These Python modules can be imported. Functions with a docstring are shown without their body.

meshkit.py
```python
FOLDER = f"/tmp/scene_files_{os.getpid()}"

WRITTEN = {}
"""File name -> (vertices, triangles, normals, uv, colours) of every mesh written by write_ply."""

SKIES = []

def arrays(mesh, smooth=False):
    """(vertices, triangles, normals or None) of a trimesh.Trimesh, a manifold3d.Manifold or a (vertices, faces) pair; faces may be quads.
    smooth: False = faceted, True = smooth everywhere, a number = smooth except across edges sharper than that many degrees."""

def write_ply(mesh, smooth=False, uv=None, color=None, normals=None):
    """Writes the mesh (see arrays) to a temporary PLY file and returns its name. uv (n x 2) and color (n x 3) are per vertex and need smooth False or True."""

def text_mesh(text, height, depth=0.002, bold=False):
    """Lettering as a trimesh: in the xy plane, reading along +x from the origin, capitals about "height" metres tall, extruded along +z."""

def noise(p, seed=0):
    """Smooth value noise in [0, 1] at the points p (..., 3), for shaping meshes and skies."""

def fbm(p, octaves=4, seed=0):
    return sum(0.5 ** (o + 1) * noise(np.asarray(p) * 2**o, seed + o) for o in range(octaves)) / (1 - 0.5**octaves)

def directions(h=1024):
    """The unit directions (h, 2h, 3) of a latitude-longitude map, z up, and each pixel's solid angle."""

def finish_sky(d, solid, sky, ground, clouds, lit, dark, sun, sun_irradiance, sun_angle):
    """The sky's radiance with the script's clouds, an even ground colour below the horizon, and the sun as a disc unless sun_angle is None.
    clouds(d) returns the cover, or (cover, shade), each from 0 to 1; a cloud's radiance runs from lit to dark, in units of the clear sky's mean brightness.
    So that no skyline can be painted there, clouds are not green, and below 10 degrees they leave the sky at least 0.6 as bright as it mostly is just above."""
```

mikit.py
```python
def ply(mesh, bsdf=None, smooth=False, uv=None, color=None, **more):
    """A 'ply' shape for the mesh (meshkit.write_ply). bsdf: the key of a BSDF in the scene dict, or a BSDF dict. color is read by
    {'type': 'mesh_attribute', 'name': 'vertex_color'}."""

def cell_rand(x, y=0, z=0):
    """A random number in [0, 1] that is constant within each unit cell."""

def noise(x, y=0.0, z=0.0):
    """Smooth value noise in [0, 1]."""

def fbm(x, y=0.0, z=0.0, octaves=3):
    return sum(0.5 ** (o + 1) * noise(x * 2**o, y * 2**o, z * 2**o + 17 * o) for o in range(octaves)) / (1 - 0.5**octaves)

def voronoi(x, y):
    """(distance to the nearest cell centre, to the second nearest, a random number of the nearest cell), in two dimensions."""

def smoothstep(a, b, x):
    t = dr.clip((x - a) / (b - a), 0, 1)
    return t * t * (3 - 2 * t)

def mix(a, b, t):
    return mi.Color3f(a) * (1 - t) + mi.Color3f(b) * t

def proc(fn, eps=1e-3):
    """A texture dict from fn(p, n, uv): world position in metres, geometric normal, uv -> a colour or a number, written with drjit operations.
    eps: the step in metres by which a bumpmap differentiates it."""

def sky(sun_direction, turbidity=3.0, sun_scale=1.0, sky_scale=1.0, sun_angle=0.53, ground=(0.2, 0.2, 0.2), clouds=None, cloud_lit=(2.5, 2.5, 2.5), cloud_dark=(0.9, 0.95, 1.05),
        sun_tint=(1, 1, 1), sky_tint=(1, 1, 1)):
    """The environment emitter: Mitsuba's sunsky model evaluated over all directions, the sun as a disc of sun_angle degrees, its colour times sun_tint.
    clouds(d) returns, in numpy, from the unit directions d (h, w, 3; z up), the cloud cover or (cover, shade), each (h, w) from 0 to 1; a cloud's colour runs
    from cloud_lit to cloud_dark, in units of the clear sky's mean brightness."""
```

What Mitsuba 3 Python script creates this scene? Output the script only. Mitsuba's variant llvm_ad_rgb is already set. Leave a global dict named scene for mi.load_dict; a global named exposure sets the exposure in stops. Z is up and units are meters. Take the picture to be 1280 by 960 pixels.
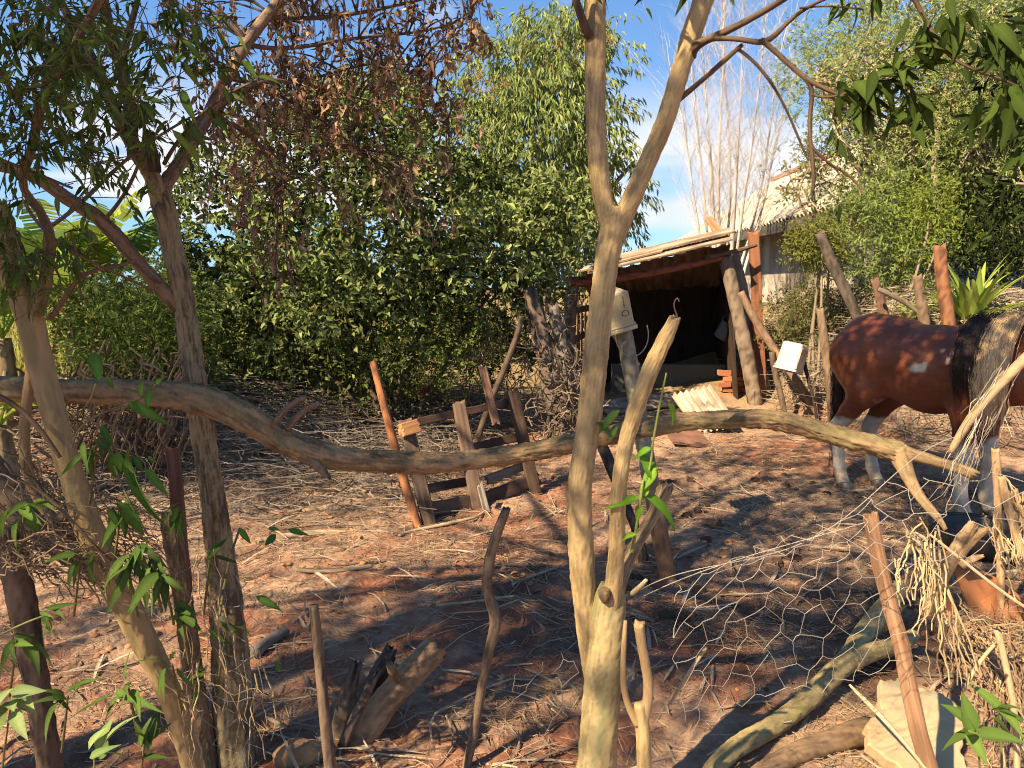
import math, numpy as np, trimesh, manifold3d as m3, mitsuba as mi, drjit as dr, mikit, meshkit
from scipy.interpolate import PchipInterpolator, CubicSpline
T = mi.ScalarTransform4f
scene, labels = {}, {}

# ---------------------------------------------------------------- camera, sky, exposure
F_PX, PITCH, EYE = 931.0, math.radians(7.3), np.array([0.0, 0.0, 1.6])
FWD = np.array([0, math.cos(PITCH), -math.sin(PITCH)]); UP = np.array([0, math.sin(PITCH), math.cos(PITCH)])
scene['camera'] = {'type': 'perspective', 'fov': 2 * math.degrees(math.atan(640 / F_PX)), 'fov_axis': 'x', 'near_clip': 0.02, 'far_clip': 400.0,
                   'to_world': T().look_at(origin=EYE.tolist(), target=(EYE + FWD).tolist(), up=[0, 0, 1])}
SUN = np.array([-0.58, -0.56, 0.68]); SUN /= np.linalg.norm(SUN)

def cloud_fn(d):
    el = np.arcsin(np.clip(d[..., 2], 0, 1))
    az = np.arctan2(d[..., 0], d[..., 1])
    q = np.stack([az * 5, el * 16, az * 0 + 3.1], -1)
    n = meshkit.fbm(q, 5, 4)
    low = np.clip((n - 0.49) / 0.12, 0, 1) * np.clip((0.27 - el) / 0.12, 0, 1)
    q2 = np.stack([az * 11, el * 22, az * 0 + 9.4], -1)
    wisp = np.clip((meshkit.fbm(q2, 5, 11) - 0.60) / 0.2, 0, 1) * 0.5 * np.clip((0.9 - el) / 0.3, 0, 1)
    bank = np.exp(-((az - 0.24) / 0.16) ** 2 - ((el - 0.10) / 0.055) ** 2) * np.clip((n - 0.30) / 0.2, 0, 1) * 1.2
    c = np.clip(low * 0.95 + wisp + bank, 0, 1)
    return c, np.clip((0.5 - n) * 1.5, 0, 0.4)

scene['sky'] = mikit.sky(SUN, turbidity=2.4, sun_scale=1.25, sky_scale=0.75, clouds=cloud_fn, sun_tint=(1.0, 0.965, 0.87), sky_tint=(0.82, 1.02, 1.22), ground=(0.18, 0.12, 0.08),
                         cloud_lit=(2.4, 2.4, 2.5), cloud_dark=(1.5, 1.55, 1.7))
exposure = 2.75

# ---------------------------------------------------------------- helpers
rng = np.random.default_rng(7)
def RNG(s): return np.random.default_rng(s)
def nrm(a):
    a = np.asarray(a, float); return a / (np.linalg.norm(a, axis=-1, keepdims=True) + 1e-12)
def at(px, py, Y):
    """the point at the forward distance Y (world y) seen at the photograph's pixel px, py"""
    d = FWD + (px - 640) / F_PX * np.array([1.0, 0, 0]) - (py - 480) / F_PX * UP
    return EYE + d * (Y / d[1])
def pxm(Y): return Y / F_PX          # metres per pixel at distance Y
def sstep(a, b, x):
    t = np.clip((np.asarray(x, float) - a) / (b - a), 0, 1); return t * t * (3 - 2 * t)
def ground_z(x, y):
    x, y = np.asarray(x, float), np.asarray(y, float)
    p = np.stack([x, y, 0 * x], -1)
    z = 0.07 * (meshkit.fbm(p * 0.55 + 3.3, 3, 5) - 0.5) + 0.035 * (meshkit.fbm(p * 2.3, 3, 8) - 0.5)
    z = z + np.maximum(1.05 * sstep(9.8, 14.5, y) * sstep(1.2, 4.0, x), 1.30 * sstep(6.9, 7.9, y) * sstep(3.5, 4.6, x))     # bank behind the shed and behind the horse, right
    z = z + 0.35 * sstep(5.5, 7.5, y) * sstep(-1.0, -3.0, x)                      # brush rise, left
    z = z - 0.10 * sstep(2.2, 3.2, x) * sstep(5.8, 4.6, y) * sstep(2.6, 3.6, y)
    return z
def gnd(px, py, lift=0.0):
    d = FWD + (px - 640) / F_PX * np.array([1.0, 0, 0]) - (py - 480) / F_PX * UP
    t, z = 1.0, 0.0
    for _ in range(30):
        t = (z + lift - EYE[2]) / d[2]; p = EYE + d * t; z = float(ground_z(p[0], p[1]))
    return EYE + d * t
def proj(P):
    q = np.asarray(P, float) - EYE; f = q @ FWD
    return np.stack([640 + F_PX * q[..., 0] / f, 480 - F_PX * (q @ UP) / f, f], -1)

PALETTE = []
def cply(V, Fc, C, bsdf, smooth):
    """a mesh whose colours per vertex, A + t B + m M with A, B, M of its own in PALETTE, lie in uv as (t, 4 row + 1 + m): meshes of one BSDF can then be joined"""
    C = np.clip(np.broadcast_to(np.asarray(C, float), (len(V), 3)), 0.002, 0.95); A = C.mean(0); D = C - A; uv = np.full((len(V), 2), 0.5); rows = [A]
    W = np.linalg.eigh(D.T @ D)[1][:, ::-1]
    for k in (0, 1):
        s = D @ W[:, k]; lo, hi = s.min(), s.max(); rows[0] = rows[0] + W[:, k] * lo; rows.append(W[:, k] * (hi - lo))
        uv[:, k] = (s - lo) / (hi - lo) if hi - lo > 1e-6 else 0.5
    uv[:, 1] += 4 * len(PALETTE) + 1; PALETTE.append(np.concatenate(rows))
    return mikit.ply((V, Fc), bsdf, smooth=smooth, uv=uv)
def palette(p, n, uv):
    i = mi.UInt32(dr.floor(uv.y * 0.25)); m = uv.y - 4 * mi.Float(i) - 1; c = [dr.gather(mi.Float, TABLE, i * 9 + k) for k in range(9)]
    return mi.Color3f(*[dr.clip(c[k] + uv.x * c[3 + k] + m * c[6 + k], 0.0, 0.95) for k in range(3)])
class MB:
    """collects vertices, triangles and a colour per vertex into one mesh"""
    def __init__(s): s.v, s.f, s.c, s.n = [], [], [], 0
    def add(s, V, F, C):
        V = np.asarray(V, float); F = np.asarray(F, int)
        if F.shape[1] == 4: F = np.vstack([F[:, [0, 1, 2]], F[:, [0, 2, 3]]])
        C = np.broadcast_to(np.asarray(C, float), (len(V), 3))
        s.v.append(V); s.f.append(F + s.n); s.c.append(C); s.n += len(V); return s
    def dict(s, bsdf, smooth=True):
        V, Fc, C = np.vstack(s.v), np.vstack(s.f), np.clip(np.vstack(s.c), 0.002, 0.95)
        return cply(V, Fc, C, bsdf, smooth)
    def put(s, key, bsdf='matte', smooth=True, **lab):
        k = new(key, **lab); scene[k] = s.dict(bsdf, smooth); return k
used = {}
def new(key, **lab):
    n = used.get(key, 0); used[key] = n + 1
    k = key if n == 0 else f'{key}_{n:03d}'
    if lab: labels[k] = lab
    return k
def thing(name, label, category, group=None, kind=None):
    d = {'label': label, 'category': category}
    if group: d['group'] = group
    if kind: d['kind'] = kind
    return new(name, **d)

def spline(ctrl, step):
    c = np.asarray(ctrl, float)
    s = np.concatenate([[0], np.cumsum(np.linalg.norm(np.diff(c[:, :3], axis=0), axis=1))])
    n = max(2, int(round(s[-1] / step)) + 1); t = np.linspace(0, s[-1], n)
    P = (CubicSpline if len(c) > 2 else PchipInterpolator)(s, c[:, :3])(t)
    return P, PchipInterpolator(s, c[:, 3])(t), t
def frames(P):
    Tn = nrm(np.gradient(P, axis=0))
    a = np.cross(Tn[0], [0, 1, 0.2] if abs(Tn[0][1]) < 0.8 else [1, 0, 0]); a /= np.linalg.norm(a)
    A = [a]
    for t in Tn[1:]:
        a = a - t * (a @ t); a = a / np.linalg.norm(a); A.append(a)
    A = np.array(A); return Tn, A, np.cross(Tn, A)
def tube(ctrl, sides=12, step=0.02, lump=0.08, freq=9.0, fine=0.0, seed=0, jag=0.0, flute=0.0, grain=1.0):
    """tapered limb along control points x, y, z, r; returns V, F, (theta, s, r) per vertex"""
    P, R, s = spline(ctrl, step); Tn, A, B = frames(P)
    th = np.arange(sides) * 2 * np.pi / sides
    n3 = lambda f, sd: meshkit.fbm(np.stack([np.cos(th)[None] * 1.1 + 0 * s[:, None], np.sin(th)[None] * 1.1 + 0 * s[:, None], s[:, None] * f + 0 * th[None]], -1) + sd * 3.7, 3, int(sd)) - 0.5
    rr = R[:, None] * (1 + lump * 2 * n3(freq, seed + 1))
    if fine:
        q = np.stack([np.cos(th)[None] * 7 + 0 * s[:, None], np.sin(th)[None] * 7 + 0 * s[:, None], s[:, None] * 38 + 0 * th[None]], -1)
        rr = rr + fine * (meshkit.fbm(q, 3, int(seed) + 5) - 0.5)
    if flute:
        q = np.stack([np.cos(th)[None] * 2.6 + 0 * s[:, None], np.sin(th)[None] * 2.6 + 0 * s[:, None], s[:, None] * 1.5 + 0 * th[None]], -1)
        rr = rr * (1 + flute * (meshkit.fbm(q, 2, int(seed) + 9) - 0.5))
    if sides >= 18:
        q = P[:, None] + R[:, None, None] * (np.cos(th)[None, :, None] * A[:, None] + np.sin(th)[None, :, None] * B[:, None])
        rr = rr + 0.006 * grain * (meshkit.fbm(q * [58, 58, 34], 3, int(seed) + 3) - 0.5) * np.clip(R[:, None] / 0.03, 0.3, 1)
    V = P[:, None] + rr[..., None] * (np.cos(th)[None, :, None] * A[:, None] + np.sin(th)[None, :, None] * B[:, None])
    if jag:
        V[-1] += Tn[-1] * (jag * (RNG(seed + 77).random(sides) - 0.3))[:, None]
    n = len(P); i, j = np.meshgrid(np.arange(n - 1), np.arange(sides), indexing='ij')
    q = np.stack([i * sides + j, i * sides + (j + 1) % sides, (i + 1) * sides + (j + 1) % sides, (i + 1) * sides + j], -1).reshape(-1, 4)
    Fc = np.vstack([q[:, [0, 1, 2]], q[:, [0, 2, 3]]])
    V = V.reshape(-1, 3)
    j = np.arange(sides); e = (n - 1) * sides
    V = np.vstack([V, P[:1], P[-1:]])
    Fc = np.vstack([Fc, np.stack([j * 0 + n * sides, (j + 1) % sides, j], 1), np.stack([j * 0 + n * sides + 1, e + j, e + (j + 1) % sides], 1)])
    par = (np.concatenate([np.tile(th, n), [0, 0]]), np.concatenate([np.repeat(s, sides), [s[0], s[-1]]]), np.concatenate([np.repeat(R, sides), [R[0], R[-1]]]))
    return V, Fc, par
def tubes(P, R, sides=3):
    """many thin tubes at once: P (N, K, 3), R (N, K)"""
    P = np.asarray(P, float); N, K = P.shape[:2]
    Tn = nrm(np.gradient(P, axis=1))
    ref = np.where(np.abs(nrm(P[:, -1] - P[:, 0])[:, None, 2:]) < 0.8, [0, 0, 1.0], [1.0, 0.1, 0])
    A = nrm(np.cross(Tn, ref)); B = np.cross(Tn, A)
    th = np.arange(sides) * 2 * np.pi / sides
    V = P[:, :, None] + np.asarray(R)[:, :, None, None] * (np.cos(th)[:, None] * A[:, :, None] + np.sin(th)[:, None] * B[:, :, None])
    i, j = np.meshgrid(np.arange(K - 1), np.arange(sides), indexing='ij')
    q = np.stack([i * sides + j, i * sides + (j + 1) % sides, (i + 1) * sides + (j + 1) % sides, (i + 1) * sides + j], -1).reshape(-1, 4)
    f = np.vstack([q[:, [0, 1, 2]], q[:, [0, 2, 3]]])
    Fc = (f[None] + (np.arange(N) * K * sides)[:, None, None]).reshape(-1, 3)
    return V.reshape(-1, 3), Fc, K * sides
def rep(C, k): return np.repeat(np.asarray(C, float), k, axis=0)

def bark(V, par, base, dark, moss=None, seed=0, streak=1.0):
    th, s, r = par
    q = np.stack([np.cos(th) * 2.2, np.sin(th) * 2.2, s * 7], -1) + seed
    a = meshkit.fbm(q, 4, seed); b = meshkit.fbm(np.stack([np.cos(th) * 9, np.sin(th) * 9, s * (70 if streak < 0 else 20)], -1) + seed, 3, seed + 1)
    ring = meshkit.fbm(np.stack([np.cos(th) * 1.2, np.sin(th) * 1.2, s * 85], -1) + seed, 2, seed + 4)
    sp = meshkit.fbm(np.stack([np.cos(th) * 14, np.sin(th) * 14, s * 140], -1) + seed, 2, seed + 7)
    t = np.clip((a - 0.5) * 2.9 + (b - 0.5) * 2.6 + (ring - 0.5) * 0.45 + (sp - 0.5) * 1.2 + 0.35, 0, 1)[:, None]
    C = np.asarray(base) * (1 - t) + np.asarray(dark) * t
    if moss is not None:
        m = np.clip((meshkit.fbm(q * 0.9 + 31, 3, seed + 2) - 0.5) * 5, 0, 1)[:, None]
        C = C * (1 - 0.7 * m) + np.asarray(moss) * 0.7 * m
    return C
TAN, TAND = (0.42, 0.31, 0.15), (0.27, 0.19, 0.09)          # smooth yellowish bark
BRN, BRND = (0.17, 0.112, 0.072), (0.07, 0.043, 0.03)           # brown bark
GRY, GRYD = (0.20, 0.16, 0.12), (0.06, 0.045, 0.035)            # weathered wood
RED, REDD = (0.30, 0.125, 0.06), (0.13, 0.055, 0.03)            # red earth stained wood
MOSS = (0.16, 0.16, 0.06)
def P4(rows):
    """rows of px, py, distance, width in px -> x, y, z, r"""
    return [[*at(a, b, y), w / 2 * pxm(y) * (0.79 if w > 14 else 1.0)] for a, b, y, w in rows]
ROOTED = {'fence_stake': '', 'thin_stake': '', 'leaning_pole': '', 'charred_post': '', 'thin_dark_post': '', 'crooked_sapling': '', 'dark_post': '', 'dry_stem': '', 'airy_tree': ('trunk',), 'bush': ('stem',), 'tall_tree': ('trunk',), 'bare_tree': ('stem',), 'cut_sapling': ('stem',),
          'splintered_branch': ('stem',), 'seedling': ('stem',), 'dead_stump': ('trunk',), 'dense_tree': ('trunk', 'stem'), 'forked_tree': ('trunk',), 'shade_leaved_tree': ('trunk',), 'standing_stick': ''}
def limb(key, rows, base, dark, sides=20, step=0.012, seed=0, moss=None, bsdf='bark', world=False, lab=None, **kw):
    pts = rows if world else P4(rows); top, _, part = key.partition('__'); top = top.rstrip('0123456789').rstrip('_')
    if not world and (part in ROOTED.get(top, ()) or (not part and top in ROOTED)):      # carry it down into the ground
        g = float(ground_z(pts[0][0], pts[0][1]))
        if pts[0][2] > g + 0.0:
            dx = np.clip((np.array(pts[0][:2]) - pts[1][:2]) * (pts[0][2] - g) / max(pts[1][2] - pts[0][2], 0.05), -0.5, 0.5) * 0.6
            x, y = pts[0][0] + dx[0], pts[0][1] + dx[1]; pts = [[x, y, float(ground_z(x, y)) - 0.06, pts[0][3] * 1.05]] + pts
    V, Fc, par = tube(pts, sides, step, seed=seed, **kw)
    return MB().add(V, Fc, bark(V, par, base, dark, moss, seed)).put(key, bsdf, True, **(lab or {}))

def plank(a, b, width, thick, face, seed=0, cols=6, step=0.04, base=GRY, dark=GRYD, jag=0.02, wobble=0.007, taper=1.0, bow=0.0):
    """weathered board from a to b; face: rough direction its broad side looks to"""
    a, b = np.asarray(a, float), np.asarray(b, float); L = np.linalg.norm(b - a); t = (b - a) / L
    n = np.asarray(face, float) - t * (np.asarray(face, float) @ t); n /= np.linalg.norm(n); w = np.cross(n, t)
    r = RNG(seed); m = max(2, int(L / step) + 1); u = np.linspace(0, 1, m)
    ch = min(thick * 0.3, 0.006)
    xs = np.concatenate([[-0.5], np.linspace(-0.5 + ch / width, 0.5 - ch / width, cols), [0.5]])
    prof = [(x, 0.5 - (ch / thick if k in (0, len(xs) - 1) else 0)) for k, x in enumerate(xs)] + [(x, -0.5 + (ch / thick if k in (0, len(xs) - 1) else 0)) for k, x in list(enumerate(xs))[::-1]]
    prof = np.array(prof); K = len(prof)
    off = wobble * 2 * (meshkit.fbm(np.stack([u * L * 4, 0 * u + seed, 0 * u], -1), 3, seed) - 0.5)
    wid = width * (1 + (taper - 1) * u) * (1 + 0.10 * (meshkit.fbm(np.stack([u * L * 9, 0 * u + seed + 5, 0 * u], -1), 2, seed) - 0.5))
    X = prof[None, :, 0] * wid[:, None] + off[:, None]; Z = np.tile(prof[None, :, 1] * thick, (m, 1)) + bow * np.sin(np.pi * u)[:, None]
    g = meshkit.fbm(np.stack([X * 90 + seed, u[:, None] * L * 2.0 + 0 * X, Z * 90], -1), 3, seed + 3)
    Z = Z + np.sign(prof[None, :, 1]) * (g - 0.5) * min(0.004, thick * 0.25)
    uu = u[:, None] * L + 0 * X
    uu[0] -= jag * r.random(K); uu[-1] += jag * (r.random(K) - 0.3)
    V = a + uu[..., None] * t + X[..., None] * w + Z[..., None] * n
    i, j = np.meshgrid(np.arange(m - 1), np.arange(K), indexing='ij')
    q = np.stack([i * K + j, (i + 1) * K + j, (i + 1) * K + (j + 1) % K, i * K + (j + 1) % K], -1).reshape(-1, 4)
    V = V.reshape(-1, 3); c0, c1 = V[:K].mean(0), V[-K:].mean(0); V = np.vstack([V, [c0, c1]]); j = np.arange(K); e = (m - 1) * K
    Fc = np.vstack([q[:, [0, 1, 2]], q[:, [0, 2, 3]], np.stack([j * 0 + m * K, j, (j + 1) % K], 1), np.stack([j * 0 + m * K + 1, e + (j + 1) % K, e + j], 1)])
    big = meshkit.fbm(np.stack([X * 12, u[:, None] * L * 5 + 0 * X + seed, Z * 0], -1), 3, seed + 6)
    k = np.clip((g - 0.5) * 2.2 + (big - 0.5) * 1.8 + 0.4, 0, 1).reshape(-1, 1)
    C = np.asarray(base) * (1 - k) + np.asarray(dark) * k
    return V, Fc, np.vstack([C, C[:1], C[-1:]])
def board(key, a, b, width, thick, face, lab=None, bsdf='matte', **kw):
    V, Fc, C = plank(a, b, width, thick, face, **kw)
    return MB().add(V, Fc, C).put(key, bsdf, 35 and False, **(lab or {}))

# ---- leaves
def leaf(n=4, ratio=0.28, fold=0.25, curl=0.25, tipw=0.6, wave=0.0):
    """a leaf of length 1 along x, folded on its midrib; V, F"""
    u = np.linspace(0, 1, n + 1); w = ratio / 2 * np.sin(np.pi * np.clip(u, 0.02, 1) ** tipw) ** 0.9
    w[-1] = 0.004; w[0] = 0.01
    z = -curl * u ** 2; x = u * (1 - 0.25 * curl * u)
    wv = wave * np.sin(u * 19)
    V = np.stack([np.stack([x, w, z + fold * w + wv * w], 1), np.stack([x, 0 * w, z], 1), np.stack([x, -w, z + fold * w - wv * w], 1)], 1).reshape(-1, 3)
    Fc = []
    for i in range(n):
        a, b = 3 * i, 3 * i + 3
        Fc += [[a, a + 1, b + 1], [a, b + 1, b], [a + 1, a + 2, b + 2], [a + 1, b + 2, b + 1]]
    return V, np.array(Fc)
def leaf_lo(ratio=0.45, fold=0.3, curl=0.15):
    V = np.array([[0, 0, 0], [0.45, ratio / 2, fold * ratio / 2], [0.45, -ratio / 2, fold * ratio / 2], [1, 0, -curl]])
    return V, np.array([[0, 2, 3], [0, 3, 1]])
def scatter(mb, tpl, P, D, U, S, C, W=1.0):
    V, Fc = tpl; D = nrm(D); B = nrm(np.cross(U, D)); N = np.cross(D, B); S = np.broadcast_to(S, (len(P),)); W = np.broadcast_to(W, (len(P),))
    out = P[:, None] + S[:, None, None] * (V[None, :, :1] * D[:, None] + V[None, :, 1:2] * W[:, None, None] * B[:, None] + V[None, :, 2:] * N[:, None])
    mb.add(out.reshape(-1, 3), (Fc[None] + (np.arange(len(P)) * len(V))[:, None, None]).reshape(-1, 3), rep(C, len(V)))
def rdir(r, n): return nrm(r.normal(size=(n, 3)))
def vary(r, base, n, dv=0.25, other=None):
    C = np.asarray(base) * (1 + dv * r.normal(size=(n, 1))).clip(0.4, 1.8) * (1 + 0.035 * r.normal(size=(n, 3)))
    if other is not None:
        k = r.random((n, 1)) ** 2; C = C * (1 - k) + np.asarray(other) * k
    return np.clip(C, 0.01, 0.9)
def leaf_matrix(p, d, u, s, w=1.0):
    d = nrm(d); b = nrm(np.cross(u, d)); n = np.cross(d, b); M = np.eye(4)
    M[:3, 0], M[:3, 1], M[:3, 2], M[:3, 3] = d * s, b * s * w, n * s, p
    return T(M)
_lv = {}
def leaf_dict(kind, tpl, color, bsdf='leaf'):
    if kind not in _lv:
        V, Fc = tpl[int(kind[-1]) % len(tpl)] if isinstance(tpl, list) else tpl; mid = 1 + 0.35 * (np.abs(V[:, 1]) < 1e-6)
        _lv[kind] = cply(V, Fc, np.asarray(color)[None] * mid[:, None], bsdf, True)
    return _lv[kind]
def put_leaf(parent, kind_dict, p, d, u, s, w=1.0, name='leaf'):
    k = new(parent + '__' + name); scene[k] = {**kind_dict, 'to_world': leaf_matrix(p, d, u, s, w)}; return k

# ---------------------------------------------------------------- materials
VC = mikit.proc(palette)
scene['matte'] = {'type': 'twosided', 'bsdf': {'type': 'principled', 'base_color': VC, 'roughness': 0.85, 'specular': 0.25}}
scene['bark'] = {'type': 'twosided', 'bsdf': {'type': 'principled', 'base_color': VC, 'roughness': 0.75, 'specular': 0.28}}
scene['satin'] = {'type': 'twosided', 'bsdf': {'type': 'principled', 'base_color': VC, 'roughness': 0.42, 'specular': 0.5}}
scene['coat'] = {'type': 'twosided', 'bsdf': {'type': 'principled', 'base_color': VC, 'roughness': 0.42, 'specular': 0.3}}
scene['leaf'] = {'type': 'principledthin', 'base_color': VC, 'roughness': 0.38, 'diff_trans': 0.75, 'eta': 1.45}
scene['gloss_leaf'] = {'type': 'principledthin', 'base_color': VC, 'roughness': 0.36, 'diff_trans': 0.3, 'eta': 1.55}
scene['dry_leaf'] = {'type': 'principledthin', 'base_color': VC, 'roughness': 0.75, 'diff_trans': 0.4, 'eta': 1.3}
scene['wire'] = {'type': 'twosided', 'bsdf': {'type': 'principled', 'base_color': {'type': 'rgb', 'value': [0.31, 0.285, 0.25]}, 'roughness': 0.5, 'metallic': 0.1, 'specular': 0.5}}
# ================================================================ ground
def earth(p, n, uv):
    x, y = p.x, p.y
    a = mikit.fbm(x * 0.9 + 7, y * 0.9, 0.0, 4); b = mikit.fbm(x * 5, y * 5, 1.0, 4); c = mikit.fbm(x * 38, y * 38, 2.0, 3); d = mikit.fbm(x * 2.1 + 30, y * 2.1, 4.0, 3)
    red, dust, dark = (0.225, 0.094, 0.055), (0.30, 0.198, 0.135), (0.11, 0.062, 0.045)
    t = mikit.smoothstep(0.34, 0.56, 0.55 * a + 0.45 * b)
    col = mikit.mix(red, dust, t)
    col = mikit.mix(col, dark, mikit.smoothstep(0.52, 0.70, 0.7 * d + 0.3 * b) * 0.75)
    shaded_manure = mikit.smoothstep(0.9, 0.2, dr.sqrt(dr.square((x - 1.55) / 1.1) + dr.square((y - 3.4) / 0.75)) + (b - 0.5) * 1.2)  # dark manure patch, with its shade put into the colour
    col = mikit.mix(col, (0.075, 0.042, 0.03), shaded_manure * 0.85)
    grey_brown = mikit.smoothstep(1.2, 0.3, dr.sqrt(dr.square((x - 2.0) / 1.5) + dr.square((y - 5.0) / 1.5)) + (a - 0.5) * 0.8); col = mikit.mix(col, (0.20, 0.135, 0.10), grey_brown * 0.7)  # grey brown patch over the yard ground by the horse
    col = mikit.mix(col, (0.13, 0.095, 0.065), mikit.smoothstep(0.25, 0.6, p.z) * mikit.smoothstep(3, 3.6, x) * 0.8)
    far = mikit.smoothstep(8.5, 12, y); col = mikit.mix(col, (0.17, 0.13, 0.06), far * 0.8)
    return col * (0.72 + 0.56 * c)
def earth_bump(p, n, uv):
    return mikit.fbm(p.x * 26, p.y * 26, 0.0, 4)
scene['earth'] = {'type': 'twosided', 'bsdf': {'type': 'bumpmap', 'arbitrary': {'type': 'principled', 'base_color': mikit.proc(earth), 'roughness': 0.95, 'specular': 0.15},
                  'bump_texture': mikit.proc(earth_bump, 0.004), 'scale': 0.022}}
def axis(lo, a, b, hi, d, grow=1.22):
    c = list(np.arange(a, b + d / 2, d)); s = d
    while c[-1] < hi: s *= grow; c.append(c[-1] + s)
    s = d
    while c[0] > lo: s *= grow; c.insert(0, c[0] - s)
    return np.array(c)
gx, gy = axis(-70, -4.5, 5.2, 70, 0.03), axis(-40, 1.2, 8.5, 110, 0.03)
GX, GY = np.meshgrid(gx, gy, indexing='ij')
GZ = ground_z(GX, GY)
near = np.exp(-np.maximum(0, np.abs(GX) - 5) - np.maximum(0, np.maximum(GY - 9, 1 - GY)))
pp = np.stack([GX, GY, 0 * GX], -1)
clod = meshkit.fbm(pp * 9, 3, 21); clod2 = meshkit.fbm(pp * 3.5, 3, 31)
GZ = GZ + near * (0.040 * np.abs(clod - 0.5) * np.clip(clod2 * 2.2 - 0.5, 0.15, 1.2) + 0.02 * (clod - 0.5))
ii, jj = np.meshgrid(np.arange(len(gx) - 1), np.arange(len(gy) - 1), indexing='ij'); nY = len(gy)
q = np.stack([ii * nY + jj, (ii + 1) * nY + jj, (ii + 1) * nY + jj + 1, ii * nY + jj + 1], -1).reshape(-1, 4)
for _x, _y, _a in zip(RNG(23).uniform(-3.2, 3.8, 420), 2.0 + 5.2 * RNG(24).random(420), RNG(25).uniform(0, 6.3, 420)):   # hoof prints
    i0, i1 = np.searchsorted(gx, [_x - 0.2, _x + 0.2]); j0, j1 = np.searchsorted(gy, [_y - 0.2, _y + 0.2]); u, v = GX[i0:i1, j0:j1] - _x, GY[i0:i1, j0:j1] - _y
    e = np.sqrt(((u * math.cos(_a) + v * math.sin(_a)) / 0.075) ** 2 + ((-u * math.sin(_a) + v * math.cos(_a)) / 0.06) ** 2)
    GZ[i0:i1, j0:j1] += -0.020 * np.exp(-e ** 4) + 0.009 * np.exp(-((e - 1.35) / 0.3) ** 2)
k = new('ground', kind='structure', label='red earth yard with dust, clods and trampled dung')
from scipy.interpolate import RegularGridInterpolator
_gi = RegularGridInterpolator((gx, gy), GZ, bounds_error=False, fill_value=0.0)
def gz(x, y): return _gi(np.stack([np.asarray(x, float), np.asarray(y, float)], -1))
scene[k] = mikit.ply((np.stack([GX, GY, GZ], -1).reshape(-1, 3), q), 'earth', smooth=True, uv=np.stack([GX, GY], -1).reshape(-1, 2))

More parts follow.
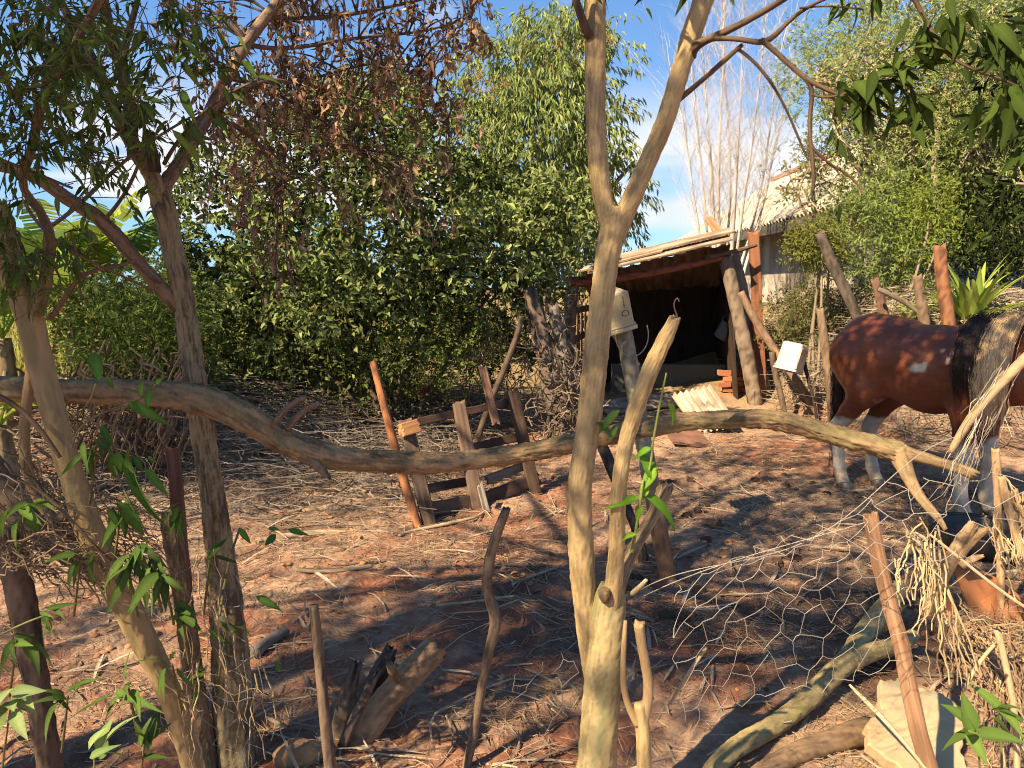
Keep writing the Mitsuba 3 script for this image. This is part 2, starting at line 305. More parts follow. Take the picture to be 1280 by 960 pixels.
# ---------------------------------------------------------------- litter lying on the ground (nobody could count it)
def straw(key, n, dens, lens, rad, base, seed, label, lift=0.01, K=3, stack=0.0, dirs=None, region=(-4.5, 5, 1.9, 9.5), other=None, curve=0.25, bsdf='matte'):
    r = RNG(seed); x, y = [], []
    X = r.uniform(region[0], region[1], n * 4); Y = r.uniform(region[2], region[3], n * 4)
    keep = (np.abs(X) < 0.78 * Y + 0.4) & (r.random(n * 4) < dens(X, Y)); X, Y = X[keep][:n], Y[keep][:n]; n = len(X)
    L = r.uniform(*lens, n) * (0.6 + 0.9 * r.random(n) ** 3); a = r.uniform(0, 2 * np.pi, n) if dirs is None else dirs + r.normal(0, 0.5, n)
    t = np.linspace(-0.5, 0.5, K)[None]
    cv = r.normal(0, curve, (n, 1)) * L[:, None] * (0.25 - t ** 2) * 2
    px, py = X[:, None] + L[:, None] * t * np.cos(a)[:, None] - cv * np.sin(a)[:, None], Y[:, None] + L[:, None] * t * np.sin(a)[:, None] + cv * np.cos(a)[:, None]
    pz = np.stack([gz(px[:, i], py[:, i]) for i in range(K)], 1)
    pz = np.maximum(pz, pz.mean(1, keepdims=True) - 0.01) + lift * r.random((n, 1)) + r.normal(0, 0.18, (n, 1)) * t * L[:, None] * 0.6 + 0.004
    pz = pz + stack * (r.random((n, 1)) ** 1.5) * np.clip(dens(X, Y), 0, 1)[:, None]
    R = rad * (0.5 + r.random((n, 1))) * np.array([0.8] + [1.0] * (K - 2) + [0.55])[None]
    V, Fc, kk = tubes(np.stack([px, py, pz], -1), R, 3)
    MB().add(V, Fc, rep(vary(r, base, n, 0.3, other), kk)).put(key, bsdf, False, label=label, category='litter', kind='stuff')
nz = lambda x, y, f, s: meshkit.fbm(np.stack([x * f, y * f, 0 * x], -1), 3, s)
straw('dry_straw', 18000, lambda x, y: np.clip(nz(x, y, 1.6, 41) * 5.0 - 2.1, 0.14, 1), (0.05, 0.20), 0.0014, (0.39, 0.30, 0.20), 1, 'pale dry straw and stalks strewn over the red earth', other=(0.20, 0.13, 0.08))
straw('fine_straw', 44000, lambda x, y: np.clip(nz(x, y, 2.2, 47) * 4.6 - 1.8, 0.30, 1), (0.02, 0.09), 0.0011, (0.36, 0.26, 0.17), 2, 'short broken bits of straw pressed into the earth', K=2, other=(0.15, 0.09, 0.06), region=(-3.4, 3.8, 1.9, 7.0))
straw('twig_litter', 1300, lambda x, y: np.clip(nz(x, y, 1.3, 51) * 3 - 1.1, 0.03, 1), (0.15, 0.5), 0.0032, (0.26, 0.19, 0.13), 3, 'fallen grey twigs scattered on the ground', K=5, other=(0.44, 0.35, 0.24), lift=0.02)
def brushmask(x, y): return sstep(4.6, 6.4, y + 0.15 * (x + 3)) * sstep(-0.1, -1.0, x - 0.1 * (y - 6)) + 0.6 * sstep(8.2, 9.4, y) * sstep(3.4, 3.9, x)
straw('brush_pile', 6500, lambda x, y: np.clip(brushmask(x, y), 0, 1), (0.25, 0.9), 0.0038, (0.17, 0.14, 0.115), 4, 'grey heap of dead twigs and cut brush on the ground', K=5, stack=0.30, region=(-5.5, 5.5, 4.5, 11), other=(0.28, 0.23, 0.175), curve=0.6)
straw('bank_brush', 4200, lambda x, y: 0.9 * np.clip(sstep(3.4, 4.0, x), 0, 1), (0.25, 1.1), 0.0048, (0.30, 0.25, 0.18), 5, 'dry pale stalks lying on the bank behind the fence stakes', K=6, stack=0.32, region=(2.8, 8.5, 7.0, 12.5), other=(0.16, 0.12, 0.085), curve=0.5)
# strips of dry cane leaf
r = RNG(19); n = 1300
X = r.uniform(-4.0, 4.2, n); Y = 1.9 + 6.5 * r.random(n) ** 1.2; kp = (np.abs(X) < 0.78 * Y + 0.3) & (r.random(n) < np.clip(nz(X, Y, 1.1, 63) * 3.4 - 1.1, 0.05, 1)); X, Y = X[kp], Y[kp]; n = len(X)
mb = MB(); scatter(mb, leaf(5, 0.055, 0.4, 0.12), np.stack([X, Y, gz(X, Y) + 0.012], 1), rdir(r, n) * [1, 1, 0.12] + [0, 0, 0.05], rdir(r, n) * 0.5 + [0, 0, 1], r.uniform(0.12, 0.38, n), vary(r, (0.44, 0.37, 0.27), n, 0.25, (0.30, 0.22, 0.14)))
mb.put('cane_strips', 'dry_leaf', True, label='long pale strips of dry cane leaf scattered on the earth', category='litter', kind='stuff')
# dead leaves
r = RNG(9); n = 5200
X = r.uniform(-4.2, 4.4, n); Y = 1.9 + 7.5 * r.random(n) ** 1.1; kp = (np.abs(X) < 0.78 * Y + 0.3) & (r.random(n) < np.clip(nz(X, Y, 1.5, 61) * 3 - 0.9, 0.05, 1)); X, Y = X[kp], Y[kp]; n = len(X)
mb = MB(); D = rdir(r, n) * [1, 1, 0.35]; U = rdir(r, n) * 0.5 + [0, 0, 1]
scatter(mb, leaf(3, 0.38, 0.5, 0.5), np.stack([X, Y, gz(X, Y) + 0.008], 1), D, U, r.uniform(0.03, 0.075, n), vary(r, (0.25, 0.15, 0.08), n, 0.3, (0.45, 0.33, 0.20)))
mb.put('fallen_leaves', 'dry_leaf', True, label='dead brown leaves fallen among the straw', category='litter', kind='stuff')
# clods and pebbles
ico = trimesh.creation.icosphere(1, 1.0)
def clods(key, n, size, base, seed, label, region, dens):
    r = RNG(seed); X = r.uniform(region[0], region[1], n); Y = r.uniform(region[2], region[3], n); kp = r.random(n) < dens(X, Y); X, Y = X[kp], Y[kp]; n = len(X)
    ico_ = ico if n < 1500 else trimesh.creation.icosphere(0, 1.0); V0 = np.array(ico_.vertices); S = size * (0.3 + 1.2 * r.random(n) ** 3)
    Dn = 1 + 0.5 * (meshkit.noise(V0[None] * 1.7 + r.random((n, 1, 3)) * 50) - 0.5)
    V = V0[None] * Dn[..., None] * S[:, None, None] * np.array([1, 1, 0.65]) + np.stack([X, Y, gz(X, Y) + S * 0.15], 1)[:, None]
    MB().add(V.reshape(-1, 3), (np.array(ico_.faces)[None] + (np.arange(n) * len(V0))[:, None, None]).reshape(-1, 3), rep(vary(r, base, n, 0.3), len(V0))).put(key, 'matte', True, label=label, category='soil', kind='stuff')
clods('earth_clods', 4200, 0.016, (0.30, 0.14, 0.075), 71, 'small loose clods of red earth on the yard', (-4, 4, 2, 7.5), lambda x, y: np.clip(nz(x, y, 1.8, 81) * 3 - 0.9, 0.05, 1))
clods('dung_lumps', 900, 0.028, (0.06, 0.035, 0.022), 72, 'dark trampled dung lumps on the yard near the horse', (0.5, 3.6, 2.6, 6.2), lambda x, y: np.clip(nz(x, y, 1.4, 91) * 5 - 2.2, 0.0, 1))
# single sticks and a rock one can tell apart on the ground
def ground_stick(key, pts, w, label, base=(0.45, 0.34, 0.21), seed=0, lift=0.012, jag=0.01):
    rows = []
    for i, (a, b) in enumerate(pts):
        g = gnd(a, b); g[2] = gz(g[0], g[1]) + lift; rows.append([*g, w / 2 * pxm(g[1]) * (1 - 0.3 * i / len(pts))])
    V, Fc, par = tube(rows, 8, 0.03, 0.2, seed=seed, jag=jag)
    MB().add(V, Fc, bark(V, par, base, np.array(base) * 0.5, None, seed)).put(key, 'bark', True, label=label, category='stick')
ground_stick('fallen_stick', [(322, 681), (362, 672), (398, 668), (432, 664)], 9, 'pale thick stick lying on the sunlit earth left of the fallen gate frame', seed=3)
ground_stick('fallen_stick', [(500, 672), (545, 660), (580, 655), (604, 644)], 5, 'thin pale stick lying just in front of the fallen gate frame', seed=4)
ground_stick('fallen_stick', [(372, 718), (420, 716), (462, 711)], 6, 'pale stick lying in the middle of the sunlit patch of earth', seed=5)
ground_stick('fallen_stick', [(318, 826), (338, 808), (358, 797)], 17, 'short thick grey log end lying in the shade right of the big left trunk', base=(0.24, 0.20, 0.16), seed=6, lift=0.03)
ground_stick('fallen_stick', [(545, 769), (590, 765), (640, 763)], 4, 'straight thin stalk lying in the shade behind the crooked sapling', seed=7, lift=0.05)
ground_stick('fallen_stick', [(640, 735), (668, 722), (700, 712)], 4, 'thin stalk on the ground just left of the forked trunk', seed=8)
# ================================================================ far building behind the bare tree
X0, Y0, Y1, ZE = 5.55, 12.0, 25.0, 3.05
def quadgrid(a, b, c, d, nu, nv):
    u, v = np.meshgrid(np.linspace(0, 1, nu + 1), np.linspace(0, 1, nv + 1), indexing='ij')
    P = (1 - u)[..., None] * ((1 - v)[..., None] * np.array(a) + v[..., None] * np.array(d)) + u[..., None] * ((1 - v)[..., None] * np.array(b) + v[..., None] * np.array(c))
    i, j = np.meshgrid(np.arange(nu), np.arange(nv), indexing='ij'); n = nv + 1
    return P.reshape(-1, 3), np.stack([i * n + j, (i + 1) * n + j, (i + 1) * n + j + 1, i * n + j + 1], -1).reshape(-1, 4)
def box(lo, hi):
    m = trimesh.creation.box(bounds=[lo, hi]); return np.array(m.vertices), np.array(m.faces)
bld = thing('farm_building', 'long pale building with streaked walls and a cream corrugated roof behind the bare tree', 'building')
mb = MB(); P, Fc = quadgrid([X0, Y1, -0.3], [X0, Y0, -0.3], [X0, Y0, ZE], [X0, Y1, ZE], 120, 40)
st = meshkit.fbm(np.stack([P[:, 1] * 5, P[:, 2] * 0.9, 0 * P[:, 0]], -1), 4, 3); st2 = meshkit.fbm(P * 1.2, 3, 4)
kk = np.clip((st - 0.45) * 2.5 + (st2 - 0.5) * 1.5 + 0.3, 0, 1)[:, None]
mb.add(P, Fc, np.array([0.48, 0.43, 0.36]) * (1 - kk) + np.array([0.22, 0.18, 0.14]) * kk)
V, f = box([X0 + 0.004, Y0, -0.3], [X0 + 6, Y0 + 0.2, ZE + 0.0]); mb.add(V, f, (0.34, 0.32, 0.29))
V, f = box([X0 + 0.004, Y1 - 0.2, -0.3], [X0 + 6, Y1, ZE]); mb.add(V, f, (0.34, 0.32, 0.29))
mb.put(bld + '__wall', 'matte', False)
def corrugated(a, b, c, d, n, amp, thick, base, stain, seed, nv=8):
    """sheet a-b-c-d (a to b across the waves)"""
    per = 10; nu = n * per
    P, f = quadgrid(a, b, c, d, nu, nv)
    nn = nrm(np.cross(np.array(b, float) - a, np.array(d, float) - a)); u = np.repeat(np.arange(nu + 1) / per, nv + 1)
    P = P + np.outer(np.sin(u * 2 * np.pi) * amp, nn)
    F2 = np.vstack([f, f[:, ::-1] + len(P)]); e = []
    g = np.arange((nu + 1) * (nv + 1)).reshape(nu + 1, nv + 1)
    for line in (g[:, 0][::-1], g[:, -1], g[0], g[-1][::-1]):
        e += [[line[i + 1], line[i], line[i] + len(P), line[i + 1] + len(P)] for i in range(len(line) - 1)]
    V = np.vstack([P, P - nn * thick]); F2 = np.vstack([F2, np.array(e)])
    s = meshkit.fbm(np.stack([u * 0.9, np.tile(np.linspace(0, 3, nv + 1), nu + 1), 0 * u + seed], -1), 4, seed)
    s = s + 0.18 * (np.sin(u * 2 * np.pi) < -0.3)
    kk = np.clip((s - 0.42) * 2.6, 0, 1)[:, None]; C = np.array(base) * (1 - kk) + np.array(stain) * kk
    return V, F2, np.vstack([C, C])
XR, ZR = X0 + 3.2, 5.15
rf = MB()
for i in range(13):
    y0 = Y0 - 0.4 + i * 1.05
    V, f, C = corrugated([X0 - 0.55, y0 + 1.06, ZE - 0.18 + 0.004 * (i % 2)], [X0 - 0.55, y0, ZE - 0.18 + 0.004 * (i % 2)], [XR, y0, ZR], [XR, y0 + 1.06, ZR], 6, 0.035, 0.02, (0.48, 0.425, 0.35), (0.28, 0.235, 0.19), 20 + i)
    MB().add(V, f, C).put(bld + '__roof_sheet', 'matte', True)
V, f = box([XR - 0.15, Y0 - 0.45, ZR - 0.02], [XR + 0.15, Y1 + 0.4, ZR + 0.10]); MB().add(V, f, (0.30, 0.17, 0.12)).put(bld + '__ridge_cap', 'matte', False)
P, f = quadgrid([XR, Y0 - 0.4, ZR - 0.03], [XR, Y1 + .3, ZR - 0.03], [XR + 3.8, Y1 + .3, ZE - 0.2], [XR + 3.8, Y0 - 0.4, ZE - 0.2], 4, 4); MB().add(P, f, (0.45, 0.40, 0.33)).put(bld + '__rear_roof', 'matte', False)
V, f = box([X0 - 0.62, Y0 - 0.4, ZE - 0.42], [X0 - 0.46, Y1 + 0.3, ZE - 0.24]); MB().add(V, f, (0.10, 0.085, 0.07)).put(bld + '__fascia', 'matte', False)  # dark strip puts the shade under the eave into colour
# far left field edge and back hedge: bushes are built with the trees

# ================================================================ the shed
shed = thing('animal_shed', 'ramshackle open-fronted shed of old boards with a dark inside and sagging roof sheets', 'shed')
SY = 10.2
def S(px, py, dy=0.0): return at(px, py, SY + dy)
rt = S(906, 320); rb_ = S(945, 512); rb_[2] = gz(rb_[0], rb_[1])[()] - 0.05 if False else float(gz(rb_[0], rb_[1])) - 0.05
V, Fc, par = tube([[*rb_, 0.10], [*(0.5 * rb_ + 0.5 * rt + [0.02, 0, 0]), 0.095], [*rt, 0.085]], 14, 0.05, 0.12, seed=5, flute=0.35)
MB().add(V, Fc, bark(V, par, (0.26, 0.20, 0.15), (0.10, 0.07, 0.05), None, 5)).put(shed + '__post', 'bark', True)
a = S(718, 346); a2 = a.copy(); a2[0] -= 0.15; a2[2] = -0.05
V, Fc, par = tube([[*a2, 0.09], [*(0.5 * a + 0.5 * a2), 0.085], [*a, 0.08]], 12, 0.06, 0.12, seed=6, flute=0.3)
MB().add(V, Fc, bark(V, par, BRN, BRND, None, 6)).put(shed + '__post', 'bark', True)
# weathered board standing behind the leaning front post
board(shed + '__side_board', S(957, 500, .35) * [1, 1, 0] + [0, 0, .02], S(914, 318, .25), 0.22, 0.03, (-0.5, -1, 0), seed=11, base=(0.30, 0.26, 0.21), dark=(0.12, 0.09, 0.07))
DEP = 2.3
fl, fr = S(716, 350), S(908, 308)                         # front eave corners
bl, br = fl + [0.55, DEP, -0.25], fr + [0.55, DEP, -0.55]
# roof: boards and old sheets laid front to back, in two uneven layers
mid = lambda a, b, t: np.asarray(a) * (1 - t) + np.asarray(b) * t
r = RNG(31)
for i in range(7):
    t0, t1 = i / 7, (i + 1.06) / 7
    f0, f1, b0, b1 = mid(fl, fr, t0), mid(fl, fr, min(t1, 1.02)), mid(bl, br, t0), mid(bl, br, min(t1, 1.02))
    up = np.array([0, 0, 0.035 * (i % 2) + 0.02 * r.random()]); ov = np.array([0, -0.10 - 0.10 * r.random(), 0.01])
    V, f, C = corrugated(f0 + ov + up, f1 + ov + up, b1 + up, b0 + up, 2, 0.008, 0.012, (0.17, 0.11, 0.08), (0.08, 0.05, 0.035), 60 + i)  # sheets coloured dark so their underside looks shaded
    MB().add(V, f, C).put(shed + '__roof_sheet', 'matte', True)
for i, (t0, t1, dz, dy) in enumerate([(-0.02, 0.55, 0.12, -0.16), (0.30, 1.0, 0.17, -0.14), (0.1, 0.98, 0.075, -0.22)]):
    board(shed + '__roof_board', mid(fl, fr, t0) + [0, dy, dz], mid(fl, fr, t1) + [0, dy, dz + 0.03], 0.24, 0.03, (0, -0.25, 1), seed=40 + i, base=(0.36, 0.27, 0.19), dark=(0.16, 0.10, 0.07), jag=0.05)
board(shed + '__roof_board', S(886, 274, .5), S(905, 300, .2), 0.12, 0.03, (0.2, -1, 0), seed=44, base=(0.42, 0.22, 0.11), dark=(0.2, 0.1, 0.05), jag=0.05, lab={'label': 'orange brown board end sticking up from the roof'})
V, Fc, par = tube([[*mid(fl, fr, -0.02), 0.055], [*(mid(fl, fr, 0.5) + [0, 0, -0.08]), 0.05], [*(mid(fl, fr, 0.97) + [0, 0, -0.08]), 0.045]], 12, 0.05, 0.1, seed=8)
MB().add(V + [0, -0.05, -0.05], Fc, bark(V, par, (0.30, 0.10, 0.05), (0.16, 0.055, 0.035), None, 8)).put(shed + '__front_beam', 'bark', True, label='red brown front beam under the roof edge')
V, Fc, par = tube([[*S(880, 322, -.1), 0.03], [*S(915, 315, -.1), 0.03], [*S(946, 306, -.1), 0.026]], 8, 0.05, 0.1, seed=9)
MB().add(V, Fc, bark(V, par, BRN, BRND, None, 8)).put(shed + '__cross_pole', 'bark', True)
# back, left and right walls of upright boards with gaps
def wall(a0, b0, a1, b1, n, gap, seed, face, name='wall_board', base=(0.05, 0.033, 0.024), skip=()):  # default wood near black: the shade inside is put into its colour
    for i in range(n):
        if i in skip: continue
        t = (i + 0.5) / n; w = np.linalg.norm(np.asarray(b0) - a0) / n - gap
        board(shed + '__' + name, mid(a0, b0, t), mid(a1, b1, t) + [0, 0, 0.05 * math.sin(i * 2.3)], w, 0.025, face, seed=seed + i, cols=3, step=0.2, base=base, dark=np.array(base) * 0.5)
g0 = lambda p: np.array([p[0], p[1], float(gz(p[0], p[1])) - 0.02])
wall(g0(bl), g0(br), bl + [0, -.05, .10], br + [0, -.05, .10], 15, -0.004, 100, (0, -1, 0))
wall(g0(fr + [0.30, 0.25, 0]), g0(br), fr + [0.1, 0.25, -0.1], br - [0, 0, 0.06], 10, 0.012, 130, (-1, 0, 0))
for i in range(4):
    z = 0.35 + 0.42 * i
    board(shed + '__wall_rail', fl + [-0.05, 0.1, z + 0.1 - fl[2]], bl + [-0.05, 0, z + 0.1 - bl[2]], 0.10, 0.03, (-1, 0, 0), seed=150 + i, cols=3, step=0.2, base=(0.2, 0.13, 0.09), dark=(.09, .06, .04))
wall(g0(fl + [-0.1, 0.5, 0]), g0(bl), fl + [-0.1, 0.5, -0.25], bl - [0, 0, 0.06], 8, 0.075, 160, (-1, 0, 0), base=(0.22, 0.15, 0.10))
# inside: a low grey trough wall and a red brick pier in the right corner
ta, tb = S(838, 476, 1.2), S(914, 476, 1.2)
V, f = box([ta[0] - 0.9, ta[1], -0.05], [tb[0], ta[1] + 0.16, ta[2] + 0.25]); MB().add(V, f, (0.11, 0.11, 0.09)).put(shed + '__trough', 'matte', False, label='low grey feeding trough along the back')  # grey darkened for the dimness inside
r = RNG(12); pc = S(925, 478, 0.55)
for row in range(5):
    for c in range(3):
        x = pc[0] - 0.24 + c * 0.19 + 0.08 * (row % 2); z = 0.02 + row * 0.082
        bm = trimesh.creation.box([0.175, 0.09, 0.07]); V = np.array(bm.vertices) + 0.006 * r.normal(size=(8, 3)) + [x, pc[1] + 0.03 * r.normal(), z + 0.04]
        MB().add(V, np.array(bm.faces), np.array([0.36, 0.14, 0.07]) * (0.6 + 0.7 * r.random())).put(shed + '__brick', 'matte', False)
# hanging bucket on the inner right wall
k = thing('hanging_bucket', 'dim grey plastic bucket hanging inside the dark shed on the right', 'bucket')
bc = S(906, 413, 0.9)
lat = trimesh.creation.revolve(np.array([[0.0, -0.13], [0.10, -0.13], [0.125, 0.12], [0.135, 0.12], [0.135, 0.135], [0.115, 0.135], [0.095, -0.115], [0.0, -0.115]]), sections=28)
Rm = trimesh.transformations.euler_matrix(0.3, 0.5, 0)[:3, :3]
MB().add(np.array(lat.vertices) @ Rm.T + bc, lat.faces, (0.13, 0.14, 0.14)).put(k + '__pail', 'satin', 40 and False)  # pail colour darkened too, to look dim inside the shed
th = np.linspace(0, np.pi, 10); hp = np.stack([0.13 * np.cos(th), 0 * th, 0.13 + 0.12 * np.sin(th)], 1) @ Rm.T + bc
V, f, _ = tubes(hp[None], np.full((1, 10), 0.004), 5); MB().add(V, f, (0.3, 0.3, 0.3)).put(k + '__handle', 'satin', True)
# brown post standing free right of the shed
pt = S(942, 292, 0.2); pb = S(952, 500, 0.2); pb[2] = float(gz(pb[0], pb[1])) - 0.05
board('fence_post', pb, pt, 0.145, 0.12, (-0.3, -1, 0), seed=17, base=(0.27, 0.115, 0.06), dark=(0.11, 0.05, 0.03), jag=0.06, lab=dict(label='tall square red brown post standing upright right of the shed', category='post'))
# sheets and boards lying in front of the shed
k = 'corrugated_sheet'
a, b, c, d = at(838, 494, 8.75), at(889, 482, 8.75), at(924, 532, 8.1), at(872, 541, 8.1)
V, f, C = corrugated(a, b, c, d, 7, 0.020, 0.008, (0.50, 0.41, 0.32), (0.30, 0.22, 0.16), 71, 16)
MB().add(V, f, C).put(k, 'matte', True, label='pale corrugated roofing sheet leaning at the mouth of the shed', category='roofing sheet')
a, b = gnd(826, 538), gnd(884, 538)
board('loose_board', gnd(845, 533) + [0, 0, .05], gnd(866, 560) + [0, 0, .03], 0.42, 0.02, (0.1, -0.3, 1), seed=19, base=(0.24, 0.12, 0.08), dark=(0.13, 0.07, 0.05), lab=dict(label='red brown board lying flat in front of the corrugated sheet', category='board'))
board('loose_board', gnd(850, 549) + [0, .3, .03], gnd(918, 541) + [0, .3, .05], 0.12, 0.02, (0.0, -0.7, 1), seed=20, base=(0.55, 0.52, 0.48), dark=(0.33, 0.3, 0.27), lab=dict(label='white strip of board under the lower end of the corrugated sheet', category='board'))
board('loose_board', gnd(752, 520) + [0, 0, .10], gnd(842, 508) + [0, 0, .10], 0.30, 0.03, (0.0, -0.6, 1), seed=21, base=(0.26, 0.21, 0.17), dark=(0.12, 0.09, 0.07), lab=dict(label='grey plank lying across the foot of the shed opening, behind the box post', category='board'))

# ================================================================ tub on its slanting post
po = thing('slanting_post', 'slanting round post that carries the cream tub, right of the forked trunk', 'post')
tp, bp = at(779, 408, 4.25), gnd(838, 724); bp[2] -= 0.08
V, Fc, par = tube([[*bp, 0.047], [*mid(bp, tp, 0.35), 0.048], [*mid(bp, tp, 0.7), 0.047], [*tp, 0.046]], 18, 0.02, 0.06, seed=3, flute=0.2)
s = np.clip((par[1] - 0.3) / 0.5, 0, 1)[:, None]
C = bark(V, par, (0.32, 0.14, 0.06), (0.17, 0.075, 0.04), None, 3) * (1 - s) + bark(V, par, (0.27, 0.24, 0.16), (0.14, 0.12, 0.08), None, 4) * s
MB().add(V, Fc, C).put(po + '__shaft', 'bark', True)
def rbox(w, d, h, r, taper=0.9, n=6):
    """rounded rectangular pail, open end down, closed end up: V, F"""
    rings = []
    ang = np.concatenate([np.linspace(q * np.pi / 2, (q + 1) * np.pi / 2, n) for q in range(4)])
    sx = np.sign(np.cos(ang + 1e-6)) ; sy = np.sign(np.sin(ang + 1e-6))
    sx = np.repeat([1, -1, -1, 1], n); sy = np.repeat([1, 1, -1, -1], n)
    for z, k, e in [(0, 1, 0.012), (0.02, 1, 0.012), (0.022, 1, 0), (0.10 * h, 1, 0.0), (0.11 * h, 1, 0.006), (0.16 * h, 1, 0.006), (0.17 * h, 1, 0), (h - r, taper, 0), (h - 0.4 * r, taper, -0.25 * r), (h, taper, -r)]:
        kk = 1 + (k - 1) * (z / h) if z < h - r - 1e-9 else k
        rings.append(np.stack([sx * (w / 2 * kk - r + e) + (r) * np.cos(ang), sy * (d / 2 * kk - r + e) + r * np.sin(ang), 0 * ang + z], 1))
    m = len(ang); V = np.vstack(rings + [[[0, 0, h]]]); i, j = np.meshgrid(np.arange(len(rings) - 1), np.arange(m), indexing='ij')
    q = np.stack([i * m + j, i * m + (j + 1) % m, (i + 1) * m + (j + 1) % m, (i + 1) * m + j], -1).reshape(-1, 4)
    e = (len(rings) - 1) * m; j = np.arange(m)
    return V, np.vstack([q[:, [0, 1, 2]], q[:, [0, 2, 3]], np.stack([e + j, e + (j + 1) % m, j * 0 + len(V) - 1], 1)])
tub = thing('upturned_tub', 'cream rectangular plastic tub turned upside down on the slanting post', 'tub')
V, f = rbox(0.18, 0.165, 0.22, 0.010, 0.97)
Rt = trimesh.transformations.euler_matrix(math.radians(8), math.radians(-15), math.radians(14))[:3, :3]
tc = at(769, 412, 4.25)
dirt = meshkit.fbm(V * 14, 3, 3)[:, None]; C = np.array([0.42, 0.36, 0.215]) * (0.6 + 0.6 * dirt)
MB().add(V @ Rt.T + tc, f, C).put(tub + '__shell', 'satin', True)
mk = MB(); fy = -0.20 / 2 * 0.93 - 0.002
ring = trimesh.creation.annulus(r_min=0.014, r_max=0.018, height=0.001, sections=24); Vr = np.array(ring.vertices)
tilt = 0.07
def on_face(Vx, x, z): return np.stack([Vx[:, 0] + x, -0.0825 * (1 - 0.03 * (Vx[:, 1] + z) / 0.22) - 0.0015 - Vx[:, 2], Vx[:, 1] + z], 1)
for (x, z, sc) in [(0.045, 0.10, (1.3, 1.0, 1))]:
    mk.add(on_face(Vr * sc, x, z) @ Rt.T + tc, ring.faces, (0.10, 0.10, 0.08))
for i in range(3):
    bx_ = trimesh.creation.box([0.006, 0.018, 0.001]); mk.add(on_face(np.array(bx_.vertices), 0.045, 0.145 + 0.022 * i) @ Rt.T + tc, bx_.faces, (0.13, 0.12, 0.09))
mk.put(tub + '__printed_mark', 'matte', False, label='small dark printed oval mark and strokes')
th = np.linspace(-0.2, np.pi + 0.2, 16); hp = np.stack([0.05 + 0.10 * np.cos(th), -0.11 + 0 * th, -0.02 - 0.13 * np.sin(th)], 1) @ Rt.T + tc
V, f, _ = tubes(hp[None], np.full((1, 16), 0.003), 5); MB().add(V, f, (0.3, 0.28, 0.24)).put(tub + '__handle', 'satin', True)
limb('charred_post', [(797, 668, 4.3, 12), (780, 625, 4.4, 15), (760, 575, 4.5, 18), (744, 540, 4.6, 16)], (0.045, 0.035, 0.03), (0.015, 0.012, 0.01), 12, 0.03, 4, flute=0.6, lab=dict(label='short black charred post leaning behind the forked trunk', category='post'))

# ================================================================ white plastic pail on the diagonal pole
k = 'leaning_pole'
limb(k, [(1026, 522, 8.75, 10), (995, 475, 8.9, 10), (960, 425, 9.1, 10), (926, 365, 9.3, 9)], (0.25, 0.16, 0.10), (0.12, 0.075, 0.05), 10, 0.05, 21, lab=dict(label='slanting brown pole between the shed post and the white pail', category='pole'))
limb(k, [(1017, 500, 8.6, 4), (1008, 465, 8.6, 5), (1002, 430, 8.6, 5)], (0.05, 0.04, 0.035), (0.03, 0.02, 0.02), 8, 0.05, 22, lab=dict(label='thin black rod standing right behind the white pail', category='pole'))
limb(k, [(981, 530, 8.8, 7), (975, 490, 8.9, 8), (965, 440, 9.0, 8)], (0.13, 0.09, 0.06), (0.06, 0.04, 0.03), 8, 0.05, 23, lab=dict(label='short dark stake under the white pail', category='pole'))
pail = thing('white_pail', 'dirty white square plastic pail fixed sideways on the slanting pole left of the horse', 'pail')
V, f = rbox(0.25, 0.25, 0.33, 0.022, 0.93)
Rt = trimesh.transformations.euler_matrix(math.radians(-14), math.radians(9), math.radians(-42))[:3, :3]
d = meshkit.fbm(V * 9 + 3, 4, 5)[:, None]; d2 = np.clip((meshkit.fbm(V * np.array([16, 16, 5]) + 8, 3, 6)[:, None] - 0.5) * 4, 0, 1); C = np.array([0.52, 0.50, 0.46]) * (0.55 + 0.6 * d) * (1 - 0.5 * d2) + np.array([0.30, 0.20, 0.13]) * 0.4 * d2
MB().add(V @ Rt.T + at(985, 464, 8.55), f, C).put(pail + '__shell', 'satin', True)
for i in range(7):
    m_ = trimesh.creation.box([0.006, 0.016, 0.24]); MB().add((np.array(m_.vertices) + [0.124 - 0.004, -0.10 + i * 0.033, 0.165]) @ Rt.T + at(985, 464, 8.55), m_.faces, (0.42, 0.34, 0.26)).put(pail + '__rib', 'satin', False)
m_ = trimesh.creation.annulus(0.006, 0.009, 0.10); hp = np.stack([0.13 * np.cos(np.linspace(0.1, 3.04, 12)), 0 * np.linspace(0, 1, 12) - 0.128, 0.05 - 0.05 * np.sin(np.linspace(0.1, 3.04, 12))], 1) @ Rt.T + at(985, 464, 8.55)
V, f, _ = tubes(hp[None], np.full((1, 12), 0.003), 5); MB().add(V, f, (0.35, 0.33, 0.3)).put(pail + '__handle', 'satin', True)

# ================================================================ fallen gate frame (pallet)
gate = thing('fallen_gate', 'old wooden gate frame of brown boards leaning in the middle of the yard', 'gate')
def gb(name, p0, p1, w, th, seed, face=(0.25, -1, 0.25), base=(0.10, 0.06, 0.042), dark=(0.04, 0.025, 0.02), **kw):
    board(gate + '__' + name, at(*p0), at(*p1), w * pxm(0.5 * (p0[2] + p1[2])), th, face, seed=seed, base=base, dark=dark, cols=6, step=0.04, **kw)
YL, YR = 4.95, 5.75
gb('upright', (507, 527, YL + .06), (537, 657, YL - .05), 18, 0.045, 201, base=(0.15, 0.105, 0.078))
gb('upright', (574, 508, 5.35), (599, 640, 5.25), 17, 0.05, 202, base=(0.19, 0.125, 0.09), jag=0.05)
gb('upright', (640, 490, YR + .05), (669, 616, YR - .1), 15, 0.05, 203)
gb('rail', (516, 530, YL + .16), (643, 500, YR + .12), 10, 0.03, 204)
gb('rail', (588, 560, 5.45), (652, 545, YR + .06), 11, 0.03, 205)
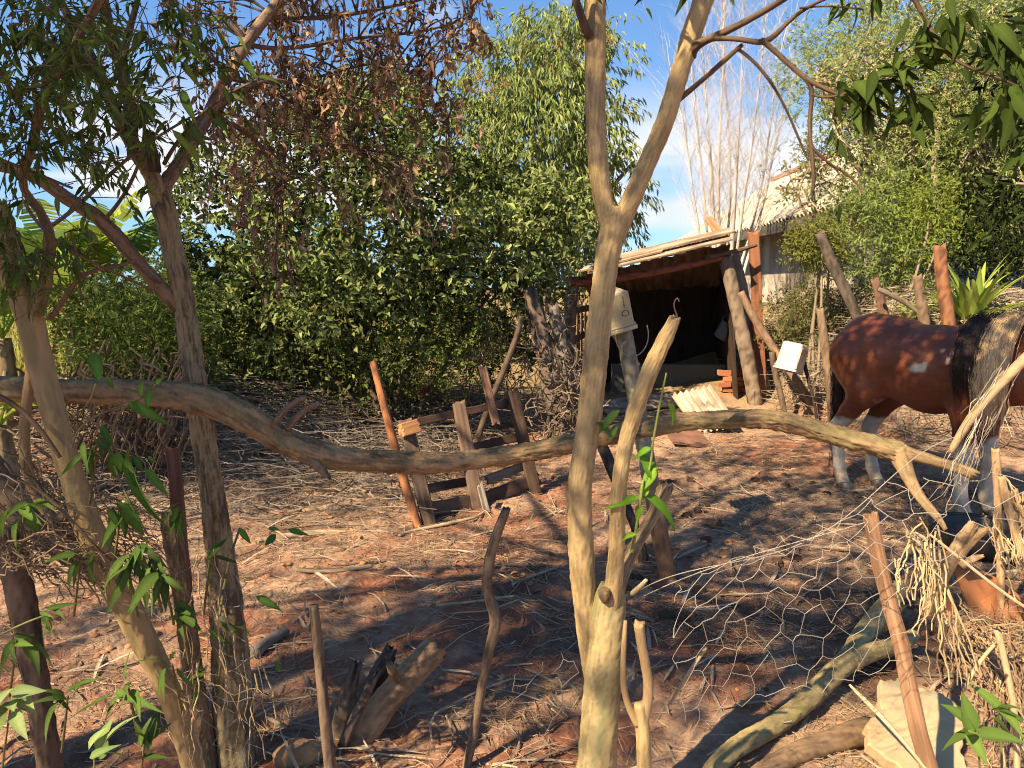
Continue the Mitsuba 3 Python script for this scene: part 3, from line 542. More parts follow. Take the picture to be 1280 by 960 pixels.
gb('rail', (534, 612, YL + .1), (592, 600, 5.42), 12, 0.025, 206, base=(0.19, 0.13, 0.10))
gb('rail', (540, 636, YL + .05), (602, 626, 5.32), 19, 0.025, 207, base=(0.15, 0.1, 0.07))
gb('rail', (604, 624, 5.34), (672, 598, YR), 17, 0.025, 208)
gb('rail', (610, 600, 5.45), (662, 580, YR + .06), 12, 0.025, 209, base=(0.2, 0.15, 0.11))
gb('end_block', (503, 538, YL - .02), (521, 533, YL + .05), 17, 0.06, 210, base=(0.45, 0.24, 0.11), dark=(0.3, 0.14, 0.07), lab={'label': 'sunlit orange end block at the top left corner'})  # brighter wood than the gate: sunlight on this end put into colour
gb('splintered_stub', (602, 612, 5.2), (609, 640, 5.15), 9, 0.02, 211, base=(0.33, 0.28, 0.23), jag=0.06)
limb('thin_stake', [(524, 662, 4.85, 12), (508, 610, 4.9, 12), (490, 545, 4.95, 11), (466, 452, 5.05, 9)], (0.36, 0.15, 0.06), (0.17, 0.075, 0.04), 10, 0.03, 31, lab=dict(label='slanting orange brown stake at the left end of the fallen gate frame', category='stake'))
limb('thin_stake', [(596, 556, 6.9, 8), (620, 486, 6.9, 8), (652, 396, 7.0, 7)], (0.10, 0.07, 0.05), (0.05, 0.035, 0.03), 8, 0.05, 32, lab=dict(label='dark thin pole slanting up behind the fallen gate frame', category='stake'))
board('short_plank', at(604, 464, 5.62), at(620, 527, 5.52), 10 * pxm(5.9), 0.02, (0.2, -1, 0), seed=33, base=(0.24, 0.14, 0.09), dark=(.1, .06, .04), jag=0.05, lab=dict(label='short broken plank hung on the top rail of the fallen gate frame', category='plank'))
# small heap of broken red bricks behind
r = RNG(44); c0 = at(538, 488, 9.4)
for i in range(26):
    bm = trimesh.creation.box([0.19, 0.09, 0.07], transform=trimesh.transformations.euler_matrix(*(r.normal(size=3) * [0.15, 0.15, 0.5])))
    V = np.array(bm.vertices) + 0.008 * r.normal(size=(8, 3)); x = c0[0] + r.uniform(-0.38, 0.38); y = c0[1] + r.uniform(-.15, .15)
    V = V + [x, y, float(gz(x, y)) + 0.05 + 0.075 * (i % 5) * (1 - abs(x - c0[0]) / 0.55)]
    if i == 0: heap = thing('brick_heap', 'small heap of orange red bricks seen under the dense tree', 'bricks')
    MB().add(V, np.array(bm.faces), np.array([0.46, 0.16, 0.075]) * (0.7 + 0.5 * r.random())).put(heap + '__brick', 'matte', False)

# ================================================================ stakes behind the horse
def stake(px0, py0, px1, py1, Y, w, seed, label, base=BRN, dark=BRND, **kw):
    limb('fence_stake', [(px1, py1, Y, w), ((px0 + px1) / 2 + 1, (py0 + py1) / 2, Y, w), (px0, py0, Y, w * 0.85)], base, dark, 12, 0.04, seed, flute=0.5, jag=0.05, lab=dict(label=label, category='stake', ), **kw)
stake(1025, 292, 1090, 445, 8.3, 17, 51, 'dark leaning stake, tallest and leftmost of those behind the horse', (0.13, 0.10, 0.08), (0.05, 0.04, 0.03))
stake(1094, 350, 1122, 470, 8.0, 12, 52, 'thin brown stake leaning left above the rump of the horse', (0.22, 0.12, 0.08), (0.1, 0.06, 0.04))
stake(1147, 345, 1164, 480, 7.6, 13, 53, 'grey brown upright stake above the back of the horse', (0.22, 0.15, 0.10), (0.1, 0.07, 0.05))
stake(1175, 308, 1192, 480, 7.4, 20, 54, 'thick red brown stake with pointed top above the withers of the horse', (0.30, 0.14, 0.07), (0.12, 0.05, 0.03))
stake(1026, 388, 1040, 520, 7.9, 11, 55, 'short split stake just left of the rump of the horse', (0.25, 0.17, 0.11), (0.12, 0.08, 0.05))
limb('resting_pole', [(1098, 362, 7.8, 6), (1120, 372, 7.8, 6), (1150, 392, 7.8, 5)], (0.24, 0.2, 0.15), (0.12, 0.09, 0.06), 8, 0.05, 24, lab=dict(label='grey stick resting between the stakes above the horse', category='pole'))
# ================================================================ trees and plants of the background
from shapely.geometry import Polygon, Point
def fill(poly, n, r, Y, bulge=0.0, mind=0.0):
    """n points inside the outline (pixels), at distances Y that bulge towards the camera in the middle"""
    pg = Polygon(poly); x0, y0, x1, y1 = pg.bounds; out = []
    cx, cy = pg.centroid.x, pg.centroid.y; k = 0
    while len(out) < n and k < n * 200:
        k += 1; x, y = r.uniform(x0, x1), r.uniform(y0, y1)
        if not pg.contains(Point(x, y)): continue
        d = math.hypot((x - cx) / (x1 - x0) * 2, (y - cy) / (y1 - y0) * 2)
        p = at(x, y, r.uniform(*Y) - bulge * max(0, 1 - d))
        if mind and any(np.linalg.norm(p - q) < mind for q in out[-400:]): continue
        out.append(p)
    return np.array(out)
def shoots(r, P, D, L, m, spread=0.8, droop=0.0, jit=0.02, t0=0.1):
    n = len(P); t = t0 + (1 - t0) * r.random((n, m)); L = np.broadcast_to(L, (n,))
    pos = P[:, None] + D[:, None] * (L[:, None] * t)[..., None] + r.normal(0, jit, (n, m, 3))
    pos[..., 2] -= droop * 0.5 * (t * L[:, None]) ** 2
    side = rdir(r, n * m).reshape(n, m, 3)
    d = nrm(D[:, None] * 0.6 + side * spread + np.array([0, 0, -droop]))
    up = nrm(rdir(r, n * m).reshape(n, m, 3) * 0.8 + np.array([0, 0, 0.55]) + 0.7 * D[:, None])
    return pos.reshape(-1, 3), d.reshape(-1, 3), up.reshape(-1, 3)
def clumps(r, C, R, per, L, m, up=0.4, shell=0.55, **kw):
    """leafy shoots on the surface of blobs C with radii R"""
    n = len(C); R = np.broadcast_to(R, (n,))
    d = rdir(r, n * per) + np.array([0, 0, up]); d = nrm(d)
    P = np.repeat(C, per, 0) + d * (np.repeat(R, per) * (shell + (1 - shell) * r.random(n * per)))[:, None]
    return shoots(r, P, nrm(d + 0.5 * rdir(r, len(d))), L, m, **kw)
def inview(P, pad=60):
    q = proj(P); return (q[:, 2] > 0.2) & (q[:, 0] > -pad) & (q[:, 0] < 1280 + pad) & (q[:, 1] > -pad) & (q[:, 1] < 960 + pad)
def leaf_set(parent, name, tpl, P, D, U, S, C, variants, nparts=0, bsdf='leaf', W=1.0, stuff='foliage', minpx=10, smooth=True):
    """the nparts largest leaves in view become parts of their own, the rest one part"""
    S = np.broadcast_to(S, (len(P),)).copy(); q = proj(P); size = np.where(inview(P, -2), S * F_PX / np.maximum(q[:, 2], 0.3), 0)
    order = np.argsort(-size); pick = order[:nparts]; pick = pick[size[pick] >= minpx]; rest = np.setdiff1d(np.arange(len(P)), pick)
    rr = RNG(len(P))
    for i in pick:
        v = int(rr.integers(len(variants))); put_leaf(parent, leaf_dict(f'{parent}{name}{v}', tpl, variants[v], bsdf), P[i], D[i], U[i], S[i], W, name)
    if len(rest):
        mb = MB(); scatter(mb, tpl, P[rest], D[rest], U[rest], S[rest], C[rest], W); k = mb.put(parent + '__' + stuff, bsdf, smooth); labels[k] = {'kind': 'stuff'}
def branches(r, P0, P1, n, L, ang, rad, K=4, up=0.5, curve=0.12):
    """n side twigs per limb segment P0-P1"""
    m = len(P0); t = r.random((m, n)); a = P0[:, None] + (P1 - P0)[:, None] * t[..., None]
    ax = nrm(P1 - P0)[:, None]; d = nrm(ax * math.cos(ang) + rdir(r, m * n).reshape(m, n, 3) * math.sin(ang) * 1.3 + np.array([0, 0, up]) * 0.5)
    l = r.uniform(*L, (m, n)) * (1.1 - 0.6 * t); u = np.linspace(0, 1, K)
    b = nrm(rdir(r, m * n).reshape(m, n, 3) + np.array([0, 0, up]))
    pts = a[:, :, None] + d[:, :, None] * (l[..., None] * u)[..., None] + b[:, :, None] * (l[..., None] * u ** 2 * curve)[..., None] + r.normal(0, 0.012, (m, n, K, 3)) * l[..., None, None]
    pts = pts.reshape(-1, K, 3); R = np.broadcast_to(rad * np.linspace(1, 0.35, K), (len(pts), K)) * r.uniform(0.6, 1.3, (len(pts), 1))
    return pts, R
def trunk(parent, rows, base, dark, seed, name='trunk', **kw):
    return limb(parent + '__' + name, rows, base, dark, kw.pop('sides', 10), kw.pop('step', 0.06), seed, **kw)

# ---- the dense round tree in the middle
r = RNG(101)
dt = thing('dense_tree', 'broad dark green tree with small glossy leaves in the centre left, reaching the shed', 'tree')
outline = [(244, 420), (238, 350), (262, 280), (300, 215), (330, 175), (400, 140), (470, 122), (540, 165), (585, 235), (650, 245), (715, 285), (728, 320), (712, 350), (680, 380), (640, 400), (560, 405), (500, 415), (430, 430), (390, 470), (330, 490), (275, 450)]
Cn = fill(outline, 64, r, (7.6, 9.5), 1.0, 0.52)
Rn = r.uniform(0.26, 0.52, len(Cn))
P, D, U = clumps(r, Cn, Rn, 100, 0.22, 6, up=0.45, shell=0.78, spread=0.9, jit=0.015)
C = vary(r, (0.105, 0.15, 0.045), len(P), 0.4, (0.30, 0.34, 0.14)) * np.repeat(r.choice([0.42, 0.62, 0.85, 1.1, 1.35], len(Cn)), 600)[:, None]
mb = MB(); scatter(mb, leaf_lo(0.52, 0.35, 0.2), P, D, U, r.uniform(0.055, 0.105, len(P)), C); k = mb.put(dt + '__crown', 'gloss_leaf', False); labels[k] = {'kind': 'stuff'}
low = fill([(430, 400), (640, 400), (640, 450), (600, 480), (540, 490), (430, 520)], 20, r, (7.2, 8.4), 0.3)
P, D, U = clumps(r, low, r.uniform(0.12, 0.25, len(low)), 24, 0.18, 8, up=0.2)
mb = MB(); scatter(mb, leaf_lo(0.5, 0.35, 0.2), P, D, U, r.uniform(0.03, 0.055, len(P)), vary(r, (0.10, 0.13, 0.035), len(P), 0.3)); k = mb.put(dt + '__lower_sprays', 'gloss_leaf', False); labels[k] = {'kind': 'stuff', 'label': 'paler sprays hanging under the crown'}
for i, rows in enumerate([[(488, 565, 8.0, 24), (478, 490, 8.0, 20), (462, 420, 8.1, 15), (450, 330, 8.2, 11), (440, 240, 8.3, 6)], [(480, 562, 8.0, 15), (500, 480, 8.1, 12), (535, 400, 8.2, 9), (570, 320, 8.3, 5)],
                          [(470, 560, 8.1, 13), (460, 470, 8.2, 11), (420, 400, 8.2, 9), (370, 310, 8.4, 5)], [(495, 560, 8.0, 12), (520, 520, 8.0, 10), (560, 450, 8.2, 8), (610, 370, 8.3, 5)], [(476, 562, 8.0, 10), (440, 500, 8.0, 8), (390, 450, 8.2, 6), (330, 400, 8.4, 4)]]):
    trunk(dt, rows, (0.10, 0.07, 0.05), (0.04, 0.03, 0.022), 110 + i, name='trunk' if i == 0 else 'stem')

# ---- tall tree with hanging leaves behind it
tt = thing('tall_tree', 'tall light green tree with long hanging leaves and tan flower tufts behind the dense tree', 'tree')
outline = [(590, 110), (612, 70), (645, 75), (668, 30), (705, 15), (750, 0), (765, 50), (755, 110), (768, 160), (768, 230), (782, 262), (765, 300), (735, 325), (640, 300), (600, 250), (585, 180)]
Cn = fill(outline, 95, r, (13.0, 14.8), 0.6, 0.34)
P, D, U = clumps(r, Cn, r.uniform(0.3, 0.6, len(Cn)), 26, 0.42, 10, up=0.1, spread=0.45, droop=0.9)
C = vary(r, (0.20, 0.255, 0.085), len(P), 0.3, (0.36, 0.40, 0.15))
mb = MB(); scatter(mb, leaf_lo(0.20, 0.3, 0.2), P, D, U, r.uniform(0.11, 0.21, len(P)), C); k = mb.put(tt + '__crown', 'gloss_leaf', False); labels[k] = {'kind': 'stuff'}
for (px, py) in [(612, 110), (630, 105), (600, 95), (700, 55), (725, 60), (690, 85), (655, 60), (715, 80), (760, 50)]:
    c = at(px, py, 12.8); m = 260; d = rdir(r, m); mb2 = MB()
    scatter(mb2, leaf_lo(0.5), c + d * r.uniform(0.02, 0.16, (m, 1)) * [1, 1, 1.2], rdir(r, m), rdir(r, m), r.uniform(0.015, 0.03, m), vary(r, (0.40, 0.28, 0.13), m, 0.2)); labels[mb2.put(tt + '__flower_tuft', 'dry_leaf', False)] = {'kind': 'stuff'}
trunk(tt, [(690, 420, 14.8, 20), (682, 330, 14.8, 17), (675, 220, 14.8, 13), (690, 110, 14.8, 9), (700, 20, 14.8, 5)], (0.30, 0.24, 0.18), (0.14, 0.1, 0.07), 121)
for i, rows in enumerate([[(682, 300, 14.8, 9), (720, 190, 14.5, 7), (755, 80, 14.4, 4)], [(680, 260, 14.8, 8), (630, 190, 14.5, 6), (600, 110, 14.5, 4)], [(690, 320, 14.8, 8), (750, 250, 14.4, 6), (795, 200, 14.3, 4)], [(676, 210, 14.8, 6), (655, 120, 14.4, 4), (650, 60, 14.3, 3)]]):
    trunk(tt, rows, (0.30, 0.24, 0.18), (0.14, 0.1, 0.07), 122 + i, name='branch')

# ---- bare pale tree
bt = thing('bare_tree', 'leafless pale grey tree of many upright stems in front of the far building', 'tree')
tops = [(838, 90), (858, 20), (874, -50), (898, -90), (914, -80), (932, -60), (958, -20), (985, 30), (1000, 90)]
P0, P1 = [], []
for i, (tx, ty) in enumerate(tops):
    bx_ = 874 + 8.5 * i; Yt = 13 + r.uniform(-0.8, 0.8)
    rows = [(bx_ * 0.75 + 900 * 0.25, 335, 13.0, 4.0), (bx_ * 0.72 + tx * 0.28 + r.uniform(-4, 4), 240, 13 + (Yt - 13) * 0.3, 2.7), (bx_ * 0.35 + tx * 0.65 + r.uniform(-4, 4), 140, 13 + (Yt - 13) * .6, 1.9), (tx, ty, Yt, 1.0)]
    if i in (2, 3, 5): rows[0] = (bx_ * 0.75 + 900 * .25, 345, 13.0, 6); rows[1] = (*rows[1][:3], 4.6)
    limb(bt + '__stem', rows, (0.54, 0.49, 0.445), (0.34, 0.30, 0.265), 7, 0.1, 130 + i)
    S4 = spline(P4(rows), 0.25)[0]; P0 += list(S4[2:-1]); P1 += list(S4[3:])
P0, P1 = np.array(P0), np.array(P1)
b1, R1 = branches(r, P0, P1, 4, (0.4, 1.5), 0.65, 0.0045, K=5, up=0.7)
q0, q1 = b1[:, 1], b1[:, 4]
b2, R2 = branches(r, q0, q1, 3, (0.15, 0.6), 0.7, 0.003, K=4, up=0.5)
mb = MB(); V, f, kk = tubes(b1, R1, 4); mb.add(V, f, rep(vary(r, (0.48, 0.43, 0.39), len(b1), 0.15), kk)); V, f, kk = tubes(b2, R2, 3); mb.add(V, f, rep(vary(r, (0.44, 0.39, 0.35), len(b2), 0.15), kk))
k = mb.put(bt + '__twigs', 'matte', False); labels[k] = {'kind': 'stuff'}

# ---- airy trees at the right
def airy(name, label, outline, n, Y, base, alt, seed, L=(0.04, 0.085), ratio=0.32, rad=(0.2, 0.45), per=34, m=9, trunks=(), bsdf='leaf', gap=0.26, tb=((0.36, 0.29, 0.20), (0.18, 0.13, 0.09)), droop=0.15, category='tree', bulge=0.5, twigs=True):
    r = RNG(seed); t = thing(name, label, category)
    Cn = fill(outline, n, r, Y, bulge, gap)
    P, D, U = clumps(r, Cn, r.uniform(*rad, len(Cn)), per, 0.25, m, up=0.3, spread=0.8, droop=droop)
    mb = MB(); scatter(mb, leaf_lo(ratio, 0.3, 0.2), P, D, U, r.uniform(*L, len(P)), vary(r, base, len(P), 0.3, alt)); k = mb.put(t + '__crown', bsdf, False); labels[k] = {'kind': 'stuff'}
    for i, rows in enumerate(trunks): trunk(t, rows, *tb, seed + i, name='trunk' if i == 0 else 'branch', sides=8)
    if not trunks:
        lo = Cn[np.argsort(Cn[:, 2])[:max(4, len(Cn) // 5)]]
        for i, c_ in enumerate(lo):
            g_ = [c_[0] + r.normal(0, 0.15), c_[1] + r.normal(0, 0.1)]; b_ = [*g_, float(gz(*g_)) - 0.05]; V, f, kk = tubes(np.array([b_, 0.5 * (np.array(b_) + c_) + r.normal(0, 0.04, 3), c_, c_ + [0, 0, 0.15]])[None], np.array([[0.022, 0.017, 0.012, 0.006]]), 6)
            MB().add(V, f, np.array(tb[0]) * 0.7).put(t + '__stem', 'bark', True)
    if trunks and twigs:
        a = np.array([spline(P4(trunks[int(r.integers(len(trunks)))]), 0.1)[0][-int(r.integers(3, 10))] for _ in Cn]); t4 = np.linspace(0, 1, 6)[None, :, None]
        pts = a[:, None] * (1 - t4) + Cn[:, None] * t4 + (0.10 * np.sin(np.pi * t4)) * rdir(r, len(Cn))[:, None] * 2
        V, f, kk = tubes(pts, np.broadcast_to(np.linspace(0.02, 0.006, 6), (len(Cn), 6)), 4); k = MB().add(V, f, rep(vary(r, tb[0], len(Cn), 0.15), kk)).put(t + '__twigs', 'matte', True); labels[k] = {'kind': 'stuff'}
    return t
airy('airy_tree', 'yellow green airy tree with a forked pale trunk at the upper right', [(1022, 120), (1005, 55), (1040, 60), (1060, 10), (1100, -30), (1290, -40), (1290, 200), (1240, 240), (1150, 260), (1075, 240), (1040, 180)], 125, (9.6, 11.8), (0.25, 0.31, 0.10), (0.42, 0.46, 0.19), 201, per=34,
     trunks=[[(1124, 345, 10.4, 15), (1112, 280, 10.4, 12), (1092, 225, 10.4, 10), (1080, 160, 10.4, 7), (1100, 60, 10.4, 4)], [(1094, 230, 10.4, 8), (1060, 190, 10.3, 6), (1030, 120, 10.2, 4), (1010, 80, 10.2, 3)], [(1105, 260, 10.4, 7), (1140, 200, 10.3, 5), (1170, 100, 10.2, 4)]])
airy('airy_tree', 'second airy tree with an upright pale trunk at the right edge', [(1180, 40), (1240, 0), (1340, -20), (1340, 330), (1270, 340), (1210, 300), (1180, 200)], 80, (9.0, 10.6), (0.20, 0.26, 0.085), (0.36, 0.40, 0.15), 211,
     trunks=[[(1172, 350, 9.6, 11), (1172, 290, 9.6, 10), (1168, 220, 9.6, 8), (1180, 120, 9.6, 6), (1210, 30, 9.6, 4)], [(1172, 260, 9.6, 6), (1210, 190, 9.5, 5), (1250, 120, 9.4, 3)]])
airy('bush', 'olive green bush in front of the building wall, below the airy tree', [(1045, 240), (1090, 225), (1140, 250), (1150, 330), (1125, 395), (1085, 380), (1060, 310)], 26, (9.2, 10.6), (0.19, 0.26, 0.08), (0.34, 0.39, 0.14), 221, category='bush', rad=(0.15, 0.32), gap=0.2)
airy('bush', 'bright lime green bush beside the upright pale trunk', [(1138, 245), (1180, 240), (1190, 300), (1180, 335), (1145, 335)], 11, (8.8, 9.4), (0.20, 0.26, 0.05), (0.30, 0.35, 0.09), 231, category='bush', rad=(0.12, 0.25), gap=0.12, L=(0.04, 0.08))
airy('bush', 'small yellow leaved bush beside the top of the leaning dark stake', [(1000, 295), (1030, 300), (1040, 335), (1010, 345)], 8, (9.0, 9.8), (0.16, 0.18, 0.04), (0.28, 0.28, 0.08), 241, category='bush', rad=(0.1, 0.2), gap=0.1)
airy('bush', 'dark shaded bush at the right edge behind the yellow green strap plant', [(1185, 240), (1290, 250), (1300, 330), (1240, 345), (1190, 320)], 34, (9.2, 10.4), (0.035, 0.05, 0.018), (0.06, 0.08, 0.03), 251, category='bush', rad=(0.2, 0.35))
airy('bush', 'low weedy bush on the bank behind the stakes', [(960, 380), (1130, 370), (1150, 420), (1000, 440), (950, 430)], 34, (9.6, 10.8), (0.12, 0.13, 0.045), (0.22, 0.21, 0.09), 261, category='bush', rad=(0.1, 0.2), per=22, gap=0.14)
airy('shade_leaved_tree', 'dark large leaved tree whose shaded leaves hang in at the right edge', [(1245, 60), (1300, 20), (1420, 60), (1420, 280), (1290, 290), (1262, 250), (1245, 170)], 17, (4.6, 5.6), (0.035, 0.055, 0.018), (0.06, 0.085, 0.028), 321, L=(0.07, 0.15), ratio=0.34, rad=(0.12, 0.28), per=14, m=8, gap=0.16, droop=0.5,  # leaf green darkened to carry shade as well
     trunks=[[(1500, 700, 5.2, 30), (1480, 420, 5.2, 24), (1430, 250, 5.1, 14), (1360, 140, 5.0, 8)], [(1460, 300, 5.2, 12), (1370, 250, 5.1, 8), (1270, 230, 5.0, 4)]])
airy('airy_tree', 'thin young tree with few leaves in front of the right end of the building roof', [(985, 180), (1060, 160), (1075, 290), (1010, 300), (975, 240)], 15, (10.4, 11.4), (0.15, 0.16, 0.06), (0.29, 0.27, 0.12), 205, per=16, rad=(0.15, 0.35), gap=0.1,
     trunks=[[(1036, 400, 10.9, 6), (1030, 330, 10.9, 5), (1018, 250, 10.9, 4), (1010, 180, 10.9, 2)], [(1030, 320, 10.9, 3), (1050, 240, 10.9, 2), (1060, 190, 10.9, 2)], [(1026, 300, 10.9, 3), (1000, 250, 10.9, 2), (980, 200, 10.9, 2)]])
airy('bush', 'leafy green undergrowth between the two left trunks, under the banana leaves', [(75, 400), (140, 350), (215, 345), (245, 420), (240, 500), (150, 500), (90, 470)], 46, (6.2, 7.4), (0.09, 0.14, 0.035), (0.2, 0.26, 0.07), 206, category='bush', rad=(0.1, 0.22), per=22, gap=0.1)
airy('bush', 'sunlit weedy undergrowth behind the dense tree, seen through its trunks', [(290, 430), (480, 420), (620, 440), (620, 490), (300, 500)], 36, (9.6, 11), (0.2, 0.2, 0.07), (0.36, 0.31, 0.14), 207, category='bush', rad=(0.1, 0.22), per=20, gap=0.1)
# hedge far behind, closing the view at the left and behind the dense tree
airy('far_hedge_tree', 'hedge tree far behind the banana plants at the left edge', [(-60, 330), (40, 318), (130, 322), (200, 300), (260, 320), (330, 330), (330, 450), (-60, 460)], 70, (17, 20), (0.10, 0.125, 0.035), (0.19, 0.21, 0.07), 271, rad=(0.4, 0.8), L=(0.10, 0.2), per=40, gap=0.4, bulge=0)
airy('far_hedge_tree', 'far hedge tree seen in gaps under the dense tree', [(300, 330), (760, 330), (760, 440), (300, 450)], 70, (16, 19), (0.10, 0.115, 0.035), (0.21, 0.20, 0.07), 281, rad=(0.4, 0.7), L=(0.10, 0.2), per=36, gap=0.4, bulge=0)
airy('far_hedge_tree', 'far hedge tree behind the airy trees at the right', [(1060, 200), (1350, 120), (1350, 380), (1150, 380), (1080, 330)], 60, (13.5, 15), (0.16, 0.20, 0.07), (0.30, 0.33, 0.12), 291, rad=(0.4, 0.7), L=(0.10, 0.18), per=36, gap=0.35, bulge=0)

def grd(px, Y):
    p = at(px, 400, Y); return np.array([p[0], p[1], float(gz(p[0], p[1]))])
# ---- strap-leaved plant behind the horse
def strap(key, label, c, n, L, w, base, seed, droop=0.9, spread=0.8, cat='plant', dead=0):
    r = RNG(seed); t = thing(key, label, cat)
    for i in range(n):
        a = r.uniform(0, 2 * np.pi); l = r.uniform(*L); u = np.linspace(0, 1, 10); el = r.uniform(0.5, 1.25) * 1.0
        d = np.array([math.cos(a), math.sin(a), 0]); o = c + 0.05 * r.normal(size=3) * [1, 1, 0]
        mid_ = o + np.outer(u * l * math.cos(el) * spread, d) + np.outer(l * (u * math.sin(el) - droop * u ** 2 * (0.35 + 0.3 * r.random())), [0, 0, 1])
        tg = nrm(np.gradient(mid_, axis=0)); sd = nrm(np.cross(tg, [0, 0, 1])); nn = np.cross(sd, tg); ww = w * r.uniform(0.7, 1.2) / 2 * np.sin(np.pi * np.clip(u, 0.06, 1) ** 0.55) ** 0.8
        ww[-1] = 0.002
        V = np.stack([mid_ + sd * ww[:, None] + nn * ww[:, None] * 0.4, mid_, mid_ - sd * ww[:, None] + nn * ww[:, None] * 0.4], 1).reshape(-1, 3); f = []
        for k in range(9):
            p, q = 3 * k, 3 * k + 3; f += [[p, p + 1, q + 1, q], [p + 1, p + 2, q + 2, q + 1]]
        V2 = V; MB().add(V2, np.array(f), vary(r, base, 1, 0.2)[0] * np.tile([1, 1.25, 1], 10)[:, None]).put(t + '__leaf', 'leaf', True)
    return t
strap('strap_plant', 'clump of long arching yellow green strap leaves behind the withers of the horse', grd(1212, 7.75), 52, (0.7, 1.2), 0.075, (0.30, 0.38, 0.075), 301, 0.62)
strap('strap_plant', 'smaller pale green strap plant left of the thick red brown stake', grd(1136, 8.2), 22, (0.5, 0.85), 0.06, (0.24, 0.30, 0.07), 302)
mb = MB(); r = RNG(303); n = 300; c = grd(1240, 7.9); a = c + r.normal(size=(n, 3)) * [0.45, 0.25, 0.06]; a[:, 2] = gz(a[:, 0], a[:, 1]) + 0.05 + 0.1 * r.random(n); d = rdir(r, n) * [1, 1, .5]
u = np.linspace(0, 1, 5)[None, :, None]; pts = a[:, None] + d[:, None] * u * r.uniform(0.2, 0.6, (n, 1, 1)) - np.array([0, 0, .3]) * u ** 2 * r.random((n, 1, 1))
V, f, kk = tubes(pts, np.full((n, 5), 0.005), 3); mb.add(V, f, rep(vary(r, (0.48, 0.41, 0.27), n, 0.25), kk)); mb.put('dead_strap_litter', 'matte', True, label='pale dead leaf strips heaped under the strap plant', category='litter', kind='stuff')

# ---- banana plants at the left
def banana(label, c, n, L, seed, base, height, dead=5, az=None):
    r = RNG(seed); t = thing('banana_plant', label, 'banana plant')
    rows = [[c[0], c[1], c[2] - 0.05, 0.13], [c[0] + 0.03, c[1], c[2] + height * 0.5, 0.10], [c[0] + 0.02, c[1], c[2] + height, 0.07]]
    V, f, par = tube(rows, 14, 0.06, 0.12, seed=seed, flute=0.4); MB().add(V, f, bark(V, par, (0.30, 0.24, 0.13), (0.12, 0.08, 0.05), None, seed)).put(t + '__stem', 'bark', True)
    top = np.array([c[0] + 0.02, c[1], c[2] + height])
    for i in range(n + dead):
        dd = i >= n; a = (2.4 * i + r.uniform(-.4, .4)) if az is None else az[i % len(az)] + r.uniform(-.2, .2); l = L * r.uniform(0.75, 1.1) * (0.8 if dd else 1); el = r.uniform(0.7, 1.25) if not dd else r.uniform(-0.2, 0.3)
        u = np.linspace(0, 1, 26); d = np.array([math.cos(a), math.sin(a), 0]); dr_ = r.uniform(0.35, 0.8) if not dd else 1.4
        m_ = top - [0, 0, 0.25 * dd] + np.outer(u * l * math.cos(el) * (1 if not dd else 0.5), d) + np.outer(l * (u * math.sin(el) - dr_ * u ** 2 * 0.75), [0, 0, 1])
        tg = nrm(np.gradient(m_, axis=0)); sd = nrm(np.cross(tg, [0, 0, 1])); nn = np.cross(sd, tg)
        prof = np.clip((u - 0.16) / 0.1, 0, 1) * np.sqrt(np.clip(1 - ((u - 0.55) / 0.47) ** 2, 0, 1)); ww = L * 0.15 * prof * (0.22 if dd else 1) + 0.008
        parts_, f, C, n0 = [], [], [], 0
        for sgn in (1, -1):
            for k in range(25):
                tear = 0.2 * r.random() ** 4 if not dd else 0.5 * r.random(); fold = -0.25 - 0.5 * r.random() * (1 if dd else 0.5); g = 0.002 if r.random() > 0.2 else 0.015
                a0, a1 = m_[k] + tg[k] * g, m_[k + 1]
                o0 = m_[k] + tg[k] * (g + tear * 0.03) + sd[k] * sgn * ww[k] * (1 - tear) + nn[k] * fold * ww[k]; o1 = m_[k + 1] + sd[k + 1] * sgn * ww[k + 1] * (1 - tear * .3) + nn[k + 1] * fold * ww[k + 1]
                parts_ += [a0, a1, o1, o0]; f.append([n0, n0 + 1, n0 + 2, n0 + 3] if sgn > 0 else [n0 + 3, n0 + 2, n0 + 1, n0]); n0 += 4
                C += [np.array(base) * (0.8 + 0.4 * r.random()) if not dd else np.array([0.36, 0.25, 0.14]) * (0.5 + 0.8 * r.random())] * 4
        mb = MB().add(np.array(parts_), np.array(f), np.array(C))
        V, f2, _ = tubes(m_[None, ::3], np.full((1, 9), 0.012) * np.linspace(1.2, 0.3, 9), 5); mb.add(V, f2, np.array(base) * 1.3 if not dd else (0.3, 0.22, 0.13))
        mb.put(t + ('__leaf' if not dd else '__dead_leaf'), 'leaf' if not dd else 'dry_leaf', False)
    return t
b0 = lambda px, Y: np.array([*at(px, 480, Y)[:2], float(gz(*at(px, 480, Y)[:2]))])
banana('banana plant with a bright yellow green leaf standing up against the sky at the left', b0(95, 7.4), 9, 1.45, 311, (0.27, 0.34, 0.045), 1.25, 3)
banana('banana plant with broad sunlit leaves at the left edge behind the leaning trunk', b0(5, 6.6), 9, 1.45, 312, (0.25, 0.35, 0.06), 0.95, 3)
banana('banana plant with bluish green torn leaves between the leaning trunk and the thick trunk', b0(150, 7.8), 8, 1.6, 313, (0.17, 0.29, 0.10), 1.3, 5)
banana('young banana plant with bright broad leaves behind the log rail at the left edge', b0(-10, 5.6), 6, 0.95, 315, (0.30, 0.40, 0.06), 0.55, 0)
banana('small banana plant behind the thick left trunk, mostly dry leaves', b0(215, 8.3), 4, 1.2, 314, (0.2, 0.27, 0.06), 0.9, 5)
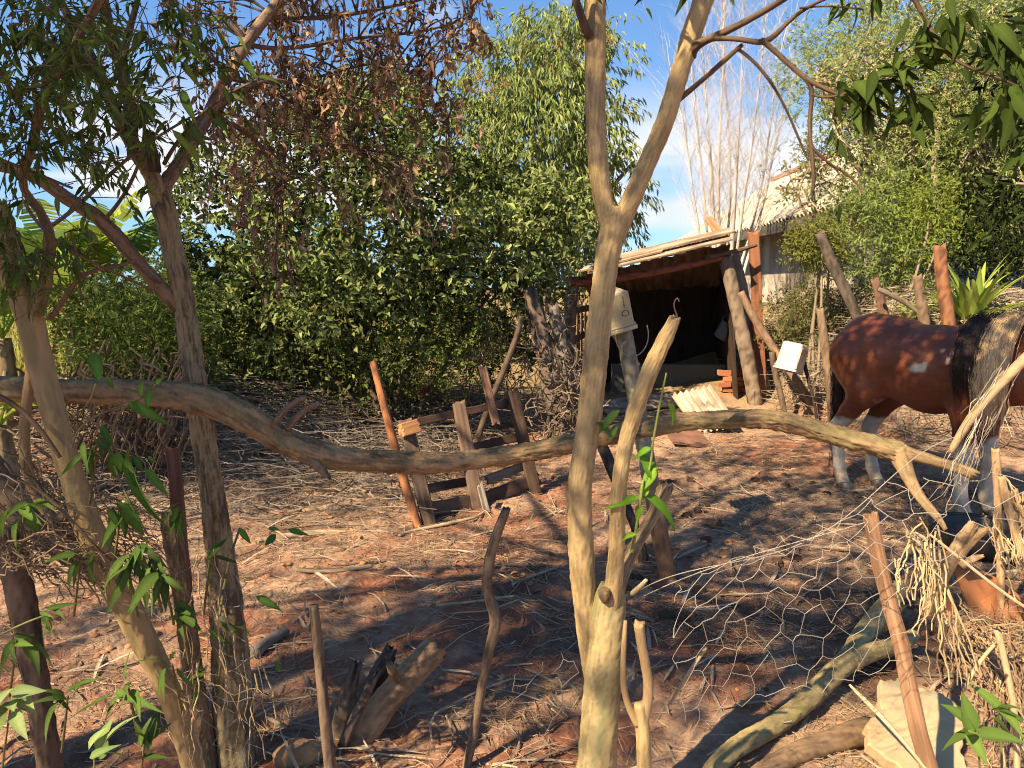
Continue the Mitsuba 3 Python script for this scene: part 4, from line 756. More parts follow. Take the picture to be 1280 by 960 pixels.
# tall lit grass behind the bananas
mb = MB(); r = RNG(321); n = 3200; X = r.uniform(-9.5, -1.2, n); Y = r.uniform(8.4, 12.5, n); kp = X < -0.15 * Y + 0.3; X, Y = X[kp], Y[kp]; n = len(X)
a = np.stack([X, Y, gz(X, Y)], 1); h = r.uniform(0.5, 1.3, n); u = np.linspace(0, 1, 5)[None, :, None]
d = rdir(r, n) * [1, 1, 0] * 0.5; pts = a[:, None] + np.array([0, 0, 1]) * u * h[:, None, None] + d[:, None] * u ** 2 * h[:, None, None]
V, f, kk = tubes(pts, np.array([0.008, 0.009, 0.007, 0.004, 0.001])[None] * np.ones((n, 1)), 3); mb.add(V, f, rep(vary(r, (0.30, 0.33, 0.08), n, 0.25, (0.55, 0.48, 0.22)), kk)); mb.put('tall_grass', 'leaf', True, label='tall yellow green grass in the sun behind the banana plants', category='grass', kind='stuff')
# hanging dry banana trash
mb = MB(); n = 380; c = np.stack([at(px, py, Y) for px, py, Y in zip(r.uniform(85, 250, n), r.uniform(430, 560, n), r.uniform(5.6, 6.8, n))]); u = np.linspace(0, 1, 5)[None, :, None]
d = rdir(r, n) * [0.25, 0.25, 0] + np.array([0, 0, -1]); pts = c[:, None] + d[:, None] * u * r.uniform(0.15, 0.55, (n, 1, 1)) + 0.05 * np.sin(u * 5 + r.random((n, 1, 1)) * 6)
V, f, kk = tubes(pts, np.full((n, 5), 0.007) * np.array([1, 1.3, 1, .8, .3]), 3); mb.add(V, f, rep(vary(r, (0.34, 0.25, 0.17), n, 0.3, (0.14, 0.09, 0.06)), kk)); mb.put('dry_leaf_curtain', 'dry_leaf', True, label='curtain of hanging dry brown leaf strips under the log at the left', category='dry leaves', kind='stuff')
for i, (a, b) in enumerate([((176, 560), (172, 470)), ((205, 575), (198, 480)), ((130, 585), (128, 470))]):
    limb('dry_stem', [(a[0], a[1], 6.2, 13), ((a[0] + b[0]) / 2 + 2, (a[1] + b[1]) / 2, 6.2, 11), (b[0], b[1], 6.2, 9)], (0.22, 0.13, 0.08), (0.1, 0.06, 0.04), 8, 0.05, 330 + i, lab=dict(label=['brown dead stem in the curtain of dry leaves, the middle of three', 'brown dead stem nearest the thick left trunk in the curtain of dry leaves', 'brown dead stem farthest left in the curtain of dry leaves'][i], category='stem'))

# ---- big dead stump with roots and tangle beside the shed
ds = thing('dead_stump', 'big dark dead stump with split slanting tops and a root tangle left of the shed', 'stump')
limb(ds + '__trunk', [(708, 570, 7.7, 62), (702, 520, 7.7, 52), (688, 455, 7.7, 38), (672, 400, 7.7, 28), (662, 364, 7.7, 19)], (0.15, 0.115, 0.09), (0.04, 0.03, 0.025), 22, 0.03, 341, flute=0.7, jag=0.1)
limb(ds + '__limb', [(728, 520, 7.6, 22), (714, 470, 7.6, 24), (701, 425, 7.6, 22), (692, 384, 7.6, 17)], (0.20, 0.17, 0.14), (0.05, 0.04, 0.03), 16, 0.03, 342, flute=0.8, jag=0.1)
n = 110; c = np.stack([at(px, py, Y) for px, py, Y in zip(r.normal(698, 20, n), r.uniform(430, 560, n), r.uniform(7.2, 7.7, n))]); d = rdir(r, n); u = np.linspace(0, 1, 6)[None, :, None]
pts = c[:, None] + d[:, None] * u * r.uniform(0.15, 0.5, (n, 1, 1)) + 0.06 * np.sin(u * 6 + r.random((n, 1, 3)) * 6)
V, f, kk = tubes(pts, np.full((n, 6), 0.007), 4); k = MB().add(V, f, rep(vary(r, (0.11, 0.085, 0.065), n, 0.3, (0.26, 0.2, 0.15)), kk)).put(ds + '__root_tangle', 'matte', True); labels[k] = {'kind': 'stuff'}
# dry vines behind the gate frame
n = 220; c = np.stack([at(px, py, Y) for px, py, Y in zip(r.uniform(560, 720, n), r.uniform(400, 520, n), r.uniform(8.2, 9.4, n))]); d = rdir(r, n) * [.4, .4, 1]
pts = c[:, None] + d[:, None] * u * r.uniform(0.3, 0.9, (n, 1, 1)) + 0.08 * np.sin(u * 5 + r.random((n, 1, 3)) * 6)
V, f, kk = tubes(pts, np.full((n, 6), 0.006), 3); MB().add(V, f, rep(vary(r, (0.36, 0.30, 0.19), n, 0.3, (0.16, 0.12, 0.08)), kk)).put('dry_vines', 'matte', True, label='tangle of dry pale vines and stalks behind the fallen gate frame', category='vines', kind='stuff')
# ================================================================ the horse
H_POS, H_YAW = np.array([2.79, 5.92, 0.0]), math.radians(-64)
HR = np.array([[math.cos(H_YAW), -math.sin(H_YAW), 0], [math.sin(H_YAW), math.cos(H_YAW), 0], [0, 0, 1.0]])
H_FALL = np.array([0, 0, 0.0])
def hw(V): return np.asarray(V, float) @ HR.T + H_POS
# local frame: x towards the nose, y to the left side, z up, rear hooves near x = 0
def cone(P, a, b, ra, rb, ys=1.0):
    sc = np.array([1, 1 / ys, 1]); a, b, q = np.asarray(a) * sc, np.asarray(b) * sc, P * sc
    d = b - a; t = np.clip(((q - a) @ d) / (d @ d), 0, 1); return np.linalg.norm(q - a - t[..., None] * d, axis=-1) - (ra + (rb - ra) * t)
def smin(a, b, k):
    h = np.clip(0.5 + 0.5 * (b - a) / k, 0, 1); return b * (1 - h) + a * h - k * h * (1 - h)
LEGS = {  # rear right, rear left, front right, front left: chains of joints with radii
    'rr': [((0.06, -0.13, 1.05), 0.20), ((0.19, -0.15, 0.84), 0.125), ((0.04, -0.155, 0.64), 0.075), ((-0.075, -0.155, 0.49), 0.054), ((-0.045, -0.155, 0.30), 0.036), ((-0.02, -0.155, 0.15), 0.043), ((0.015, -0.155, 0.075), 0.038), ((0.03, -0.155, 0.05), 0.043)],
    'rl': [((0.060, 0.13, 1.05), 0.20), ((0.235, 0.15, 0.84), 0.125), ((0.080, 0.155, 0.64), 0.075), ((-0.010, 0.155, 0.49), 0.054), ((0.010, 0.155, 0.30), 0.036), ((0.035, 0.155, 0.15), 0.043), ((0.075, 0.155, 0.075), 0.038), ((0.090, 0.155, 0.05), 0.043)],
    'fr': [((0.98, -0.13, 1.05), 0.17), ((0.95, -0.15, 0.80), 0.105), ((0.96, -0.145, 0.60), 0.066), ((0.975, -0.145, 0.45), 0.052), ((0.965, -0.145, 0.30), 0.037), ((0.97, -0.145, 0.15), 0.043), ((1.00, -0.145, 0.075), 0.038), ((1.015, -0.145, 0.05), 0.045)],
    'fl': [((1.000, 0.13, 1.05), 0.17), ((0.945, 0.15, 0.80), 0.105), ((0.940, 0.145, 0.60), 0.066), ((0.965, 0.145, 0.45), 0.052), ((0.960, 0.145, 0.30), 0.037), ((0.970, 0.145, 0.15), 0.043), ((1.000, 0.145, 0.075), 0.038), ((1.020, 0.145, 0.05), 0.045)]}
def horse_sdf(P):
    d = cone(P, (0.10, 0, 1.155), (0.30, 0, 1.12), 0.25, 0.255, 1.0)
    for a, b, ra, rb, ys in [((0.30, 0, 1.05), (0.62, 0, 1.02), 0.27, 0.305, 0.98), ((0.62, 0, 1.02), (0.95, 0, 1.06), 0.30, 0.275, 0.92), ((0.84, 0, 1.22), (1.02, 0, 1.30), 0.09, 0.095, 0.8),
                             ((1.0, 0, 1.04), (1.18, 0, 1.02), 0.25, 0.185, 0.95), ((0.05, 0, 1.26), (0.35, 0, 1.27), 0.10, 0.085, 1.4),
                             ((1.08, 0, 1.16), (1.42, 0.02, 1.25), 0.21, 0.135, 0.62), ((1.02, 0, 1.28), (1.42, 0.02, 1.36), 0.10, 0.07, 0.6), ((1.42, 0.02, 1.25), (1.66, 0.03, 1.30), 0.135, 0.11, 0.7),
                             ((1.66, 0.03, 1.30), (1.78, 0.03, 1.20), 0.115, 0.10, 0.75), ((1.78, 0.03, 1.18), (2.02, 0.02, 0.94), 0.095, 0.062, 0.8), ((2.0, 0.02, 0.97), (2.08, 0.02, 0.88), 0.062, 0.05, 0.9)]:
        d = smin(d, cone(P, a, b, ra, rb, ys), 0.09)
    for s in (-1, 1):
        d = smin(d, cone(P, (-0.02, s * 0.10, 1.12), (0.06, s * 0.12, 0.92), 0.15, 0.125), 0.06)
        d = smin(d, cone(P, (1.66, 0.03 + s * 0.05, 1.40), (1.67, 0.03 + s * 0.075, 1.52), 0.034, 0.008), 0.02)
    for k, ch in LEGS.items():
        for (a, ra), (b, rb) in zip(ch[:-1], ch[1:]):
            d = smin(d, cone(P, a, b, ra, rb, 0.85 if a[2] > 0.7 else 1.0), 0.07 if a[2] > 0.8 else 0.022)
    d = d - 0.006 * np.clip((0.62 - P[..., 2]) / 0.1, 0, 1)
    n = meshkit.fbm(P * np.array([9, 9, 5]) + 3, 2, 77) - 0.5
    return d + 0.008 * n * np.clip((P[..., 2] - 0.6) * 3, 0, 1)
_g = 0.021
_ax = [np.arange(lo, hi, _g) for lo, hi in ((-0.32, 2.2), (-0.42, 0.42), (-0.02, 1.58))]
_G = np.stack(np.meshgrid(*_ax, indexing='ij'), -1); _D = horse_sdf(_G.reshape(-1, 3)).reshape(_G.shape[:3])
def surface(D, ax):
    """surface nets of the zero level"""
    nx, ny, nz_ = D.shape; c = D < 0
    corners = [(a, b, e) for a in (0, 1) for b in (0, 1) for e in (0, 1)]
    sl = lambda A, o: A[o[0]:nx - 1 + o[0], o[1]:ny - 1 + o[1], o[2]:nz_ - 1 + o[2]]
    cnt = sum(sl(c, o).astype(int) for o in corners); act = (cnt > 0) & (cnt < 8)
    acc = np.zeros(act.shape + (3,)); num = np.zeros(act.shape)
    for i, o in enumerate(corners):
        for p in corners[i + 1:]:
            if sum(abs(o[k] - p[k]) for k in range(3)) != 1: continue
            a, b = sl(D, o), sl(D, p); m = (a < 0) != (b < 0); t = np.where(m, a / np.where(m, a - b, 1), 0)
            acc += np.where(m[..., None], np.array(o) + t[..., None] * (np.array(p) - np.array(o)), 0); num += m
    idx = -np.ones(act.shape, int); idx[act] = np.arange(act.sum()); I = np.argwhere(act)
    V = (I + acc[act] / num[act][:, None]) * (ax[0][1] - ax[0][0]) + np.array([a[0] for a in ax]); F = []
    for k in range(3):
        o = [0, 0, 0]; o[k] = 1; u, v = [(1, 2), (2, 0), (0, 1)][k]
        a, b = D[tuple(slice(0, s - q) for s, q in zip(D.shape, o))], D[tuple(slice(q, s) for s, q in zip(D.shape, o))]
        for m, flip in (((a < 0) & (b >= 0), False), ((a >= 0) & (b < 0), True)):
            E = np.argwhere(m); E = E[(E[:, u] > 0) & (E[:, v] > 0) & (E[:, u] < D.shape[u] - 1) & (E[:, v] < D.shape[v] - 1)]
            du, dv = np.eye(3, dtype=int)[u], np.eye(3, dtype=int)[v]
            q = np.stack([idx[tuple((E - du - dv).T)], idx[tuple((E - dv).T)], idx[tuple(E.T)], idx[tuple((E - du).T)]], 1)
            F.append(q[:, ::-1] if flip else q)
    F = np.vstack(F); return V, F[(F >= 0).all(1)]
HV, HF = surface(_D, _ax)
tm = trimesh.Trimesh(HV, np.vstack([HF[:, [0, 1, 2]], HF[:, [0, 2, 3]]]), process=False)
trimesh.smoothing.filter_taubin(tm, iterations=6); tm = tm.subdivide(); trimesh.smoothing.filter_taubin(tm, iterations=4)
HV, HF = np.array(tm.vertices), np.array(tm.faces)
def coat(V):
    x, y, z = V.T; n = meshkit.fbm(V * 7, 4, 3) - 0.5; fine = meshkit.fbm(V * np.array([30, 60, 60]), 2, 9) - 0.5
    C = np.array([0.18, 0.054, 0.025]) * (1 + 0.5 * n + 0.25 * fine)[:, None]
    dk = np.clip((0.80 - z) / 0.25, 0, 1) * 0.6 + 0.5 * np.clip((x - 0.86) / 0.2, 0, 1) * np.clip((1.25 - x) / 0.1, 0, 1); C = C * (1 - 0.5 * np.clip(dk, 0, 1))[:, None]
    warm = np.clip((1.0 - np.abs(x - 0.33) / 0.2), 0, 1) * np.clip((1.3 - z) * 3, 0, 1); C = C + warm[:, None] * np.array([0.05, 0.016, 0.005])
    wht = np.array([0.50, 0.43, 0.34])
    def mix(C, m, w=wht): m = np.clip(m, 0, 1)[:, None]; return C * (1 - m) + np.asarray(w) * (0.85 + 0.5 * n)[:, None] * m
    sock = np.where(x < 0.55, 0.59, 0.55) + 0.12 * n
    C = mix(C, (sock - z) / 0.03)
    C = mix(C, (z < 0.17) * np.clip((0.5 * n + 0.1) * 3, 0, 0.5), (0.25, 0.15, 0.10))
    def spot(cx, cz, ax_, az, s, rot=0.0, e=0.5):
        u, v = (x - cx), (z - cz); a, b = u * math.cos(rot) + v * math.sin(rot), -u * math.sin(rot) + v * math.cos(rot)
        return np.where(y * s > 0, (1 - np.sqrt((a / ax_) ** 2 + (b / az) ** 2) + e * (meshkit.fbm(V * 17, 3, 5) - 0.5) * 2.2) * 2.4, 0)
    C = mix(C, spot(0.70, 1.05, 0.075, 0.040, -1, 0.35)); C = mix(C, spot(0.94, 1.19, 0.085, 0.075, -1, 0.7, 1.2)); C = mix(C, spot(0.33, 0.73, 0.05, 0.05, -1, 0, 0.6) * 0.6)
    C = mix(C, spot(-0.11, 1.22, 0.05, 0.16, 1, 0.25)); C = mix(C, np.clip((z - 1.325) * 30, 0, 1) * np.clip(1 - np.abs(x - 0.08) / 0.14, 0, 1) * (y > 0.02) * 0.9)  # white along croup and buttock puts rim light into the coat
    C = mix(C, spot(1.30, 1.30, 0.035, 0.09, -1, 0.2)); C = mix(C, np.where((x > 1.72) & (np.abs(y - 0.03) < 0.045), 1.0, 0))
    coarse = 1 + 0.35 * (meshkit.fbm(V * np.array([14, 40, 40]), 3, 19) - 0.5); C = C * coarse[:, None]
    C = mix(C, (0.052 - z) / 0.006, (0.075, 0.06, 0.05))
    return C
horse = thing('horse', 'brown and white pinto horse with pale mane and white lower legs standing at the right, head out of view', 'horse')
labels[horse]['label'] = 'brown pinto horse with blond mane and white lower legs standing at the right edge'
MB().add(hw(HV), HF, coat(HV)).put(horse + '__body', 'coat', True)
for k, ch in LEGS.items():
    c = np.array(ch[-1][0]); hp = trimesh.creation.revolve(np.array([[0, -0.058], [0.060, -0.058], [0.050, 0.008], [0.044, 0.016], [0, 0.018]]), sections=22)
    V = np.array(hp.vertices) * [1.12, 0.98, 1]; V[:, 0] += 0.02 * (0.01 - V[:, 2]) / 0.05 + 0.006
    MB().add(hw(V + [c[0], c[1], 0.056]), hp.faces, vary(RNG(4), (0.10, 0.085, 0.075), len(V), 0.1)).put(horse + '__hoof', 'satin', 50 and True)
def hair(key, roots, dirs, L, n, base, seed, rad=0.0012, fall=0.9, curl=0.012, hug=None, other=None, locks=70, spread=0.020):
    """hair in locks: every hair follows the guide of its lock and closes up with it towards the tip"""
    r = RNG(seed); lk = r.integers(locks, size=n); u = np.linspace(0, 1, 9)[None, :, None]
    i = r.integers(len(roots) - 1, size=locks); t = r.random((locks, 1)); a = roots[i] * (1 - t) + roots[i + 1] * t + r.normal(0, 0.008, (locks, 3)); d = nrm(np.asarray(dirs) + 0.12 * rdir(r, locks)); l = r.uniform(*L, (locks, 1, 1)); f1, f2 = r.uniform(4, 9, (locks, 1, 1)), r.random((locks, 1, 3)) * 6
    a, d, l, f1, f2 = a[lk], d[lk], l[lk] * r.uniform(0.8, 1.08, (n, 1, 1)), f1[lk], f2[lk]
    k = np.clip(u / 0.25, 0, 1); g = np.array([0, 0, -1.0])
    pts = a[:, None] + d[:, None] * l * (0.22 * k * (2 - k)) + g * l * fall * (u ** 1.15) + curl * np.sin(u * f1 + f2) * u * [1, 0.6, 0.2] + r.normal(0, 1, (n, 1, 3)) * spread * (1 - 0.7 * u ** 1.5) + 0.002 * r.normal(size=(n, 9, 3))
    if hug is not None: pts[..., 1] = np.minimum(pts[..., 1], hug(pts[..., 0], pts[..., 2]) - r.random((n, 1)) * 0.022)
    V, f, kk = tubes(hw(pts.reshape(-1, 3)).reshape(pts.shape), rad * np.array([1, 1.1, 1.1, 1.1, 1, 1, .9, .7, .35])[None] * r.uniform(0.7, 1.4, (n, 1)), 3)
    lc = vary(r, base, locks, 0.22, other)[lk]
    MB().add(V, f, rep(lc * (1 + 0.12 * r.normal(size=(n, 1))), kk)).put(key, 'coat', True)
def hug(x, z):   # the near (right) side of shoulder and neck
    w = 0.285 - 0.15 * np.clip((x - 1.05) / 0.4, 0, 1); return -w * np.sqrt(np.clip(1 - ((z - 1.03) / 0.42) ** 2, 0.02, 1)) - 0.012
crest = lambda x0, x1: np.stack([np.linspace(x0, x1, 8), 0 * np.linspace(0, 1, 8) - 0.01, np.interp(np.linspace(x0, x1, 8), [1.0, 1.42, 1.7], [1.385, 1.44, 1.42])], 1)
hair(horse + '__dark_mane', crest(0.97, 1.09), (0.0, -1, 0.05), (0.22, 0.60), 1500, (0.03, 0.018, 0.014), 401, hug=hug, locks=60, spread=0.022); 
hair(horse + '__blond_mane', crest(1.10, 1.24), (0.0, -1, 0.05), (0.4, 0.78), 2600, (0.66, 0.47, 0.26), 402, hug=hug, locks=80, other=(0.34, 0.21, 0.10))
tail_root = np.array([[-0.13, -0.02, 1.22], [-0.15, 0.0, 1.20], [-0.155, 0.02, 1.16]])
hair(horse + '__tail', tail_root, (-0.28, 0.15, -0.5), (0.6, 1.12), 1300, (0.045, 0.026, 0.017), 403, locks=30, spread=0.024, fall=0.95)
# ================================================================ the live fence in front: forked tree, thick left tree, leaning tree, rail
LANCE = [leaf(6, 0.21, 0.3, 0.08, wave=0.1), leaf(6, 0.24, 0.35, 0.38), leaf(6, 0.19, 0.2, 0.62, wave=0.15), leaf(6, 0.26, 0.5, 0.22, wave=0.1)]; LANCE1 = leaf(5, 0.23, 0.3, 0.25); LANCE_LO = leaf(2, 0.24, 0.28, 0.25); BROAD = [leaf(6, 0.34, 0.22, 0.15, wave=0.08), leaf(6, 0.31, 0.3, 0.45), leaf(6, 0.36, 0.4, 0.3, wave=0.15)]
DRY = leaf(4, 0.36, 0.9, 0.7, wave=0.5)
GREENS = [(0.085, 0.145, 0.032), (0.11, 0.17, 0.038), (0.15, 0.21, 0.05), (0.07, 0.12, 0.03)]
BROWNS = [(0.26, 0.165, 0.105), (0.35, 0.235, 0.15), (0.18, 0.11, 0.075), (0.42, 0.29, 0.18)]
ft = thing('forked_tree', 'smooth tan barked tree forking above the middle of the picture, nearest to the camera', 'tree')
kw = dict(sides=52, step=0.006, lump=0.035, freq=5, fine=0.004, grain=1.0)
limb(ft + '__trunk', [(740, 1040, 1.93, 76), (746, 950, 1.95, 66), (752, 870, 1.96, 62), (758, 800, 1.97, 58), (763, 748, 1.97, 52), (765, 728, 1.98, 34)], (0.33, 0.265, 0.135), (0.19, 0.145, 0.07), seed=11, moss=(0.17, 0.18, 0.08), **kw)
limb(ft + '__trunk', [(741, 850, 2.0, 30), (735, 800, 2.0, 34), (730, 745, 2.0, 38), (727, 700, 2.0, 43), (725, 650, 2.0, 40), (726, 600, 2.0, 38), (732, 555, 2.01, 38), (739, 500, 2.02, 39), (745, 440, 2.03, 39), (752, 380, 2.04, 37), (758, 330, 2.05, 37), (766, 285, 2.06, 40), (771, 262, 2.07, 32)], TAN, TAND, seed=12, **kw)
limb(ft + '__limb', [(768, 300, 2.06, 32), (757, 262, 2.07, 31), (749, 215, 2.08, 31), (745, 160, 2.1, 30), (744, 115, 2.12, 31), (744, 60, 2.14, 31), (745, -20, 2.18, 31), (752, -140, 2.25, 26), (770, -300, 2.3, 18), (760, -480, 2.35, 8)], TAN, TAND, seed=13, **kw)
limb(ft + '__limb', [(769, 300, 2.06, 30), (784, 262, 2.06, 30), (800, 225, 2.06, 29), (815, 190, 2.06, 28), (828, 160, 2.06, 28), (844, 110, 2.06, 28), (858, 62, 2.06, 29), (872, 20, 2.06, 30), (890, -30, 2.06, 29), (930, -140, 2.04, 22), (990, -300, 2.0, 14), (1040, -480, 2.0, 6)], TAN, TAND, seed=14, **kw)
sk = dict(sides=14, step=0.012, lump=0.12, freq=14)
limb(ft + '__cut_stem', [(764, 760, 1.95, 30), (768, 720, 1.93, 28), (771, 680, 1.92, 26), (772, 640, 1.91, 26), (775, 600, 1.9, 25), (782, 556, 1.9, 25), (797, 505, 1.89, 27), (815, 458, 1.88, 27), (831, 424, 1.87, 24), (843, 398, 1.86, 17)], TAN, TAND, seed=15, jag=0.012, **kw)
limb(ft + '__stub', [(770, 745, 1.97, 24), (783, 705, 2.0, 22), (800, 672, 2.03, 20), (816, 644, 2.05, 19), (830, 612, 2.08, 24)], (0.27, 0.20, 0.12), (0.13, 0.09, 0.05), 30, 0.008, 16, flute=0.5, jag=0.03, lump=0.08)
limb(ft + '__knot', [(757, 750, 1.925, 16), (756, 744, 1.915, 22), (755, 738, 1.905, 12)], (0.16, 0.11, 0.06), (0.07, 0.045, 0.03), 16, 0.004, 17, lump=0.25, freq=30)
limb(ft + '__peg', [(790, 742, 1.95, 7), (800, 733, 1.92, 6), (808, 725, 1.9, 5)], (0.48, 0.38, 0.24), (0.33, 0.25, 0.15), 8, 0.01, 18)
BR = ((0.11, 0.072, 0.042), (0.05, 0.033, 0.022))
for i, rows in enumerate([[(863, 70, 2.06, 14), (870, 58, 2.04, 11), (890, 47, 2.02, 9), (930, 28, 2.0, 8), (978, 0, 1.98, 7), (1040, -40, 1.95, 5)], [(878, 50, 2.03, 7), (905, 48, 2.0, 6), (935, 51, 1.97, 6), (955, 52, 1.95, 7), (985, 28, 1.93, 5), (1012, 8, 1.9, 4), (1060, -10, 1.85, 3)],
                          [(952, 50, 1.95, 7), (975, 70, 1.93, 6), (1008, 98, 1.9, 6), (1034, 112, 1.87, 5), (1062, 124, 1.85, 4), (1110, 148, 1.8, 3)], [(1004, 95, 1.9, 6), (1014, 112, 1.9, 6), (1013, 140, 1.9, 5), (1013, 175, 1.9, 5), (1016, 205, 1.9, 5), (1016, 240, 1.9, 4)],
                          [(846, 126, 2.06, 8), (872, 105, 2.05, 6), (905, 76, 2.02, 6), (928, 56, 1.99, 5)], [(920, 60, 2.0, 4), (952, 88, 2.0, 4), (976, 124, 2.0, 3), (995, 165, 2.0, 3), (1010, 200, 2.0, 2)], [(1014, 180, 1.9, 4), (1040, 206, 1.9, 3), (1066, 224, 1.9, 3), (1080, 245, 1.88, 2)],
                          [(1015, 118, 1.88, 3), (1045, 120, 1.86, 3), (1080, 108, 1.84, 2), (1120, 100, 1.8, 2)], [(737, 45, 2.12, 12), (730, 30, 2.1, 10), (720, 0, 2.08, 9), (705, -60, 2.05, 7)], [(1130, -20, 1.75, 6), (1165, 40, 1.75, 5), (1195, 75, 1.72, 4), (1240, 95, 1.7, 3), (1300, 140, 1.7, 3)], [(1000, 10, 1.9, 3), (1040, 8, 1.9, 2), (1080, 12, 1.88, 2)]]):
    limb(ft + '__branch', rows, *BR, seed=20 + i, **sk)
limb(ft + '__wire_hook', [(846, 402, 1.86, 2), (844, 388, 1.86, 2), (843, 378, 1.855, 2), (846, 373, 1.85, 2), (849, 377, 1.85, 2)], (0.2, 0.13, 0.09), (0.1, 0.06, 0.04), 6, 0.004, 5)
def fan(parent, tip, n, L, spread_dir, seed, kinds=GREENS, tpl=LANCE, flat=0.35, tag='l', droop=0.3, W=1.0, bsdf='leaf'):
    """n leaves fanned from a shoot tip; each one a part"""
    r = RNG(seed); sd = nrm(np.asarray(spread_dir, float))
    for i in range(n):
        d = nrm(sd * 0.9 + rdir(r, 1)[0] * [1, 1, 0.9] * 1.0 + [0, 0, -droop]); u = nrm(rdir(r, 1)[0] * flat + [0, -0.35, 1.0]); v = int(r.integers(len(kinds)))
        p = tip + r.normal(0, 0.012, 3) - sd * 0.03 * r.random()
        put_leaf(parent, leaf_dict(f'{parent}{tag}{v}', tpl, kinds[v], bsdf), p, d, u, r.uniform(*L), W * r.uniform(0.8, 1.2))
for j, (px, py, Y, n, L, dd) in enumerate([(1062, 118, 1.84, 9, (0.08, 0.14), (0.6, 0, -.3)), (1088, 100, 1.8, 8, (0.09, 0.15), (0.8, 0, 0)), (1098, 112, 1.8, 9, (0.08, 0.15), (0.5, 0, -.6)), (1125, 96, 1.8, 7, (0.08, 0.14), (0.9, 0, .1)), (1150, 128, 1.78, 8, (0.08, 0.14), (0.7, 0, -.7)), (1112, 84, 1.8, 8, (0.08, 0.14), (-.3, 0, .3)), (1075, 140, 1.82, 7, (0.08, 0.13), (-.4, 0, -.5)), (1135, 150, 1.8, 6, (0.08, 0.13), (-.2, 0, -.8)), (1168, 70, 1.75, 9, (0.09, 0.15), (-.3, 0, .2)),
                                           (1160, 40, 1.75, 8, (0.08, 0.15), (0.1, 0, -.4)), (1045, 172, 1.88, 3, (0.06, 0.09), (0.4, 0, -1)), (1200, 20, 1.72, 8, (0.09, 0.15), (0.4, 0, -.5)), (1245, 40, 1.7, 8, (0.1, 0.16), (0.6, 0, -.5)), (1262, 120, 1.7, 9, (0.10, 0.17), (0.3, 0, -.5)), (1275, 70, 1.7, 8, (0.1, 0.16), (-.2, 0, -.5)),
                                           (1240, 150, 1.75, 5, (0.08, 0.14), (-.2, 0, -.6)), (1285, 180, 1.75, 8, (0.1, 0.16), (-.3, 0, -.5)), (1050, 10, 1.9, 3, (0.07, 0.1), (0.1, 0, -1)), (1070, 8, 1.9, 3, (0.07, 0.1), (0.2, 0, -1)), (1095, 5, 1.9, 3, (0.07, 0.1), (.1, 0, -1)), (805, -2, 2.0, 3, (0.04, 0.06), (0, 0, -1)), (915, -2, 1.95, 2, (0.05, 0.07), (0.4, 0, -1)),
                                           (1050, 265, 1.88, 1, (0.06, 0.07), (0.0, 0, -1))]):
    fan(ft, at(px, py, Y), n + (3 if n > 5 else 0), (L[0] * 0.68, L[1] * 0.72), dd, 500 + j, [(0.045, 0.07, 0.018), (0.055, 0.09, 0.02), (0.07, 0.105, 0.024)], [leaf(6, 0.26, 0.22, 0.1, wave=0.06), leaf(6, 0.24, 0.3, 0.35), leaf(6, 0.28, 0.35, 0.55, wave=0.1)], 0.8)
# fresh bright shoots on the forked tree
FRESH = [(0.16, 0.30, 0.03), (0.20, 0.34, 0.04), (0.12, 0.26, 0.03)]
for rows in ([(790, 690, 1.93, 5), (797, 650, 1.9, 4), (800, 630, 1.88, 4), (804, 600, 1.87, 3)], [(815, 560, 1.86, 3), (822, 520, 1.86, 3), (830, 480, 1.86, 2.5), (833, 466, 1.86, 2)], [(800, 620, 1.88, 3), (812, 585, 1.87, 3), (816, 555, 1.86, 2.5)]):
    limb(ft + '__shoot', rows, (0.22, 0.28, 0.07), (0.14, 0.16, 0.05), 8, 0.008, 33)
def one(parent, px, py, Y, tx, ty, kinds, seed, W=1.0, tpl=BROAD, up=(0, -0.5, 1), dy=0.0, tag='one'):
    a, b = at(px, py, Y), at(tx, ty, Y + dy); v = seed % len(kinds)
    put_leaf(parent, leaf_dict(f'{parent}{tag}{v}', tpl, kinds[v]), a, b - a, np.asarray(up, float), np.linalg.norm(b - a) * 1.1, W)
for i, q in enumerate([(800, 622, 1.88, 757, 632, 1.0), (803, 622, 1.88, 812, 590, 1.1), (806, 620, 1.88, 858, 658, .8), (801, 630, 1.88, 795, 652, 1.2), (797, 668, 1.9, 762, 672, .8), (817, 598, 1.87, 805, 565, 1.5), (820, 585, 1.87, 800, 612, 1.4), (835, 503, 1.86, 852, 530, 1.3), (775, 512, 1.97, 745, 540, .9), (772, 530, 1.97, 760, 552, 1.0), (745, 528, 1.97, 770, 545, 1.0), (815, 560, 1.87, 790, 570, 1.1)]):
    one(ft, *q[:5], FRESH if i not in (8, 9, 10) else [(0.10, 0.17, 0.04)], i, q[5], tag='fresh' if i not in (8, 9, 10) else 'shade')

